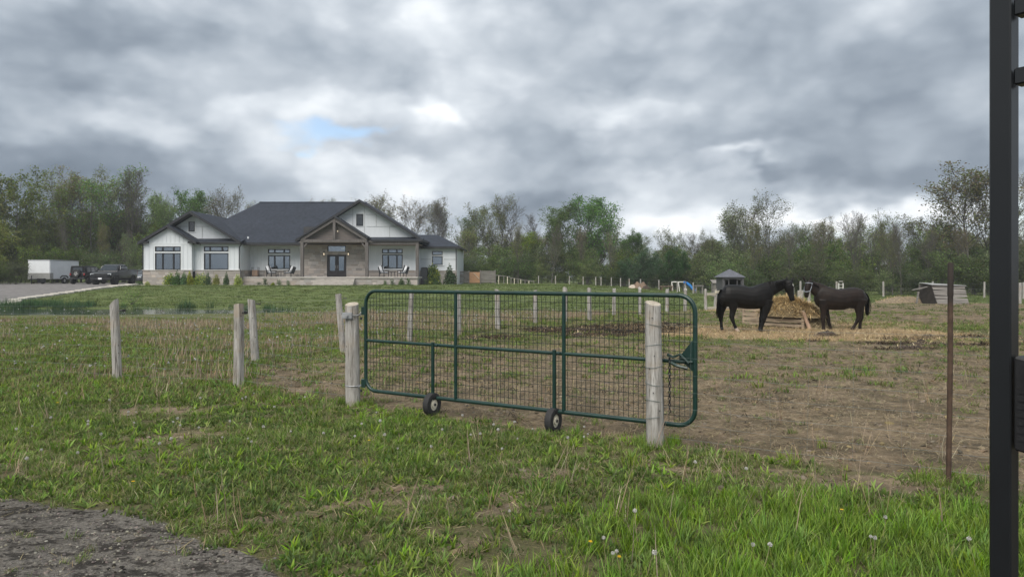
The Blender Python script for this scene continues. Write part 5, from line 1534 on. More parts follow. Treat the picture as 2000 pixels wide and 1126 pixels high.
c1 = Vector(q(1143, 222, -.08, 0, 0)[:3]); c2 = Vector(q(1172, 130, -.03, 0, 0)[:3])
for s in (-1, 1): m.tube([c1 + side * (s * .092), c1.lerp(c2, .5) + side * (s * .107), c2 + side * (s * .095)], .010, 5, False)
hring(1170, 138, -.03, .135, .10, .02)
m.build('halter', halter_m, t, world=False)

# ------------------------------------------------------------------ hay feeder
fx = [Vector((7.94, 24.4, 0)), Vector((9.25, 22.65, 0)), Vector((9.75, 23.02, 0)), Vector((8.44, 24.77, 0))]
fd = thing('hay_feeder', 'low slatted wooden hay crate between the two horses', 'hay feeder', (8.8, 23.7, H(8.8, 23.7)))
fz = H(8.8, 23.7)
fdir = (fx[1] - fx[0]).normalized(); fdep = (fx[2] - fx[1]).normalized()
rg = random.Random(8)
for (a, b, nrm) in ((fx[0], fx[1], -fdep), (fx[1], fx[2], fdir), (fx[3], fx[2], fdep), (fx[0], fx[3], -fdir)):
    for zc, hh in ((.07, .09), (.225, .10), (.38, .10), (.525, .07)):
        o_ = nrm * .03; w = Vector((0, 0, fz + zc + rg.uniform(-.01, .01)))
        MB().bar(a + o_ + w, b + o_ + w + Vector((0, 0, rg.uniform(-.015, .015))), .025, hh).build('slat', feeder_m, fd)
for c in fx: MB().box(c.x - .04, c.x + .04, c.y - .04, c.y + .04, fz - .03, fz + .57).build('corner_post', feeder_m, fd)
MB().tube([(fx[1].x + .16, fx[1].y - .16, fz - .02), (fx[1].x + .08, fx[1].y - .10, fz + .25), (fx[1].x + .0, fx[1].y - .08, fz + .52)], [.06, .055, .05], 10).build('leaning_log', log_m, fd, smooth=True)

def heap(name, label, cat, cx, cy, rx, ry, hgt, mat, seed, rot=0, rough=.35, z0=None, n=40, strands=None, pw=1.7):
    """uneven mound with a real lumpy surface"""
    zb = H(cx, cy) if z0 is None else z0
    t = thing(name, label, cat, (cx, cy, zb), rot)
    us = np.linspace(0, 2 * math.pi, n, endpoint=False); vs = []; fs = []
    K = 12
    for j in range(K + 1):
        r = 1 - j / K
        for u in us:
            x, y = rx * r * math.cos(u), ry * r * math.sin(u)
            nn = float(vnoise(np.array([x + seed]), np.array([y - seed]), 2.2 / max(.4, min(rx, ry)), seed, 4)[0])
            z = hgt * (1 - r ** pw) * (1 - rough + 2 * rough * nn) - .04 * (j == 0)
            vs.append((x, y, z))
    for j in range(K):
        for i in range(n):
            i2 = (i + 1) % n; fs.append((j * n + i, j * n + i2, (j + 1) * n + i2, (j + 1) * n + i))
    MB().add(vs, fs).build('mound', mat, t, world=False, smooth=True)
    if strands:
        num, Ls, smat = strands; rg = random.Random(seed); V = []; Fc = []; cols = []
        for i in range(num):
            u = rg.random() * 6.283; r = rg.random() ** .6
            x, y = rx * r * math.cos(u), ry * r * math.sin(u)
            nn = float(vnoise(np.array([x + seed]), np.array([y - seed]), 2.2 / max(.4, min(rx, ry)), seed, 4)[0])
            z = hgt * (1 - r ** pw) * (1 - rough + 2 * rough * nn) + .01
            L = rg.uniform(*Ls); th = rg.random() * 6.283; el = rg.uniform(-.5, .8)
            d = Vector((math.cos(th) * math.cos(el), math.sin(th) * math.cos(el), math.sin(el)))
            sd = Vector((-math.sin(th), math.cos(th), 0)) * rg.uniform(.004, .008)
            p = Vector((x, y, z)); mid_ = p + d * L * .5 + Vector((0, 0, .03 * L)); e = p + d * L - Vector((0, 0, .12 * L))
            b = len(V); V += [p - sd, p + sd, mid_ + sd, mid_ - sd, e]
            Fc += [(b, b + 1, b + 2, b + 3), (b + 3, b + 2, b + 4)]
            v = rg.choice((.35, .6, .9, 1.1, 1.3)); cols += [(.54 * v, .43 * v, .255 * v)] * 5
        mb = MB(); mb.add(V, Fc); o = mb.build('loose_strands', smat, t, world=False)
        a = o.data.color_attributes.new('Col', 'FLOAT_COLOR', 'POINT'); c4 = np.ones((len(cols), 4), np.float32); c4[:, :3] = np.array(cols)
        a.data.foreach_set('color', c4.ravel()); o['kind'] = 'stuff'
    return t
straw_m = simple('hay', (.33, .26, .15), .95, .4, 12, bump=1.0, bscale=45, stretch=(1, 1, 3))
oldhay_m = simple('old_hay', (.20, .155, .10), .95, .35, 8, bump=1.0, bscale=30)
dung_m = simple('dung', (.050, .034, .024), .95, .4, 14, bump=1.0, bscale=40)
heap('hay_pile', 'golden heap of loose hay in the slatted feeder', 'hay', 9.10, 23.40, 1.12, .50, .50, straw_m, 4, math.atan2(fdir.y, fdir.x), .35, fz + .38, strands=(6500, (.14, .40), dry_m), pw=2.8)
heap('hay_pile', 'spilled hay mounded on the ground at the right end of the feeder', 'hay', 9.72, 23.0, .62, .5, .42, straw_m, 6, 0, .35, strands=(1500, (.12, .34), dry_m))
heap('old_hay_pile', 'low heap of old grey hay left of the plank shelter', 'hay', PX(1765, 44.5), 44.5, 1.9, .9, .42, oldhay_m, 9, 0, .35, strands=(500, (.15, .35), dry_m))
heap('old_hay_pile', 'spread of old hay against the plank shelter side', 'hay', PX(1802, 44.2), 44.2, .8, .6, .26, oldhay_m, 12, 0, .35, strands=(500, (.15, .35), dry_m))
rg = random.Random(31)
dungs = [(8.9, 20.0, .26, .2)]
for i, (cx, cy, rx, ry, rot) in enumerate(MANURE[:13]):
    for j in range(2 if rx > 1 else 1):
        dungs.append((cx + rg.uniform(-.7, .7) * rx, cy + rg.uniform(-.7, .7) * ry, rg.uniform(.16, .34), rg.uniform(.05, .10)))
for i, (cx, cy, r, hh) in enumerate(dungs):
    lab = 'dark pointed dung heap in the straw in front of the brown horse' if i == 0 else 'low dark heap of dung and trampled straw on the paddock ground'
    t = heap('dung_heap', lab, 'dung', cx, cy, r, r * rg.uniform(.5, .8), hh, dung_m, 20 + i, rg.uniform(0, 3), .85, n=22, strands=(24, (.06, .16), dry_m))
    t['group'] = 'dung heaps on the paddock'

# ------------------------------------------------------------------ small shed behind the horses
def shed():
    Y = 47.0; x0, x1 = PX(1411, Y), PX(1453, Y); zg = H((x0 + x1) / 2, Y); D = 1.6
    zt = PZ(541.5, Y); za = PZ(527, Y)
    t = thing('play_shed', 'small grey hut with hipped roof behind the black horse', 'shed', ((x0 + x1) / 2, Y, zg))
    MB().box(x0 + .05, x1 - .05, Y + D - .1, Y + D, zg, zt).box(x0 + .05, x0 + .12, Y + .12, Y + D - .1, zg, zt).box(x1 - .12, x1 - .05, Y + .12, Y + D - .1, zg, zt).build('wall', shedgrey_m, t)
    for x in (x0 + .06, x1 - .06): MB().box(x - .06, x + .06, Y, Y + .12, zg - .05, zt).build('corner_post', shedgrey_m, t)
    for (a, b) in ((x0 + .14, x0 + .46), (x1 - .46, x1 - .14)):
        MB().box(a, b, Y + .05, Y + .09, zg, zg + .75).build('front_panel', shedgrey_m, t)
        w = MB().box(a, a + .05, Y + .03, Y + .10, zg + .75, zt - .12).box(b - .05, b, Y + .03, Y + .10, zg + .75, zt - .12).box(a, b, Y + .03, Y + .10, zt - .17, zt - .12).build('window_frame', shedgrey_m, t)
    MB().box(x0 - .02, x1 + .02, Y - .03, Y + .1, zt - .1, zt + .02).build('lintel', shedgrey_m, t)
    MB().box(x0 + .2, x1 - .2, Y + D - .2, Y + D - .12, zg, zt).build('dark_back_panel', dark_m, t)  # dark panel just inside the back wall
    xc = (x0 + x1) / 2; e = .10; a0 = (x0 - e, Y - e, zt + .02); a1 = (x1 + e, Y - e, zt + .02); b1 = (x1 + e, Y + D + e, zt + .02); b0 = (x0 - e, Y + D + e, zt + .02); ap = (xc, Y + D / 2, za + .08)
    m = MB().add([a0, a1, b1, b0, ap], [(0, 1, 4), (1, 2, 4), (2, 3, 4), (3, 0, 4), (3, 2, 1, 0)])
    m.build('roof', shedroof_m, t)
shed()
# ------------------------------------------------------------------ plank shelter at the right
def shelter():
    Y0 = 42.5
    zg = H(PX(1850, Y0), Y0) - .03
    t = thing('plank_shelter', 'leaning calf shelter of weathered grey planks in the right paddock', 'shelter', (PX(1855, Y0), Y0, zg))
    # sloping front of planks: bottom edge near, top edge further back
    bl, br = Vector((PX(1831, Y0), Y0, zg)), Vector((PX(1893, Y0), Y0, zg + .02))
    tl, tr_ = Vector((PX(1820, Y0 + .7), Y0 + .75, PZ(556, Y0 + .75))), Vector((PX(1884.5, Y0 + .7), Y0 + .75, PZ(558, Y0 + .75)))
    nrm = (br - bl).cross(tl - bl).normalized()
    rg = random.Random(2); n = 11
    for k in range(n):
        a = k / n; b = (k + 1) / n
        l0, l1 = bl.lerp(tl, a), bl.lerp(tl, b); r0, r1 = br.lerp(tr_, a), br.lerp(tr_, b)
        sk = rg.uniform(-.03, .05)
        quad = [l0 + Vector((0, 0, sk)), r0 - Vector((0, 0, sk)), r1 - Vector((0, 0, sk + .012)), l1 + Vector((0, 0, sk - .012))]
        m = MB(); m.slab([p + nrm * rg.uniform(0, .025) for p in quad], .03, -nrm); m.build('plank', oldwood_m, t)
    # pale roof sheet
    m = MB(); bk = Vector((0, 1.5, .08))
    m.slab([tl + Vector((-.05, -.12, .03)), tr_ + Vector((.05, -.12, .03)), tr_ + bk, tl + bk + Vector((.1, 0, .06))], .04)
    m.build('roof_sheet', simple('pale_sheet', (.30, .30, .295), .6, .1, 3), t)
    # left side: shade of the interior painted as a dark panel; prop
    m = MB(); m.slab([bl + Vector((-.02, .02, 0)), tl + Vector((-.02, .0, -.02)), tl + Vector((-.18, 1.2, -.4)), bl + Vector((-.30, 1.0, 0))], .03, (0, 1, 0)); m.build('side_boards', simple('shelter_shade', (.03, .026, .022), .95, .3, 5, spec=.1), t)
    MB().bar(bl + Vector((-.75, .9, 0)), bl + Vector((-.62, .9, .75)), .08, .08).build('prop', greywood_m, t)
    MB().bar(bl + Vector((-1.0, .9, .85)), tl + Vector((.1, .4, -.1)), .1, .05).build('rafter', greywood_m, t)
    MB().box(tl.x + .1, tr_.x, Y0 + 2.2, Y0 + 2.26, zg, tl.z + .05).build('back_boards', greywood_m, t)
shelter()
# ladder-like post pair behind brown horse
t = thing('ladder', 'short pale ladder standing behind the brown horse by the trees', 'ladder', (PX(1642.5, 50), 50, H(PX(1642, 50), 50)))
for px in (1638, 1646.5): MB().bar((PX(px, 50), 50, H(PX(px, 50), 50)), (PX(px, 50), 50, PZ(552.5, 50)), .07, .06).build('rail', ladder_m, t)
for k in range(6): MB().box(PX(1638, 50), PX(1646.5, 50), 49.98, 50.02, .2 + k * .22, .24 + k * .22).build('rung', ladder_m, t)
# ------------------------------------------------------------------ play corner at the back
def slide():
    Y = 62.0; xt, xb = PX(1340, Y), PX(1357, Y); g = H(xb, Y)
    t = thing('slide', 'bright blue plastic slide at the back of the lawn', 'slide', ((xt + xb) / 2, Y, g))
    zt, zb = PZ(551.5, Y), PZ(567, Y)
    pts = [(xt - .15, zt), (xt, zt), (xt + .3, zt - .25), (xb - .15, zb + .08), (xb + .1, zb + .02)]
    for i, s in enumerate((-.28, 0, .28)):
        m = MB()
        for j in range(len(pts) - 1):
            (xa, za), (xb2, zb2) = pts[j], pts[j + 1]
            hh = .18 if s else .04
            w = .05 if s else .5
            m.bar((xa, Y + s, za), (xb2, Y + s, zb2), w, hh)
        m.build('chute' if s == 0 else 'side_rail', blue_m, t)
    for s in (-.3, .3): MB().bar((xt - .2, Y + s, g), (xt - .1, Y + s, zt + .15), .06, .06).build('leg', greywood_m, t)
    for k in range(4): MB().box(xt - .22, xt - .14, Y - .3, Y + .3, g + .15 + k * .2, g + .19 + k * .2).build('rung', greywood_m, t)
slide()
def swing():
    Y = 63.0; x0, x1 = PX(1312, Y), PX(1338, Y); g = H(x1, Y); z = PZ(550.5, Y)
    t = thing('swing_frame', 'pale swing frame left of the blue slide', 'swing', ((x0 + x1) / 2, Y, g))
    MB().tube([(x0, Y, z), (x1, Y, z)], .05, 8).build('top_beam', ladder_m, t)
    for x in (x0, (x0 + x1) / 2, x1):
        for s in (-.5, .5): MB().tube([(x, Y, z), (x, Y + s, g - .05)], .035, 6).build('leg', ladder_m, t)
    MB().box(x0 + .4, x0 + .8, Y - .1, Y + .1, g + .35, g + .4).build('seat', brownpile_m, t)
    for x in (x0 + .4, x0 + .8): MB().tube([(x, Y, g + .4), (x, Y, z)], .008, 4).build('rope', black_m, t)
swing()
def table(px, py, Y, w, label, mat):
    x = PX(px, Y); g = H(x, Y); z = PZ(py, Y)
    t = thing('garden_table', label, 'table', (x, Y, g))
    MB().box(x - w / 2, x + w / 2, Y - .4, Y + .4, z - .08, z).build('tabletop', mat, t)
    for sx in (-.38, .38):
        for sy in (-.3, .3): MB().box(x + sx * w - .05, x + sx * w + .05, Y + sy - .05, Y + sy + .05, g - .05, z - .08).build('leg', mat, t)
table(1364, 556.5, 58, .66, 'small grey wooden table right of the blue slide', greywood_m)
table(1301, 558, 62, 1.1, 'low brown wooden table left of the swing frame', brownpile_m)
def coop():
    Y = 52; x0, x1 = PX(1394, Y), PX(1406, Y); g = H(x0, Y)
    t = thing('hutch', 'low grey wooden hutch beside the small grey hut', 'hutch', ((x0 + x1) / 2, Y, g))
    for k in range(6): MB().box(x0, x1 + .3, Y, Y + .04, g + .15 + k * .15, g + .285 + k * .15).build('board', greywood_m, t)
    for x in (x0, x1 + .3): MB().box(x - .04, x + .04, Y + .04, Y + .5, g - .05, g + 1.05).build('side', greywood_m, t)
    MB().slab([(x0 - .1, Y - .1, g + 1.02), (x1 + .4, Y - .1, g + 1.02), (x1 + .4, Y + .6, g + 1.25), (x0 - .1, Y + .6, g + 1.25)], .04).build('lid', greywood_m, t)
coop()
heap('brush_pile', 'brown heap of branches and boards on the far lawn edge', 'brush pile', PX(1250, 64), 64, .95, .7, .62, brownpile_m, 41, 0, .5)
heap('covered_pile', 'cream tarpaulin covered heap left of the brown brush pile', 'covered pile', PX(1234.5, 64), 63.8, .42, .4, .36, fabric_tan_m, 43, 0, .2)
heap('brush_pile', 'small dark brown log heap right of the larger brush pile', 'brush pile', PX(1262, 63), 63, .42, .35, .34, dung_m, 47, 0, .4)
# ------------------------------------------------------------------ trees
def unit(v): return v / np.maximum(np.linalg.norm(v, axis=-1, keepdims=True), 1e-9)
def grow(rng, starts, dirs, lens, nseg, wob, trop):
    P = [starts]; p = starts.copy(); d = unit(dirs)
    for k in range(nseg):
        d = unit(d + rng.normal(0, wob, d.shape) + np.array([0, 0, trop]))
        p = p + d * (lens / nseg)[:, None]; P.append(p)
    return np.stack(P, 1)
def tubes(P, r0, r1, nside, power=1.0):
    B, S, _ = P.shape
    T = unit(np.gradient(P, axis=1)); ref = np.where(np.abs(T[..., 2:3]) < .9, np.array([0, 0, 1.0]), np.array([1.0, 0, 0]))
    A = unit(np.cross(T, ref)); Bn = np.cross(T, A)
    t = np.linspace(0, 1, S) ** power
    r = r0[:, None] * (1 - t) + r1[:, None] * t
    ang = np.arange(nside) * 2 * np.pi / nside
    V = P[:, :, None, :] + r[:, :, None, None] * (A[:, :, None, :] * np.cos(ang)[None, None, :, None] + Bn[:, :, None, :] * np.sin(ang)[None, None, :, None])
    b, s, k = np.meshgrid(np.arange(B), np.arange(S - 1), np.arange(nside), indexing='ij')
    base = (b * S + s) * nside; k2 = (k + 1) % nside
    Fq = np.stack([base + k, base + k2, base + nside + k2, base + nside + k], -1).reshape(-1, 4)
    return V.reshape(-1, 3), Fq
def children(rng, P, n, f0, f1, parent_len, ratio, spread, upb, taper=.55):
    """n branches from every parent, biased by fraction along it"""
    B, S, _ = P.shape
    idx = np.repeat(np.arange(B), n); f = f0 + (f1 - f0) * ((np.tile(np.arange(n), B) + rng.random(B * n)) / n)
    u = f * (S - 1); i = np.minimum(u.astype(int), S - 2); w = (u - i)[:, None]
    st = P[idx, i] * (1 - w) + P[idx, i + 1] * w
    d = unit(P[idx, i + 1] - P[idx, i])
    rnd = rng.normal(0, 1, d.shape); perp = unit(rnd - d * np.sum(rnd * d, 1, keepdims=True))
    dd = unit(d * (1 - spread) + perp * spread + np.array([0, 0, upb]))
    L = parent_len[idx] * ratio * (1 - taper * f) * rng.uniform(.7, 1.25, len(idx))
    return st, dd, L, idx, f
def leaf_quads(rng, ctr, size, cols, flat=.0, asp=1.0):
    N = len(ctr)
    n = unit(rng.normal(0, 1, (N, 3)) + np.array([0, 0, flat])); a = unit(np.cross(n, rng.normal(0, 1, (N, 3)))); b = np.cross(n, a)
    s = size * rng.uniform(.55, 1.35, N)[:, None]
    V = np.stack([ctr - a * s * .5, ctr + b * s * .42 * asp, ctr + a * s * .6, ctr - b * s * .38 * asp], 1).reshape(-1, 3)
    Fq = np.arange(N * 4).reshape(-1, 4)
    return V, Fq, np.repeat(cols, 4, 0)
def palette(rng, N, cols, var=.22):
    c = np.array(cols)[rng.integers(0, len(cols), N)]
    return c * rng.uniform(1 - var, 1 + var, (N, 1)) * rng.uniform(.93, 1.07, (N, 3))
def make_tree(seed, H_=14, r0=.20, base=.25, width=7, limbs=16, subs=6, twigs=5, nleaf=5000, lsize=.2, cols=((.08, .12, .03),),
              profile='round', up=.5, wob=.10, stems=1, clump=.32, leafup=0.0):
    rng = np.random.default_rng(seed)
    V, Fs, k0 = [], [], 0
    def addw(P, a, b, n, pw=1.0):
        nonlocal k0
        v, f = tubes(P, a, b, n, pw); V.append(v); Fs.append(f + k0); k0 += len(v)
    n = stems
    st = np.zeros((n, 3)); st[:, :2] = rng.normal(0, .18 if n > 1 else 0, (n, 2))
    az = rng.random(n) * 6.28; lean = (.24 if n > 1 else .04)
    d0 = np.stack([np.cos(az) * lean, np.sin(az) * lean, np.ones(n)], 1)
    tl = np.full(n, H_ * .93) * rng.uniform(.85, 1.0, n)
    T = grow(rng, st, d0, tl, 10, .045, .03)
    addw(T, np.full(n, r0), np.full(n, r0 * .10), 7, .8)
    # limbs
    per = max(3, limbs // n)
    sl, dl, Ll, idx, f = children(rng, T, per, base, .97, np.full(n, width * .62), 1.0, .72, up * .4, 0)
    if profile == 'round': pr = np.sqrt(np.clip(1 - ((f - .55) / .52) ** 2, .08, 1))
    elif profile == 'vase': pr = np.clip(.45 + .75 * (1 - np.abs(f - .62) / .5), .3, 1.15)
    elif profile == 'cone': pr = np.clip(1.15 - f * .9, .15, 1)
    else: pr = np.clip(.8 + .3 * rng.random(len(f)), 0, 1.1)
    Ll = Ll * pr
    dl = unit(dl + np.array([0, 0, 1.0]) * (up * np.clip(f, .2, 1))[:, None])
    L1 = grow(rng, sl, dl, Ll, 6, wob, .06 + up * .08)
    addw(L1, np.clip(r0 * .42 * (1.1 - f), .02, None), np.full(len(f), .010), 5)
    s2, d2, l2, i2, f2 = children(rng, L1, subs, .22, 1.0, Ll, .52, .58, .12)
    L2 = grow(rng, s2, d2, l2, 4, wob * 1.2, .05); addw(L2, np.full(len(l2), .026), np.full(len(l2), .008), 4)
    s3, d3, l3, i3, f3 = children(rng, L2, twigs, .2, 1.0, l2, .62, .55, .12)
    L3 = grow(rng, s3, d3, np.maximum(l3, .25), 2, wob * 1.3, .04); addw(L3, np.full(len(l3), .014), np.full(len(l3), .004), 3)
    wood = mesh_np('trunk', np.concatenate(V), [np.concatenate(Fs)], smooth=True); wood.materials.append(bark_m)
    # leaves around the twigs
    ti = rng.integers(0, len(L3), nleaf); fr = rng.random((nleaf, 1)) * 2
    j = np.minimum(fr.astype(int), 1); w = fr - j
    c = L3[ti, j[:, 0]] * (1 - w) + L3[ti, j[:, 0] + 1] * w
    c = c + rng.normal(0, clump, c.shape) * np.array([1, 1, .8])
    cl = palette(rng, nleaf, cols)
    # whole twigs differ a little from their neighbours
    tv = rng.uniform(.75, 1.25, len(L2))[(ti // twigs)]; cl = cl * tv[:, None]
    v, fq, cc = leaf_quads(rng, c, lsize, cl, leafup)
    crown = mesh_np('crown', v, [fq], cols=cc); crown.materials.append(leaf_m)
    return wood, crown
GREEN = ((.130, .215, .070), (.110, .19, .058), (.155, .23, .08), (.09, .15, .05))
FRESH = ((.175, .235, .075), (.145, .215, .065), (.20, .245, .09), (.12, .18, .058))
OLIVE = ((.175, .212, .076), (.15, .195, .064), (.20, .205, .09), (.13, .16, .06))
BROWN = ((.20, .165, .105), (.17, .155, .085), (.225, .185, .12), (.165, .19, .075))
EDGE = ((.160, .200, .050), (.13, .168, .042), (.185, .19, .058), (.105, .138, .04))
DARK = ((.070, .140, .055), (.055, .112, .046), (.085, .155, .062))
UNDER = ((.092, .142, .044), (.072, .115, .036), (.13, .185, .055), (.06, .09, .032), (.11, .12, .05))
KINDS = {}
def kind(name, *variants): KINDS[name] = variants
kind('full', make_tree(1, 14, .22, .26, 9.5, 26, 9, 6, 14500, .19, GREEN, 'round', .55), make_tree(2, 13, .20, .22, 9.0, 24, 9, 6, 13000, .19, GREEN, 'round', .6))
kind('edge', make_tree(3, 14, .24, .12, 10, 26, 8, 6, 13000, .24, EDGE, 'full', .35), make_tree(4, 13, .22, .10, 9, 24, 8, 6, 11500, .24, EDGE, 'round', .4))
kind('olive', make_tree(5, 15, .19, .28, 8.0, 26, 9, 7, 7800, .165, OLIVE, 'vase', .62, stems=2), make_tree(6, 15, .17, .32, 7.0, 24, 9, 7, 6200, .165, OLIVE + BROWN, 'vase', .7), make_tree(7, 14, .18, .26, 8, 26, 9, 7, 8400, .165, OLIVE + GREEN, 'round', .5, stems=2))
kind('brown', make_tree(8, 14, .17, .32, 7.5, 26, 9, 7, 3200, .155, BROWN, 'vase', .6), make_tree(9, 13, .16, .30, 7, 24, 9, 7, 2700, .155, BROWN + OLIVE, 'round', .55, stems=2))
kind('bare', make_tree(10, 15, .17, .30, 6.5, 26, 9, 8, 300, .13, BROWN, 'vase', .8), make_tree(11, 13, .15, .28, 7, 24, 9, 8, 500, .13, BROWN, 'vase', .65, stems=2))
kind('pale', make_tree(12, 13, .18, .24, 9.5, 28, 9, 7, 5600, .16, FRESH + OLIVE, 'vase', .55, stems=3, wob=.12), make_tree(13, 13, .18, .28, 8.5, 28, 9, 7, 7600, .16, FRESH + OLIVE, 'round', .5))
kind('under', make_tree(14, 5.5, .07, .02, 6.5, 30, 7, 5, 7500, .20, UNDER, 'full', .12, stems=5, clump=.30), make_tree(15, 6.5, .08, .02, 6.0, 30, 7, 5, 7000, .20, UNDER + FRESH, 'full', .2, stems=5, clump=.30),
     make_tree(16, 4.5, .06, .01, 6.5, 30, 7, 5, 7000, .20, UNDER, 'full', .1, stems=5, clump=.30))
kind('dark', make_tree(17, 6.2, .12, .08, 7.5, 24, 8, 6, 11000, .22, DARK, 'full', .3, stems=2, clump=.3))
NAT_H = {k: max(max(v.co.z for v in c.vertices) for (w, c) in vs) for k, vs in KINDS.items()}
DESC = {'full': 'fresh green round tree', 'edge': 'dense yellowish woodland tree', 'olive': 'tall olive budding tree', 'brown': 'thin tree with brown buds',
        'bare': 'nearly bare grey tree', 'pale': 'airy pale green budding tree', 'under': 'low green bush', 'dark': 'dark green dense low tree'}
rngt = random.Random(99)
counts = {}
MARKS = [(-130, 'well beyond the left picture edge'), (-95, 'beyond the left picture edge'), (-55, 'just outside the left picture edge'), (-15, 'at the left picture edge'), (25, 'left of the white trailer'), (60, 'above the front of the trailer'), (95, 'above the middle of the trailer'), (128, 'above the rear of the trailer'), (155, 'above the spare wheel'),
  (188, 'above the pickup hood'), (220, 'above the pickup cab'), (250, 'above the pickup bed'), (282, 'beside the left house corner'), (320, 'over the left house gable'), (365, 'over the second house gable'), (420, 'left of the main roof'), (880, 'over the right wing eave'), (903, 'beside the right house corner'), (928, 'above the plywood gate'), (955, 'above the right board panel'),
  (982, 'above the tall end of the kennel run'), (1010, 'above the middle of the kennel run'), (1038, 'above the low end of the kennel run'), (1066, 'left of the big green trees'), (1095, 'below the left big green tree'), (1125, 'right below the left big green tree'), (1152, 'left below the tallest green tree'), (1180, 'right below the tallest green tree'), (1210, 'right of the big green trees'),
  (1236, 'above the cream covered heap'), (1260, 'above the brown brush pile'), (1290, 'above the low brown table'), (1320, 'above the swing frame'), (1348, 'above the blue slide'), (1376, 'above the small grey table'), (1402, 'left of the grey hut'), (1430, 'behind the grey hut'), (1460, 'above the black horse rump'), (1490, 'above the black horse back'), (1520, 'above the black horse neck'),
  (1552, 'above the meeting horse heads'), (1580, 'above the brown horse head'), (1610, 'above the brown horse withers'), (1642, 'behind the pale ladder'), (1675, 'above the brown horse rump'), (1705, 'right of the brown horse'), (1735, 'left of the old hay heap'), (1765, 'above the old hay heap'), (1798, 'left of the plank shelter'), (1828, 'behind the left shelter end'), (1858, 'behind the rusty pipe top'),
  (1890, 'behind the right shelter end'), (1920, 'left of the black gate frame'), (1952, 'hidden by the black gate frame'), (1985, 'right of the black gate frame'), (2015, 'at the right picture edge'), (2050, 'just outside the right picture edge'), (2085, 'beyond the right picture edge'), (2130, 'well beyond the right picture edge')]
def mark(px): return min(MARKS, key=lambda m: abs(m[0] - px))[1]
def plant(kd, px, ptop, Y, where=None, sx=None, base=None, v=None, grp=None, label=None, rz=None):
    X = PX(px, Y); g = H(X, Y) if abs(X) < 800 else 0
    ztop = PZ(ptop, Y); h = max(1.5, ztop - g)
    vs = KINDS[kd]; i = (counts.get(kd, 0) if v is None else v) % len(vs); counts[kd] = counts.get(kd, 0) + 1
    wood, crown = vs[i]
    nat = max(vv.co.z for vv in crown.vertices) if False else NAT[(kd, i)]
    s = h / nat
    name = 'bush' if kd == 'under' else 'tree'
    lab = label or (DESC[kd] + ' ' + where if where else DESC[kd] + ' deep in the wood, ' + mark(px))
    t = thing(name, lab, name, (X, Y, g - .05), 0, grp)
    del t['_base']
    t.rotation_euler = (0, 0, rngt.uniform(0, 6.28) if rz is None else rz)
    w = s if sx is None else s * sx
    t.scale = (w, w, s)
    link(bpy.data.objects.new('stem' if kd == 'under' else 'trunk', wood), t); link(bpy.data.objects.new('foliage' if kd == 'under' else 'crown', crown), t)
    return t
NAT = {(k, i): float(np.array([v.co.z for v in c.vertices]).max()) for k, vs in KINDS.items() for i, (w, c) in enumerate(vs)}
# the trees one can tell apart: kind, column, top row, distance, where
L = [
 ('edge', 18, 316, 84, 'filling the far left edge of the picture', 1.0), ('edge', -62, 335, 82, 'cut off by the left edge of the picture', 1.1), ('edge', 72, 405, 88, 'between the left edge and the white trailer', 1.1),
 ('edge', -30, 420, 72, 'low at the left edge beside the driveway', 1.2),
 ('olive', 112, 328, 92, 'directly above the white trailer', .95), ('olive', 150, 322, 95, 'left of the tallest tree behind the parked vehicles', .9), ('olive', 190, 309, 94, 'tallest behind the parked vehicles', .95),
 ('olive', 222, 324, 96, 'behind the cab of the black pickup', .9), ('bare', 258, 320, 95, 'left of the house roof above the pickup bed', .85), ('full', 300, 368, 97, 'just left of the house gables', .75),
 ('bare', 336, 378, 104, 'in the gap left of the house gables', .8), ('full', 385, 362, 102, 'above the left house gable', .8), ('brown', 432, 357, 102, 'right of the green tree above the left gable', 1.0), ('brown', 462, 385, 106, 'at the left end of the main house roof', 1.0),
 ('brown', 622, 379, 112, 'left of the two crowns showing over the house ridge', .9), ('brown', 662, 377, 112, 'right of the two crowns showing over the house ridge', .9), ('brown', 738, 371, 108, 'behind the right house gable peak', 1.0), ('brown', 772, 378, 106, 'second right of the house gable peak', 1.0),
 ('brown', 812, 379, 106, 'above the right wing of the house', .95), ('olive', 850, 381, 108, 'over the hip of the right wing roof', .8), ('bare', 868, 388, 107, 'right behind the right wing roof', .8), ('olive', 912, 396, 103, 'above the board fence', .9), ('olive', 968, 373, 101, 'tallest between the house and the big green tree', .9),
 ('bare', 1005, 385, 101, 'between the tall olive tree and the big green trees', .85), ('bare', 1050, 415, 103, 'close beside the left big green tree', .8),
 ('full', 1105, 388, 94, 'left of the two big green trees', 1.05), ('full', 1170, 375, 92, 'tallest of the two big green trees', 1.15), ('full', 1245, 444, 100, 'small one right of the big green trees', .9), ('pale', 1300, 436, 104, 'above the dark low tree', .9),
 ('bare', 1350, 452, 108, 'far off right of the dark low tree', 1.1), ('bare', 1382, 462, 108, 'far off left of the small grey hut', 1.0),
 ('pale', 1440, 398, 80, 'left of the pale tree above the small hut', .8), ('pale', 1490, 364, 78, 'tallest above the small grey hut', 1.1), ('pale', 1562, 428, 84, 'above the black horse head', .8), ('olive', 1605, 419, 82, 'above the gap between the horses', .85), ('bare', 1652, 411, 86, 'above the brown horse back', .75),
 ('pale', 1725, 403, 80, 'round one right of the brown horse', 1.1), ('olive', 1790, 452, 84, 'left of the big tree by the black gate', .9), ('olive', 1838, 395, 76, 'leaning left of the big tree by the black gate', 1.2), ('olive', 1895, 312, 72, 'biggest at the right beside the black gate frame', 1.45), ('brown', 1955, 335, 74, 'hidden behind the black gate frame', 1.0), ('olive', 2030, 380, 76, 'beyond the right edge behind the gate', 1.1),
]
for i, (kd, px, pt, Y, wh, sx) in enumerate(L): plant(kd, px, pt, Y, wh, sx)
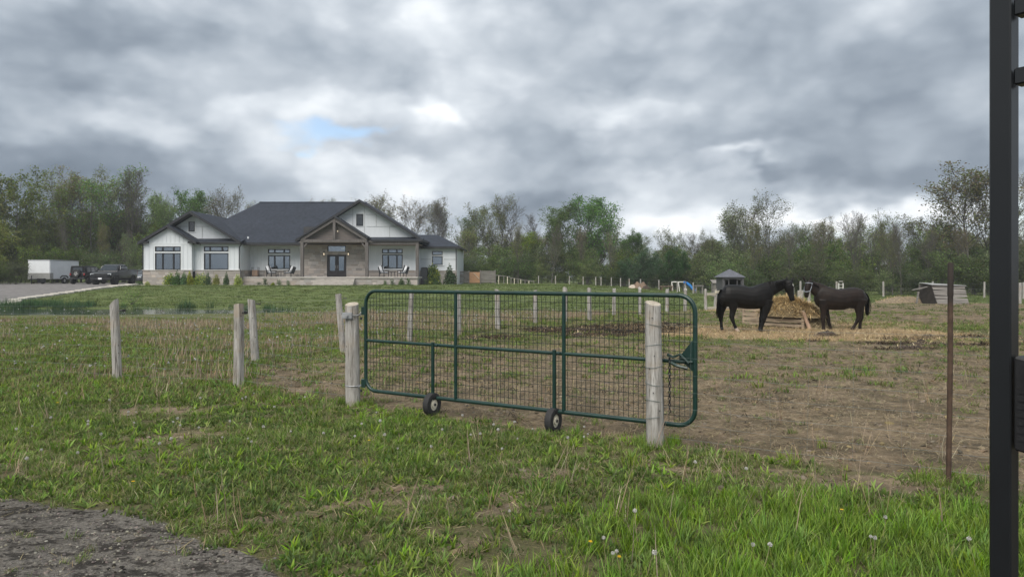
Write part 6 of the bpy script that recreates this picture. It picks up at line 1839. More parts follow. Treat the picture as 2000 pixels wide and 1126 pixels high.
plant('dark', 1262, 478, 76, 'left of the dark pair behind the blue slide', 1.0); plant('dark', 1318, 474, 77, 'right of the dark pair behind the blue slide', .9)
plant('dark', 1225, 500, 79, 'lowest of the dark trees, left of the pair', .9)
# woodland edge: bushes and young trees under the tall ones
G2 = 'bushes along the foot of the wood'
ROWN = ('in the front row, ', 'in the second row, ')
for row in range(2):
    for i, px in enumerate(range(-90, 300, 38)):
        q_ = px + rngt.uniform(-12, 12)
        plant('under', q_, 494 - row * 22 + rngt.uniform(-28, 26), 80 + row * 9 + rngt.uniform(-3, 4), ROWN[row] + mark(q_), rngt.uniform(.9, 1.3), grp='bushes behind the driveway')
    for i, px in enumerate(range(900, 1430, 32)):
        q_ = px + rngt.uniform(-12, 12)
        plant('under', q_, 504 - row * 18 + rngt.uniform(-26, 24), 85 + row * 9 + rngt.uniform(-4, 5) - (px - 905) * .012, ROWN[row] + mark(q_), rngt.uniform(.9, 1.3), grp='bushes behind the pasture fence')
    for i, px in enumerate(range(1425, 2080, 34)):
        q_ = px + rngt.uniform(-12, 12)
        plant('under', q_, 508 - row * 20 + rngt.uniform(-34, 26), 66 + row * 10 + rngt.uniform(-4, 6), ROWN[row] + mark(q_), rngt.uniform(.85, 1.3), grp='bushes behind the paddock')
for px in range(-160, 2180, 48):
    if 310 < px < 870: continue
    q_ = px + rngt.uniform(-14, 14)
    plant('under', q_, 508 + rngt.uniform(-10, 14), 112 + rngt.uniform(-4, 4), 'deep in the wood, ' + mark(q_), 1.6, grp='bushes deep in the wood')
# slim young trunks standing in front of the bushes
for px in (60, 128, 205, 243, 262, 1012, 1078, 1135, 1200, 1380, 1475, 1540, 1600, 1668, 1742, 1760, 1815, 1880):
    plant(rngt.choice(['bare', 'brown', 'olive']), px, 440 + rngt.uniform(-25, 20), (84 if px < 1400 else 64) + rngt.uniform(-2, 2), 'before bushes, ' + mark(px), .55, grp='slim young trees')
for q_, tp_, yy_ in ((-45, 486, 66), (-8, 500, 67.5), (30, 505, 69.5)): plant('under', q_, tp_, yy_, 'beside the far end of the driveway, ' + mark(q_), 1.0)
plant('under', 65, 512, 76.5, 'directly behind the white trailer', 1.0)
# filler rows deeper in the wood
for row, (Y0, top, step) in enumerate(((108, 446, 50), (124, 458, 60))):
    for px in range(-140 + row * 20, 2150, step):
        if 300 < px < 880 and row == 0: continue
        kd = rngt.choice(['olive', 'brown', 'edge', 'olive', 'bare'])
        plant(kd, px + rngt.uniform(-16, 16), top + rngt.uniform(-14, 20) + (12 if 1230 < px < 1420 else 0), Y0 + rngt.uniform(-5, 5), None, 1.1, grp='trees deep in the wood')
for px in range(-120, 330, 40): plant(rngt.choice(['edge', 'olive']), px + rngt.uniform(-10, 10), 415 + rngt.uniform(-25, 25), 98 + rngt.uniform(-4, 4), None, 1.2, grp='trees deep in the wood')
for px in range(1420, 2080, 46): plant(rngt.choice(['edge', 'olive', 'pale']), px + rngt.uniform(-14, 14), 468 + rngt.uniform(-18, 14), 92 + rngt.uniform(-5, 5), None, 1.1, grp='trees deep in the wood')
for px in range(900, 1250, 40): plant(rngt.choice(['edge', 'olive', 'olive']), px + rngt.uniform(-14, 14), 452 + rngt.uniform(-18, 20), 100 + rngt.uniform(-4, 4), None, 1.0, grp='trees deep in the wood')

# ------------------------------------------------------------------ garden shrubs and plants by the house
def make_shrub(seed, cols, n=1300, ls=.105, hw=.5, h=1.0):
    rng = np.random.default_rng(seed)
    u = unit(rng.normal(0, 1, (n, 3))) * (rng.random((n, 1)) ** .4); u[:, 2] = np.abs(u[:, 2])
    lump = 1 + .25 * np.sin(u[:, 0:1] * 5 + seed) * np.cos(u[:, 1:2] * 4)
    c = u * np.array([hw, hw, h]) * lump + rng.normal(0, .04, (n, 3)); c[:, 2] = np.maximum(c[:, 2], .03)
    v, f, cc = leaf_quads(rng, c, ls, palette(rng, n, cols), .4)
    me = mesh_np('foliage', v, [f], cols=cc); me.materials.append(leaf_m)
    st = np.zeros((9, 3)); a = rng.random(9) * 6.28; d = np.stack([np.cos(a) * .4, np.sin(a) * .4, np.ones(9)], 1)
    P = grow(rng, st, d, np.full(9, h * .8), 4, .12, 0); tv, tf = tubes(P, np.full(9, .014), np.full(9, .004), 4)
    s = mesh_np('stems', tv, [tf], smooth=True); s.materials.append(bark_m)
    return s, me
YEL = ((.32, .37, .055), (.26, .33, .055), (.37, .40, .08), (.19, .25, .05))
SHG = ((.09, .165, .06), (.07, .13, .052), (.11, .185, .07))
SHB = [make_shrub(1, YEL), make_shrub(2, SHG), make_shrub(3, YEL + SHG), make_shrub(4, SHG, 420, .09, .45, .8), make_shrub(5, SHG + YEL, 1800, .11, .55, 1.0), make_shrub(6, FRESH, 420, .055, .5, 1.0)]
def shrub(px, pt, Y, wpx, k, label, group=None):
    X = PX(px, Y); g = H(X, Y); h = PZ(pt, Y) - g; w = wpx / F * Y / 2 / .55
    t = thing('shrub', label, 'shrub', (X, Y, g - .02), 0, group); t.rotation_euler[2] = rngt.uniform(0, 6.28); t.scale = (w, w, max(.2, h) / 1.05)
    link(bpy.data.objects.new('stems', SHB[k][0]), t); link(bpy.data.objects.new('foliage', SHB[k][1]), t)
shrub(331, 533, 67.0, 24, 2, 'yellow-green shrub left below the left house window'); shrub(346, 532, 66.8, 22, 1, 'dark green shrub below the left house window'); shrub(360, 533, 66.9, 20, 1, 'dark green shrub right below the left house window')
shrub(371, 531, 66.9, 16, 0, 'bright yellow shrub right of the left house window'); shrub(386, 536, 67.2, 18, 2, 'yellow-green shrub left below the second house window'); shrub(397, 533, 67.1, 18, 2, 'mixed green shrub below the second house window'); shrub(406, 533, 67.2, 14, 1, 'narrow dark shrub below the second house window')
shrub(422, 536, 67.4, 16, 0, 'small yellow shrub under the right edge of the second window'); shrub(442, 533, 67.4, 13, 1, 'small dark shrub between the two yellow shrubs at the house corner'); shrub(465, 536, 67.6, 18, 0, 'yellow shrub at the downspout corner')
shrub(288, 549, 66.2, 12, 0, 'yellow plant at the left corner of the house'); shrub(273, 545, 66.4, 18, 3, 'loose green plant left of the house corner')
shrub(518, 536, 68.3, 14, 3, 'green potted plant in front of the left porch'); shrub(545, 541, 68.2, 14, 3, 'spindly plant in front of the left porch middle'); shrub(563, 543, 68.1, 10, 3, 'thin plant left of the entry plinth'); shrub(533, 551, 67.8, 10, 0, 'tiny flowering plant at the porch foot'); shrub(506, 547, 68.0, 12, 3, 'low plant beside the porch corner')
shrub(752, 543, 67.5, 9, 3, 'small dark plant left of the group at the right porch'); shrub(766, 540, 67.5, 12, 3, 'brownish spindly plant at the right porch'); shrub(784, 543, 67.4, 14, 1, 'low dark shrub at the right porch foot'); shrub(798, 537, 67.4, 12, 3, 'upright plant at the right end of the porch')
shrub(845, 515, 72.2, 28, 4, 'large round shrub beside the air conditioner'); shrub(879, 521, 72.6, 28, 1, 'large dark shrub at the right corner of the house'); shrub(832, 540, 70.6, 14, 3, 'low plant in front of the air conditioner'); shrub(852, 545, 71, 12, 3, 'ground cover between the two large shrubs')
# willow sapling on the pond bank in front of the driveway
Xs = 43.0
shrub(258, 560, 41, 46, 5, 'thin young willow bush on the pond bank')
# ------------------------------------------------------------------ ground plants (stuff scattered with geometry nodes)
protos = {}
def proto_collection(name, meshes):
    col = bpy.data.collections.new(name)
    for i, me in enumerate(meshes): col.objects.link(bpy.data.objects.new('%s_%02d' % (name, i), me))
    return col
def scatter(name, label, cat, col, pts, rot, scl, idx):
    me = bpy.data.meshes.new(name)
    n = len(pts); me.vertices.add(n); me.vertices.foreach_set('co', np.asarray(pts, np.float32).ravel())
    a = me.attributes.new('rot', 'FLOAT_VECTOR', 'POINT'); a.data.foreach_set('vector', np.asarray(rot, np.float32).ravel())
    a = me.attributes.new('scl', 'FLOAT_VECTOR', 'POINT'); a.data.foreach_set('vector', np.asarray(scl, np.float32).ravel())
    a = me.attributes.new('idx', 'INT', 'POINT'); a.data.foreach_set('value', np.asarray(idx, np.int32))
    o = link(bpy.data.objects.new(name, me)); tag(o, label, cat, kind='stuff')
    ng = bpy.data.node_groups.new(name, 'GeometryNodeTree')
    ng.interface.new_socket('Geometry', in_out='INPUT', socket_type='NodeSocketGeometry'); ng.interface.new_socket('Geometry', in_out='OUTPUT', socket_type='NodeSocketGeometry')
    N = ng.nodes; gi = N.new('NodeGroupInput'); go = N.new('NodeGroupOutput')
    ci = N.new('GeometryNodeCollectionInfo'); ci.inputs['Collection'].default_value = col; ci.inputs['Separate Children'].default_value = True; ci.inputs['Reset Children'].default_value = True
    ip = N.new('GeometryNodeInstanceOnPoints'); ip.inputs['Pick Instance'].default_value = True
    def attr(nm, typ):
        nd = N.new('GeometryNodeInputNamedAttribute'); nd.data_type = typ; nd.inputs['Name'].default_value = nm; return nd.outputs['Attribute']
    lk = ng.links.new
    lk(gi.outputs[0], ip.inputs['Points']); lk(ci.outputs[0], ip.inputs['Instance']); lk(attr('idx', 'INT'), ip.inputs['Instance Index'])
    e2r = N.new('FunctionNodeEulerToRotation'); lk(attr('rot', 'FLOAT_VECTOR'), e2r.inputs[0]); lk(e2r.outputs[0], ip.inputs['Rotation'])
    lk(attr('scl', 'FLOAT_VECTOR'), ip.inputs['Scale']); lk(ip.outputs[0], go.inputs[0])
    md = o.modifiers.new('scatter', 'NODES'); md.node_group = ng
    return o
def blades(seed, n, rad, lmin, lmax, wid, cols, lean=.35, droop=.5, segs=3, mat=None, tipcol=None, var=.25):
    rng = np.random.default_rng(seed); V = []; Fq = []; Ft = []; Cc = []; k = 0
    pal = palette(rng, n, cols, var)
    for i in range(n):
        a = rng.random() * 6.283; r = rad * math.sqrt(rng.random()); p = np.array([r * math.cos(a), r * math.sin(a), -.01])
        th = rng.random() * 6.283; ln = rng.uniform(lmin, lmax); e = rng.uniform(0, lean) + .6 * r / max(rad, .01) * lean
        d = np.array([math.cos(th) * math.sin(e), math.sin(th) * math.sin(e), math.cos(e)]); h = np.array([math.cos(th), math.sin(th), 0])
        sd = np.array([-math.sin(th + rng.normal(0, .6)), math.cos(th), 0]); sd /= np.linalg.norm(sd); w = wid * rng.uniform(.7, 1.3)
        for s in range(segs):
            t = s / segs; ww = w * (1 - t ** 1.8) * (.75 + .6 * t if t < .4 else 1)
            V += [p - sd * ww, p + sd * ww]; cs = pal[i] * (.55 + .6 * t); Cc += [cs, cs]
            p = p + d * ln / segs; d = d + (h * .6 - np.array([0, 0, .9])) * droop / segs * rng.uniform(.4, 1.2); d /= np.linalg.norm(d)
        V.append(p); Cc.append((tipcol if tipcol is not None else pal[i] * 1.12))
        for s in range(segs - 1): Fq.append((k + 2 * s, k + 2 * s + 1, k + 2 * s + 3, k + 2 * s + 2))
        Ft.append((k + 2 * segs - 2, k + 2 * segs - 1, k + 2 * segs)); k += 2 * segs + 1
    fl = ([np.array(Fq)] if Fq else []) + [np.array(Ft)]
    me = mesh_np('blades', np.array(V), fl, cols=np.array(Cc)); me.materials.append(mat or grass_m)
    return me
def join_np(ms, mat):
    V, Fl, Cs, k = [], [], [], 0
    for me in ms:
        n = len(me.vertices); v = np.empty(n * 3, np.float32); me.vertices.foreach_get('co', v); V.append(v.reshape(-1, 3))
        c = np.empty(n * 4, np.float32); me.color_attributes['Col'].data.foreach_get('color', c); Cs.append(c.reshape(-1, 4)[:, :3])
        for p in me.polygons: Fl.append([i + k for i in p.vertices])
        k += n
    q = np.array([f for f in Fl if len(f) == 4]).reshape(-1, 4); t = np.array([f for f in Fl if len(f) == 3]).reshape(-1, 3)
    me = mesh_np('blades', np.concatenate(V), [f for f in (q, t) if len(f)], cols=np.concatenate(Cs)); me.materials.append(mat)
    return me
G1 = ((.165, .262, .046), (.135, .225, .040), (.21, .295, .062), (.115, .185, .036), (.24, .24, .092))
G2_ = ((.20, .32, .046), (.175, .295, .042), (.24, .345, .060), (.145, .24, .040))
GB_ = ((.125, .185, .048), (.105, .16, .045), (.155, .21, .054))
TAN = ((.40, .33, .20), (.33, .27, .165), (.47, .39, .25), (.27, .215, .135))
PINK = ((.36, .27, .19), (.40, .315, .225), (.29, .215, .15), (.44, .375, .25))
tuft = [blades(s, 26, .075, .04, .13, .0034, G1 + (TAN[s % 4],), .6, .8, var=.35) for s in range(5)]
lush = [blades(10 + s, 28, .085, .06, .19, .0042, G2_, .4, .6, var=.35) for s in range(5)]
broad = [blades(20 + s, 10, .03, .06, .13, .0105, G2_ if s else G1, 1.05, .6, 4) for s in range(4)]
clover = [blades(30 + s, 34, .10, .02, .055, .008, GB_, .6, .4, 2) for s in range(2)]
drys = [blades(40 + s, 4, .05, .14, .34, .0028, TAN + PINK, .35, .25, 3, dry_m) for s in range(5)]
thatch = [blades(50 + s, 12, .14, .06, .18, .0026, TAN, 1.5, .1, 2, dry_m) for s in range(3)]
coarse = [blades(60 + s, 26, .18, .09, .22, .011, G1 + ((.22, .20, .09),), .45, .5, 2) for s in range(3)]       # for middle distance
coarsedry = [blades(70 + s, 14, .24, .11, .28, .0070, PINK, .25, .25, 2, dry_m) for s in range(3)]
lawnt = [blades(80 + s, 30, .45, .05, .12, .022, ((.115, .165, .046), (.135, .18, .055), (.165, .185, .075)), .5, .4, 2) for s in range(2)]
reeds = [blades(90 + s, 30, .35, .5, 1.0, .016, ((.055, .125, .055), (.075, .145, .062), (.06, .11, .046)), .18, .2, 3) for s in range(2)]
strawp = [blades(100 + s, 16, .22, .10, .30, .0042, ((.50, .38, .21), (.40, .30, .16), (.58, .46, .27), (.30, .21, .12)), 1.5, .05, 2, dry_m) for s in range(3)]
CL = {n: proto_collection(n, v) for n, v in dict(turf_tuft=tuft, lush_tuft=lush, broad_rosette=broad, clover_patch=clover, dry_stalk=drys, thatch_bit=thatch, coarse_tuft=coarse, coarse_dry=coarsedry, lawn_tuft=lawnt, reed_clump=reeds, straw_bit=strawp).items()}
rgn = np.random.default_rng(5)
def sample(ymin, ymax, dens, margin=1.15, xl=None, xr=None):
    """uniform points per square metre inside the view wedge"""
    w = ymax * .74 * margin + .8
    n = int((2 * w) * (ymax - ymin) * dens)
    x = rgn.uniform(-w, w, n); y = rgn.uniform(ymin, ymax, n)
    k = np.abs(x) < y * .74 * margin + .8
    return x[k], y[k]
def go(name, label, cat, cname, x, y, keep, s0, s1, tilt=.15, sz=1.0, zoff=0.0):
    k = rgn.random(len(x)) < keep
    x, y = x[k], y[k]; n = len(x)
    if not n: return
    z = height(x, y) + zoff
    rot = np.stack([rgn.normal(0, tilt, n), rgn.normal(0, tilt, n), rgn.uniform(0, 6.283, n)], 1)
    s = rgn.uniform(s0, s1, n); scl = np.stack([s, s, s * sz * rgn.uniform(.75, 1.25, n)], 1)
    scatter(name, label, cat, CL[cname], np.stack([x, y, z], 1), rot, scl, rgn.integers(0, len(CL[cname].objects), n))
def zmap(x, y):
    dirt, straw, man, grav, lawn, dry, wet, worn = zones(x, y)
    pad = ss(-.4, .4, x - xleft(y)) * ss(-.3, .4, y - yfront(x))
    bare = np.clip(np.maximum.reduce([dirt * 1.0, straw, man, grav * 1.1, worn, wet]), 0, 1)
    return dirt, straw, man, grav, lawn, dry, wet, worn, pad, bare
# foreground verge
x, y = sample(3.5, 9.5, 300); dirt, straw, man, grav, lawn, dry, wet, worn, pad, bare = zmap(x, y)
pn = vnoise(x, y, .9, 71, 3); lushz = ss(-.3, 1.2, x - (y - 4.2) * .55 + 1.2 * (pn - .5)) * (1 - ss(5.6, 6.6, y + .25 * x)) * (1 - pad)
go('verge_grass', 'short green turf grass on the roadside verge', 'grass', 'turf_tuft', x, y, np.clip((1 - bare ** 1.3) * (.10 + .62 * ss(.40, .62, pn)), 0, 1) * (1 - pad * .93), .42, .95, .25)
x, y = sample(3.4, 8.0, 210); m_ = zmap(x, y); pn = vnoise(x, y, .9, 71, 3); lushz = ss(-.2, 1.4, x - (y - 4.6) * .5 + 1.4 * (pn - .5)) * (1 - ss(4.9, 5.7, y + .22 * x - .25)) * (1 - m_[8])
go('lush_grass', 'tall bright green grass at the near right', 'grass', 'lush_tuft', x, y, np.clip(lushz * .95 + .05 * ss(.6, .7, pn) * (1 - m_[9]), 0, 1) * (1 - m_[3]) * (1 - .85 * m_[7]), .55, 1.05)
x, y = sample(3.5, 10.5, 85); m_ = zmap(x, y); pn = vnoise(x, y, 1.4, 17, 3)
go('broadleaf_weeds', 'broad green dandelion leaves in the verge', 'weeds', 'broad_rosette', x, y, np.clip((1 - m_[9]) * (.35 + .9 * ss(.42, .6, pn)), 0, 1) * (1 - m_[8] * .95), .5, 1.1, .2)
x, y = sample(3.5, 9.5, 120); m_ = zmap(x, y); pn = vnoise(x, y, 1.2, 27, 3)
go('clover', 'low dark green clover between the grass', 'clover', 'clover_patch', x, y, np.clip((1 - m_[9]) * ss(.38, .56, pn), 0, 1) * (1 - m_[8]), .7, 1.4)
x, y = sample(3.6, 12, 15); m_ = zmap(x, y)
go('dry_stems', 'thin tan dead stems standing in the verge', 'dry stems', 'dry_stalk', x, y, np.clip(.55 * (1 - m_[3]) * (.3 + .7 * (1 - m_[8])), 0, 1) * (.3 + ss(.5, .62, vnoise(x, y, .8, 19, 3))), .6, 1.25)
x, y = sample(3.6, 17, 110); m_ = zmap(x, y)
go('thatch', 'scattered dead grass bits lying on bare soil', 'thatch', 'thatch_bit', x, y, np.clip(.65 * np.maximum(m_[0], m_[7]) + .24, 0, 1) * (1 - .85 * m_[3]), .6, 1.2, .08, .35)
# longer grass left standing round the posts
fx_, fy_ = [], []
for (cx_, cy_, n_) in ((hx, hy, 26), (nx_, ny_, 34), (-6.2, 11.2, 24), (-4.03, 10.5, 24), (3.455, 5.62, 22), (-4.9, 13.5, 18), (-3.8, 15.8, 18)):
    a_ = rgn.uniform(0, 6.283, n_); r_ = rgn.uniform(.08, .24, n_); fx_.append(cx_ + r_ * np.cos(a_)); fy_.append(cy_ + r_ * np.sin(a_))
fx_ = np.concatenate(fx_); fy_ = np.concatenate(fy_)
go('post_grass', 'longer grass tufts standing round the fence and gate posts', 'grass', 'lush_tuft', fx_, fy_, np.full(len(fx_), .8), .45, .85, .2)
# paddock turf and middle distance
x, y = sample(9.0, 33, 40); m_ = zmap(x, y); pn = vnoise(x, y, .55, 81, 4)
outside = 1 - m_[8]
go('meadow_grass', 'green meadow grass in the middle distance', 'grass', 'coarse_tuft', x, y, np.clip((1 - m_[9] ** 1.2) * (.35 + .65 * outside) * ss(.25, .5, pn + .45 * outside), 0, 1) * (1 - .9 * np.clip(ss(.45, .7, m_[1] + m_[2]), 0, 1)) * (1 - ss(27.5, 29, y) * (1 - ss(-11, -8, x))), .5, 1.0, .15, .62)
x, y = sample(5.5, 24, 34); m_ = zmap(x, y); pn = vnoise(x, y, .8, 85, 4)
go('paddock_regrowth', 'thin short grass growing in the trampled paddock', 'grass', 'turf_tuft', x, y, np.clip(m_[8] * (.15 + .85 * ss(.42, .62, pn)) * (1 - m_[1]) * (1 - m_[2]), 0, 1) * (.35 + .65 * ss(9, 14, y)), .5, 1.1, .25, .7)
x, y = sample(11, 31.5, 30); m_ = zmap(x, y); pn = vnoise(x, y, .35, 91, 4)
go('dry_meadow', 'tan dead dandelion stalks standing in the field left of the fence', 'dry stalks', 'coarse_dry', x, y, np.clip(outside[:0].sum() + (1 - m_[8]) * (.03 + .50 * ss(.42, .62, pn + .14 * ss(17, 26, y))), 0, 1) * (.35 + .65 * ss(13, 20, y)) * (1 - ss(25.5, 27.5, y) * (1 - ss(-11, -6, x))) * (1 - ss(.93, 1.0, 2 - pond_d(x, y))), .55, 1.1, .12)
x, y = sample(33, 72, 3.4, 1.1); m_ = zmap(x, y)
lawnk = (1 - drive_mask(x, y)) * (1 - ss(.9, 1.0, 2 - pond_d(x, y))) * (1 - .85 * ss(.4, .7, m_[0])) * ((x > -8.5) | (x < -36.5) | (y < 66.3)) * (y < 68 + (x > -4) * 10) * np.clip(1 - (x < -35) * (y > 40), 0, 1)
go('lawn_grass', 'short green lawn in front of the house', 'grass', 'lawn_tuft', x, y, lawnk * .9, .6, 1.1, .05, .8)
# reeds on the pond
a = rgn.uniform(0, 6.283, 900); rr_ = rgn.uniform(.86, 1.10, 900); x = POND[0] + np.cos(a) * rr_ * POND[2]; y = POND[1] + np.sin(a) * rr_ * POND[3]
go('reeds', 'dark green reeds along the pond edge', 'reeds', 'reed_clump', x, y, np.where(y > POND[1], np.where(x < -26, .6, .12), .0), .4, .8, .06, .8, -.04)
x = rgn.uniform(-33, -23.0, 420); y = rgn.uniform(36.8, 40, 420)
go('reeds_bank', 'blue-green rushes on the far bank at the left', 'reeds', 'reed_clump', x, y, .6, .4, .8, .06, .8, -.04)
# straw around the feeder
x, y = sample(15, 28, 36, 1.05); m_ = zmap(x, y)
go('straw_litter', 'golden straw strewn on the ground around the hay feeder', 'straw', 'straw_bit', x, y, np.clip(ss(.25, .7, m_[1] + .25 * (vnoise(x, y, 1.1, 33, 3) - .5)) * .95 + .02 * m_[8], 0, 1), .6, 1.3, .12, .55)
x, y = sample(16, 44, 6, 1.05); m_ = zmap(x, y)
go('paddock_thatch', 'pale dead grass lying across the far paddock', 'dead grass', 'straw_bit', x, y, m_[8] * .55, .6, 1.4, .1, .35)

DK = [blades(110 + s, 16, .2, .05, .16, .008, ((.05, .036, .025), (.085, .06, .04), (.03, .022, .016), (.30, .22, .12)), 1.3, .2, 2, dry_m) for s in range(3)]
CL['muck_bit'] = proto_collection('muck_bit', DK)
x, y = sample(15, 26, 80, 1.05); m_ = zmap(x, y)
go('muck_litter', 'dark trampled muck and rotten straw strewn over the paddock', 'muck', 'muck_bit', x, y, np.clip(ss(.2, .6, m_[2]) * .9, 0, 1), .6, 1.3, .15, .7)
# clods of dry mud in the paddock, stones on the gravel
def rocks(seed, cols):
    rng = np.random.default_rng(seed); bm = bmesh.new(); bmesh.ops.create_icosphere(bm, subdivisions=1, radius=1)
    for v in bm.verts: v.co *= rng.uniform(.7, 1.15); v.co.z *= .6
    me = bpy.data.meshes.new('stone'); bm.to_mesh(me); bm.free()
    a = me.color_attributes.new('Col', 'FLOAT_COLOR', 'POINT'); c4 = np.ones((len(me.vertices), 4), np.float32); c4[:, :3] = palette(rng, 1, cols, .3)[0]
    a.data.foreach_set('color', c4.ravel()); me.materials.append(MAT['pebbles'] if 'pebbles' in MAT else vcol('pebbles', .9, .25, .2, 0, .01, .3))
    return me
CL['pebble'] = proto_collection('pebble', [rocks(s, ((.15, .138, .12), (.11, .10, .088), (.20, .185, .165), (.07, .063, .055), (.13, .118, .10))) for s in range(6)])
CL['clod'] = proto_collection('clod', [rocks(10 + s, ((.125, .098, .068), (.10, .078, .054), (.15, .12, .085))) for s in range(5)])
x, y = sample(3.4, 5.9, 900); gm = gravel_mask(x, y)
go('gravel_stones', 'grey gravel stones on the roadside at the lower left', 'gravel', 'pebble', x, y, gm * (.25 + .55 * ss(.4, .6, vnoise(x, y, 1.6, 63, 3))), .004, .014, .5)
x, y = sample(3.4, 5.9, 12); gm = gravel_mask(x, y)
go('gravel_larger', 'larger loose stones on the roadside gravel', 'gravel', 'pebble', x, y, gm * .35, .014, .026, .5)
x, y = sample(5.2, 16, 90); m_ = zmap(x, y); pn = vnoise(x, y, 1.6, 53, 3)
go('paddock_muck', 'dark crumbs of trampled muck on the paddock soil', 'muck', 'muck_bit', x, y, np.clip(m_[8] * ss(.5, .68, vnoise(x, y, .9, 57, 3)), 0, 1) * .16, .4, .9, .1, .5)
go('mud_clods', 'clods of dry trampled earth in the paddock', 'clods', 'clod', x, y, np.clip(np.maximum(m_[0] * m_[8], .7 * m_[7]) * ss(.45, .70, pn), 0, 1) * .8, .008, .034, .4)

x, y = sample(5.4, 17, 26); m_ = zmap(x, y); pn = vnoise(x, y, 1.1, 93, 3)
go('mud_lumps', 'low lumps of trampled mud in the paddock', 'mud', 'clod', x, y, np.clip(m_[0] * m_[8] * ss(.45, .65, pn), 0, 1), .015, .055, .25, .6, -.005)
x, y = sample(3.4, 8.5, 60); m_ = zmap(x, y)
go('worn_lumps', 'lumps of bare earth in the worn patches of the verge', 'soil', 'clod', x, y, np.clip(ss(.25, .6, m_[7]), 0, 1) * .8, .012, .05, .3, .6)
x, y = sample(3.4, 5.9, 40); gm = gravel_mask(x, y)
go('gravel_weeds', 'sparse weeds creeping into the roadside gravel', 'weeds', 'turf_tuft', x, y, gm * (.06 + .5 * ss(.58, .7, vnoise(x, y, 1.5, 87, 3))), .3, .7, .3)
CL['tar_crumb'] = proto_collection('tar_crumb', [rocks(30 + s, ((.022, .019, .016), (.032, .028, .024))) for s in range(4)])
x, y = sample(3.4, 5.9, 420); gm = gravel_mask(x, y)
go('dark_crumbs', 'dark damp crumbs of soil on the roadside gravel', 'soil', 'tar_crumb', x, y, gm * ss(.50, .62, vnoise(x, y * 2.2, 1.8, 67, 4)) * .5, .006, .018, .5)
# dandelions: stems with seed heads near the camera are things of their own
def dandelion_mesh():
    me_s = MB().tube([(0, 0, -.02), (.006, 0, .08), (.0, .004, .16), (.004, 0, .215)], [.0026, .0024, .0022, .0020], 5); me_s = me_s.build('stem', MAT['stem'], None, world=False)
    rng = np.random.default_rng(7); n = 110; d = unit(rng.normal(0, 1, (n, 3))); c = np.array([.004, 0, .222]) + d * .0125
    v, f, cc = leaf_quads(rng, c, .008, np.full((n, 3), .6)); hd = mesh_np('seed_head', v, [f]); hd.materials.append(MAT['seed_head'])
    bm = bmesh.new(); bmesh.ops.create_icosphere(bm, subdivisions=1, radius=.0045, matrix=Matrix.Translation((.004, 0, .222))); m2 = bpy.data.meshes.new('x'); bm.to_mesh(m2)
    bm2 = bmesh.new(); bm2.from_mesh(hd); bm2.from_mesh(m2); bm2.to_mesh(hd); bm.free(); bm2.free()
    sm = me_s.data; bpy.data.objects.remove(me_s)
    bm = bmesh.new()
    for k in range(26):
        a = k * 2.4; r = .004 + .0135 * (k / 26); q = bmesh.ops.create_cone(bm, cap_ends=True, segments=4, radius1=.0028, radius2=.001, depth=.010, matrix=Matrix.Translation((r * math.cos(a), r * math.sin(a), .008)))
    fl = bpy.data.meshes.new('flower'); bm.to_mesh(fl); bm.free(); fl.materials.append(MAT['dandelion_yellow'])
    return sm, hd, fl
DS, DH, DF = dandelion_mesh()
def dandelion(x, y, s, yellow=False, bare=False):
    lab = 'yellow dandelion flower low in the verge grass' if yellow else 'dandelion stalk with white seed head in the verge grass'
    t = thing('dandelion', lab, 'dandelion', (x, y, H(x, y)), 0, 'yellow dandelions' if yellow else 'dandelion seed heads'); del t['_base']
    t.rotation_euler = (rngt.gauss(0, .15), rngt.gauss(0, .15), rngt.uniform(0, 6.28)); t.scale = (s, s, s)
    link(bpy.data.objects.new('stem', DS), t)
    h = link(bpy.data.objects.new('flower_head' if yellow else 'seed_head', DF if yellow else DH), t)
    if yellow: h.location = (.004, 0, .212); h.scale = (1.15, 1.15, 1.1)
def ground_at(px, py):
    Y = CZ * F / (py - HOR); return PX(px, Y), Y
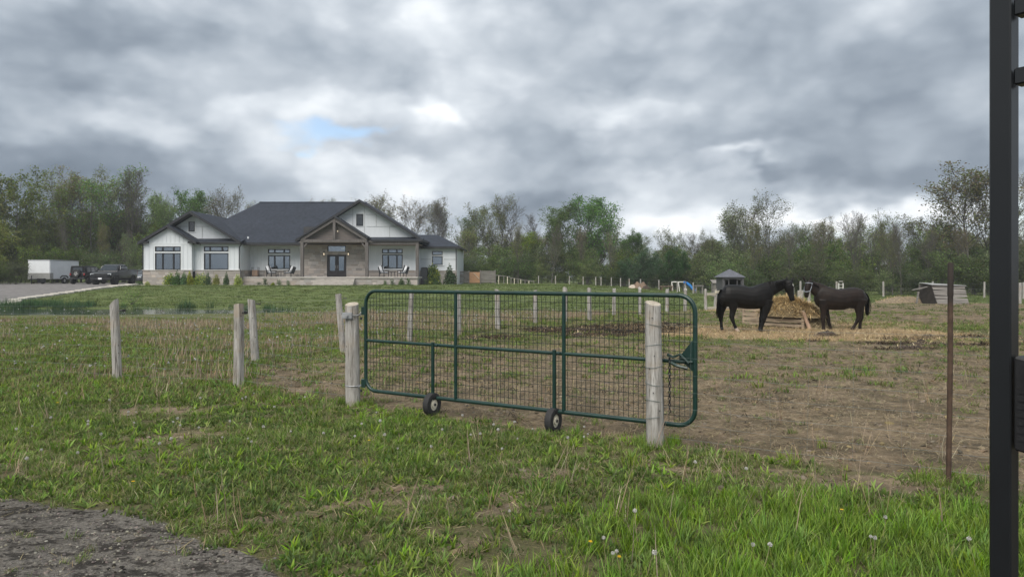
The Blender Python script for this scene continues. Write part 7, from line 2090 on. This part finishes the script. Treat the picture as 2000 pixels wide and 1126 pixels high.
known = [(1008, 1020), (1245, 1000 + 45), (1253, 1125), (1350, 935), (1476, 950), (1712, 1090), (1725, 1050), (1480, 1110), (1465, 1095), (1182, 1085), (1200, 1118), (1210, 1120), (1710, 1080), (1905, 1100), (165, 910), (80, 900), (315, 900), (345, 885),
         (55, 930), (570, 860), (620, 870), (500, 885), (430, 870), (735, 820), (748, 850), (705, 850), (755, 880), (780, 890), (930, 870), (915, 860), (990, 830), (1010, 840), (970, 850), (1050, 850), (350, 840), (260, 835), (100, 840), (395, 855), (470, 870), (840, 900), (980, 900)]
for (px, py) in known:
    x, y = ground_at(px + rngt.uniform(-8, 8), py + 16); dandelion(x, y, rngt.uniform(.6, 1.0))
for i in range(46):
    x, y = ground_at(rngt.uniform(0, 1240), rngt.uniform(775, 900))
    if y > yfront(x) + .1 and x > -2: continue
    dandelion(x, y, rngt.uniform(.5, 1.0))
for (px, py) in ((1150, 1088), (1646, 1030), (1211, 1122), (718, 882), (256, 965), (113, 803)):
    x, y = ground_at(px, py + 6); dandelion(x, y, .55, True)
def fluff():
    rng = np.random.default_rng(3); n = 9; d = unit(rng.normal(0, 1, (n, 3))); c = d * .012 + np.array([0, 0, .22])
    v, f, cc = leaf_quads(rng, c, .026, np.full((n, 3), .6)); me = mesh_np('fluff', v, [f], cols=np.full((len(v), 3), .36)); me.materials.append(dry_m); return me
CL['field_seed_head'] = proto_collection('field_seed_head', [fluff()])
x, y = sample(11, 32, 4.5); m_ = zmap(x, y)
go('field_seed_heads', 'countless white dandelion seed heads dotted over the field', 'seed heads', 'field_seed_head', x, y, (1 - m_[8]) * .6 * (1 - ss(.93, 1.0, 2 - pond_d(x, y))), .6, 1.2, .1)
# ------------------------------------------------------------------ the air between here and the wood
def build_haze():
    m = MB().box(-905, 905, -65, 1505, -1.6, 26)
    mt = bpy.data.materials.new('haze'); mt.use_nodes = True
    g = NG(mt.node_tree); g.n.remove(g.n['Principled BSDF'])
    v = g.node('ShaderNodeVolumePrincipled'); v.inputs['Color'].default_value = (.86, .90, .95, 1); v.inputs['Density'].default_value = .0005
    g.l.new(v.outputs[0], g.n['Material Output'].inputs['Volume'])
    o = m.build('haze', mt); tag(o, 'thin pale haze in the damp air', 'haze', kind='stuff')
build_haze()
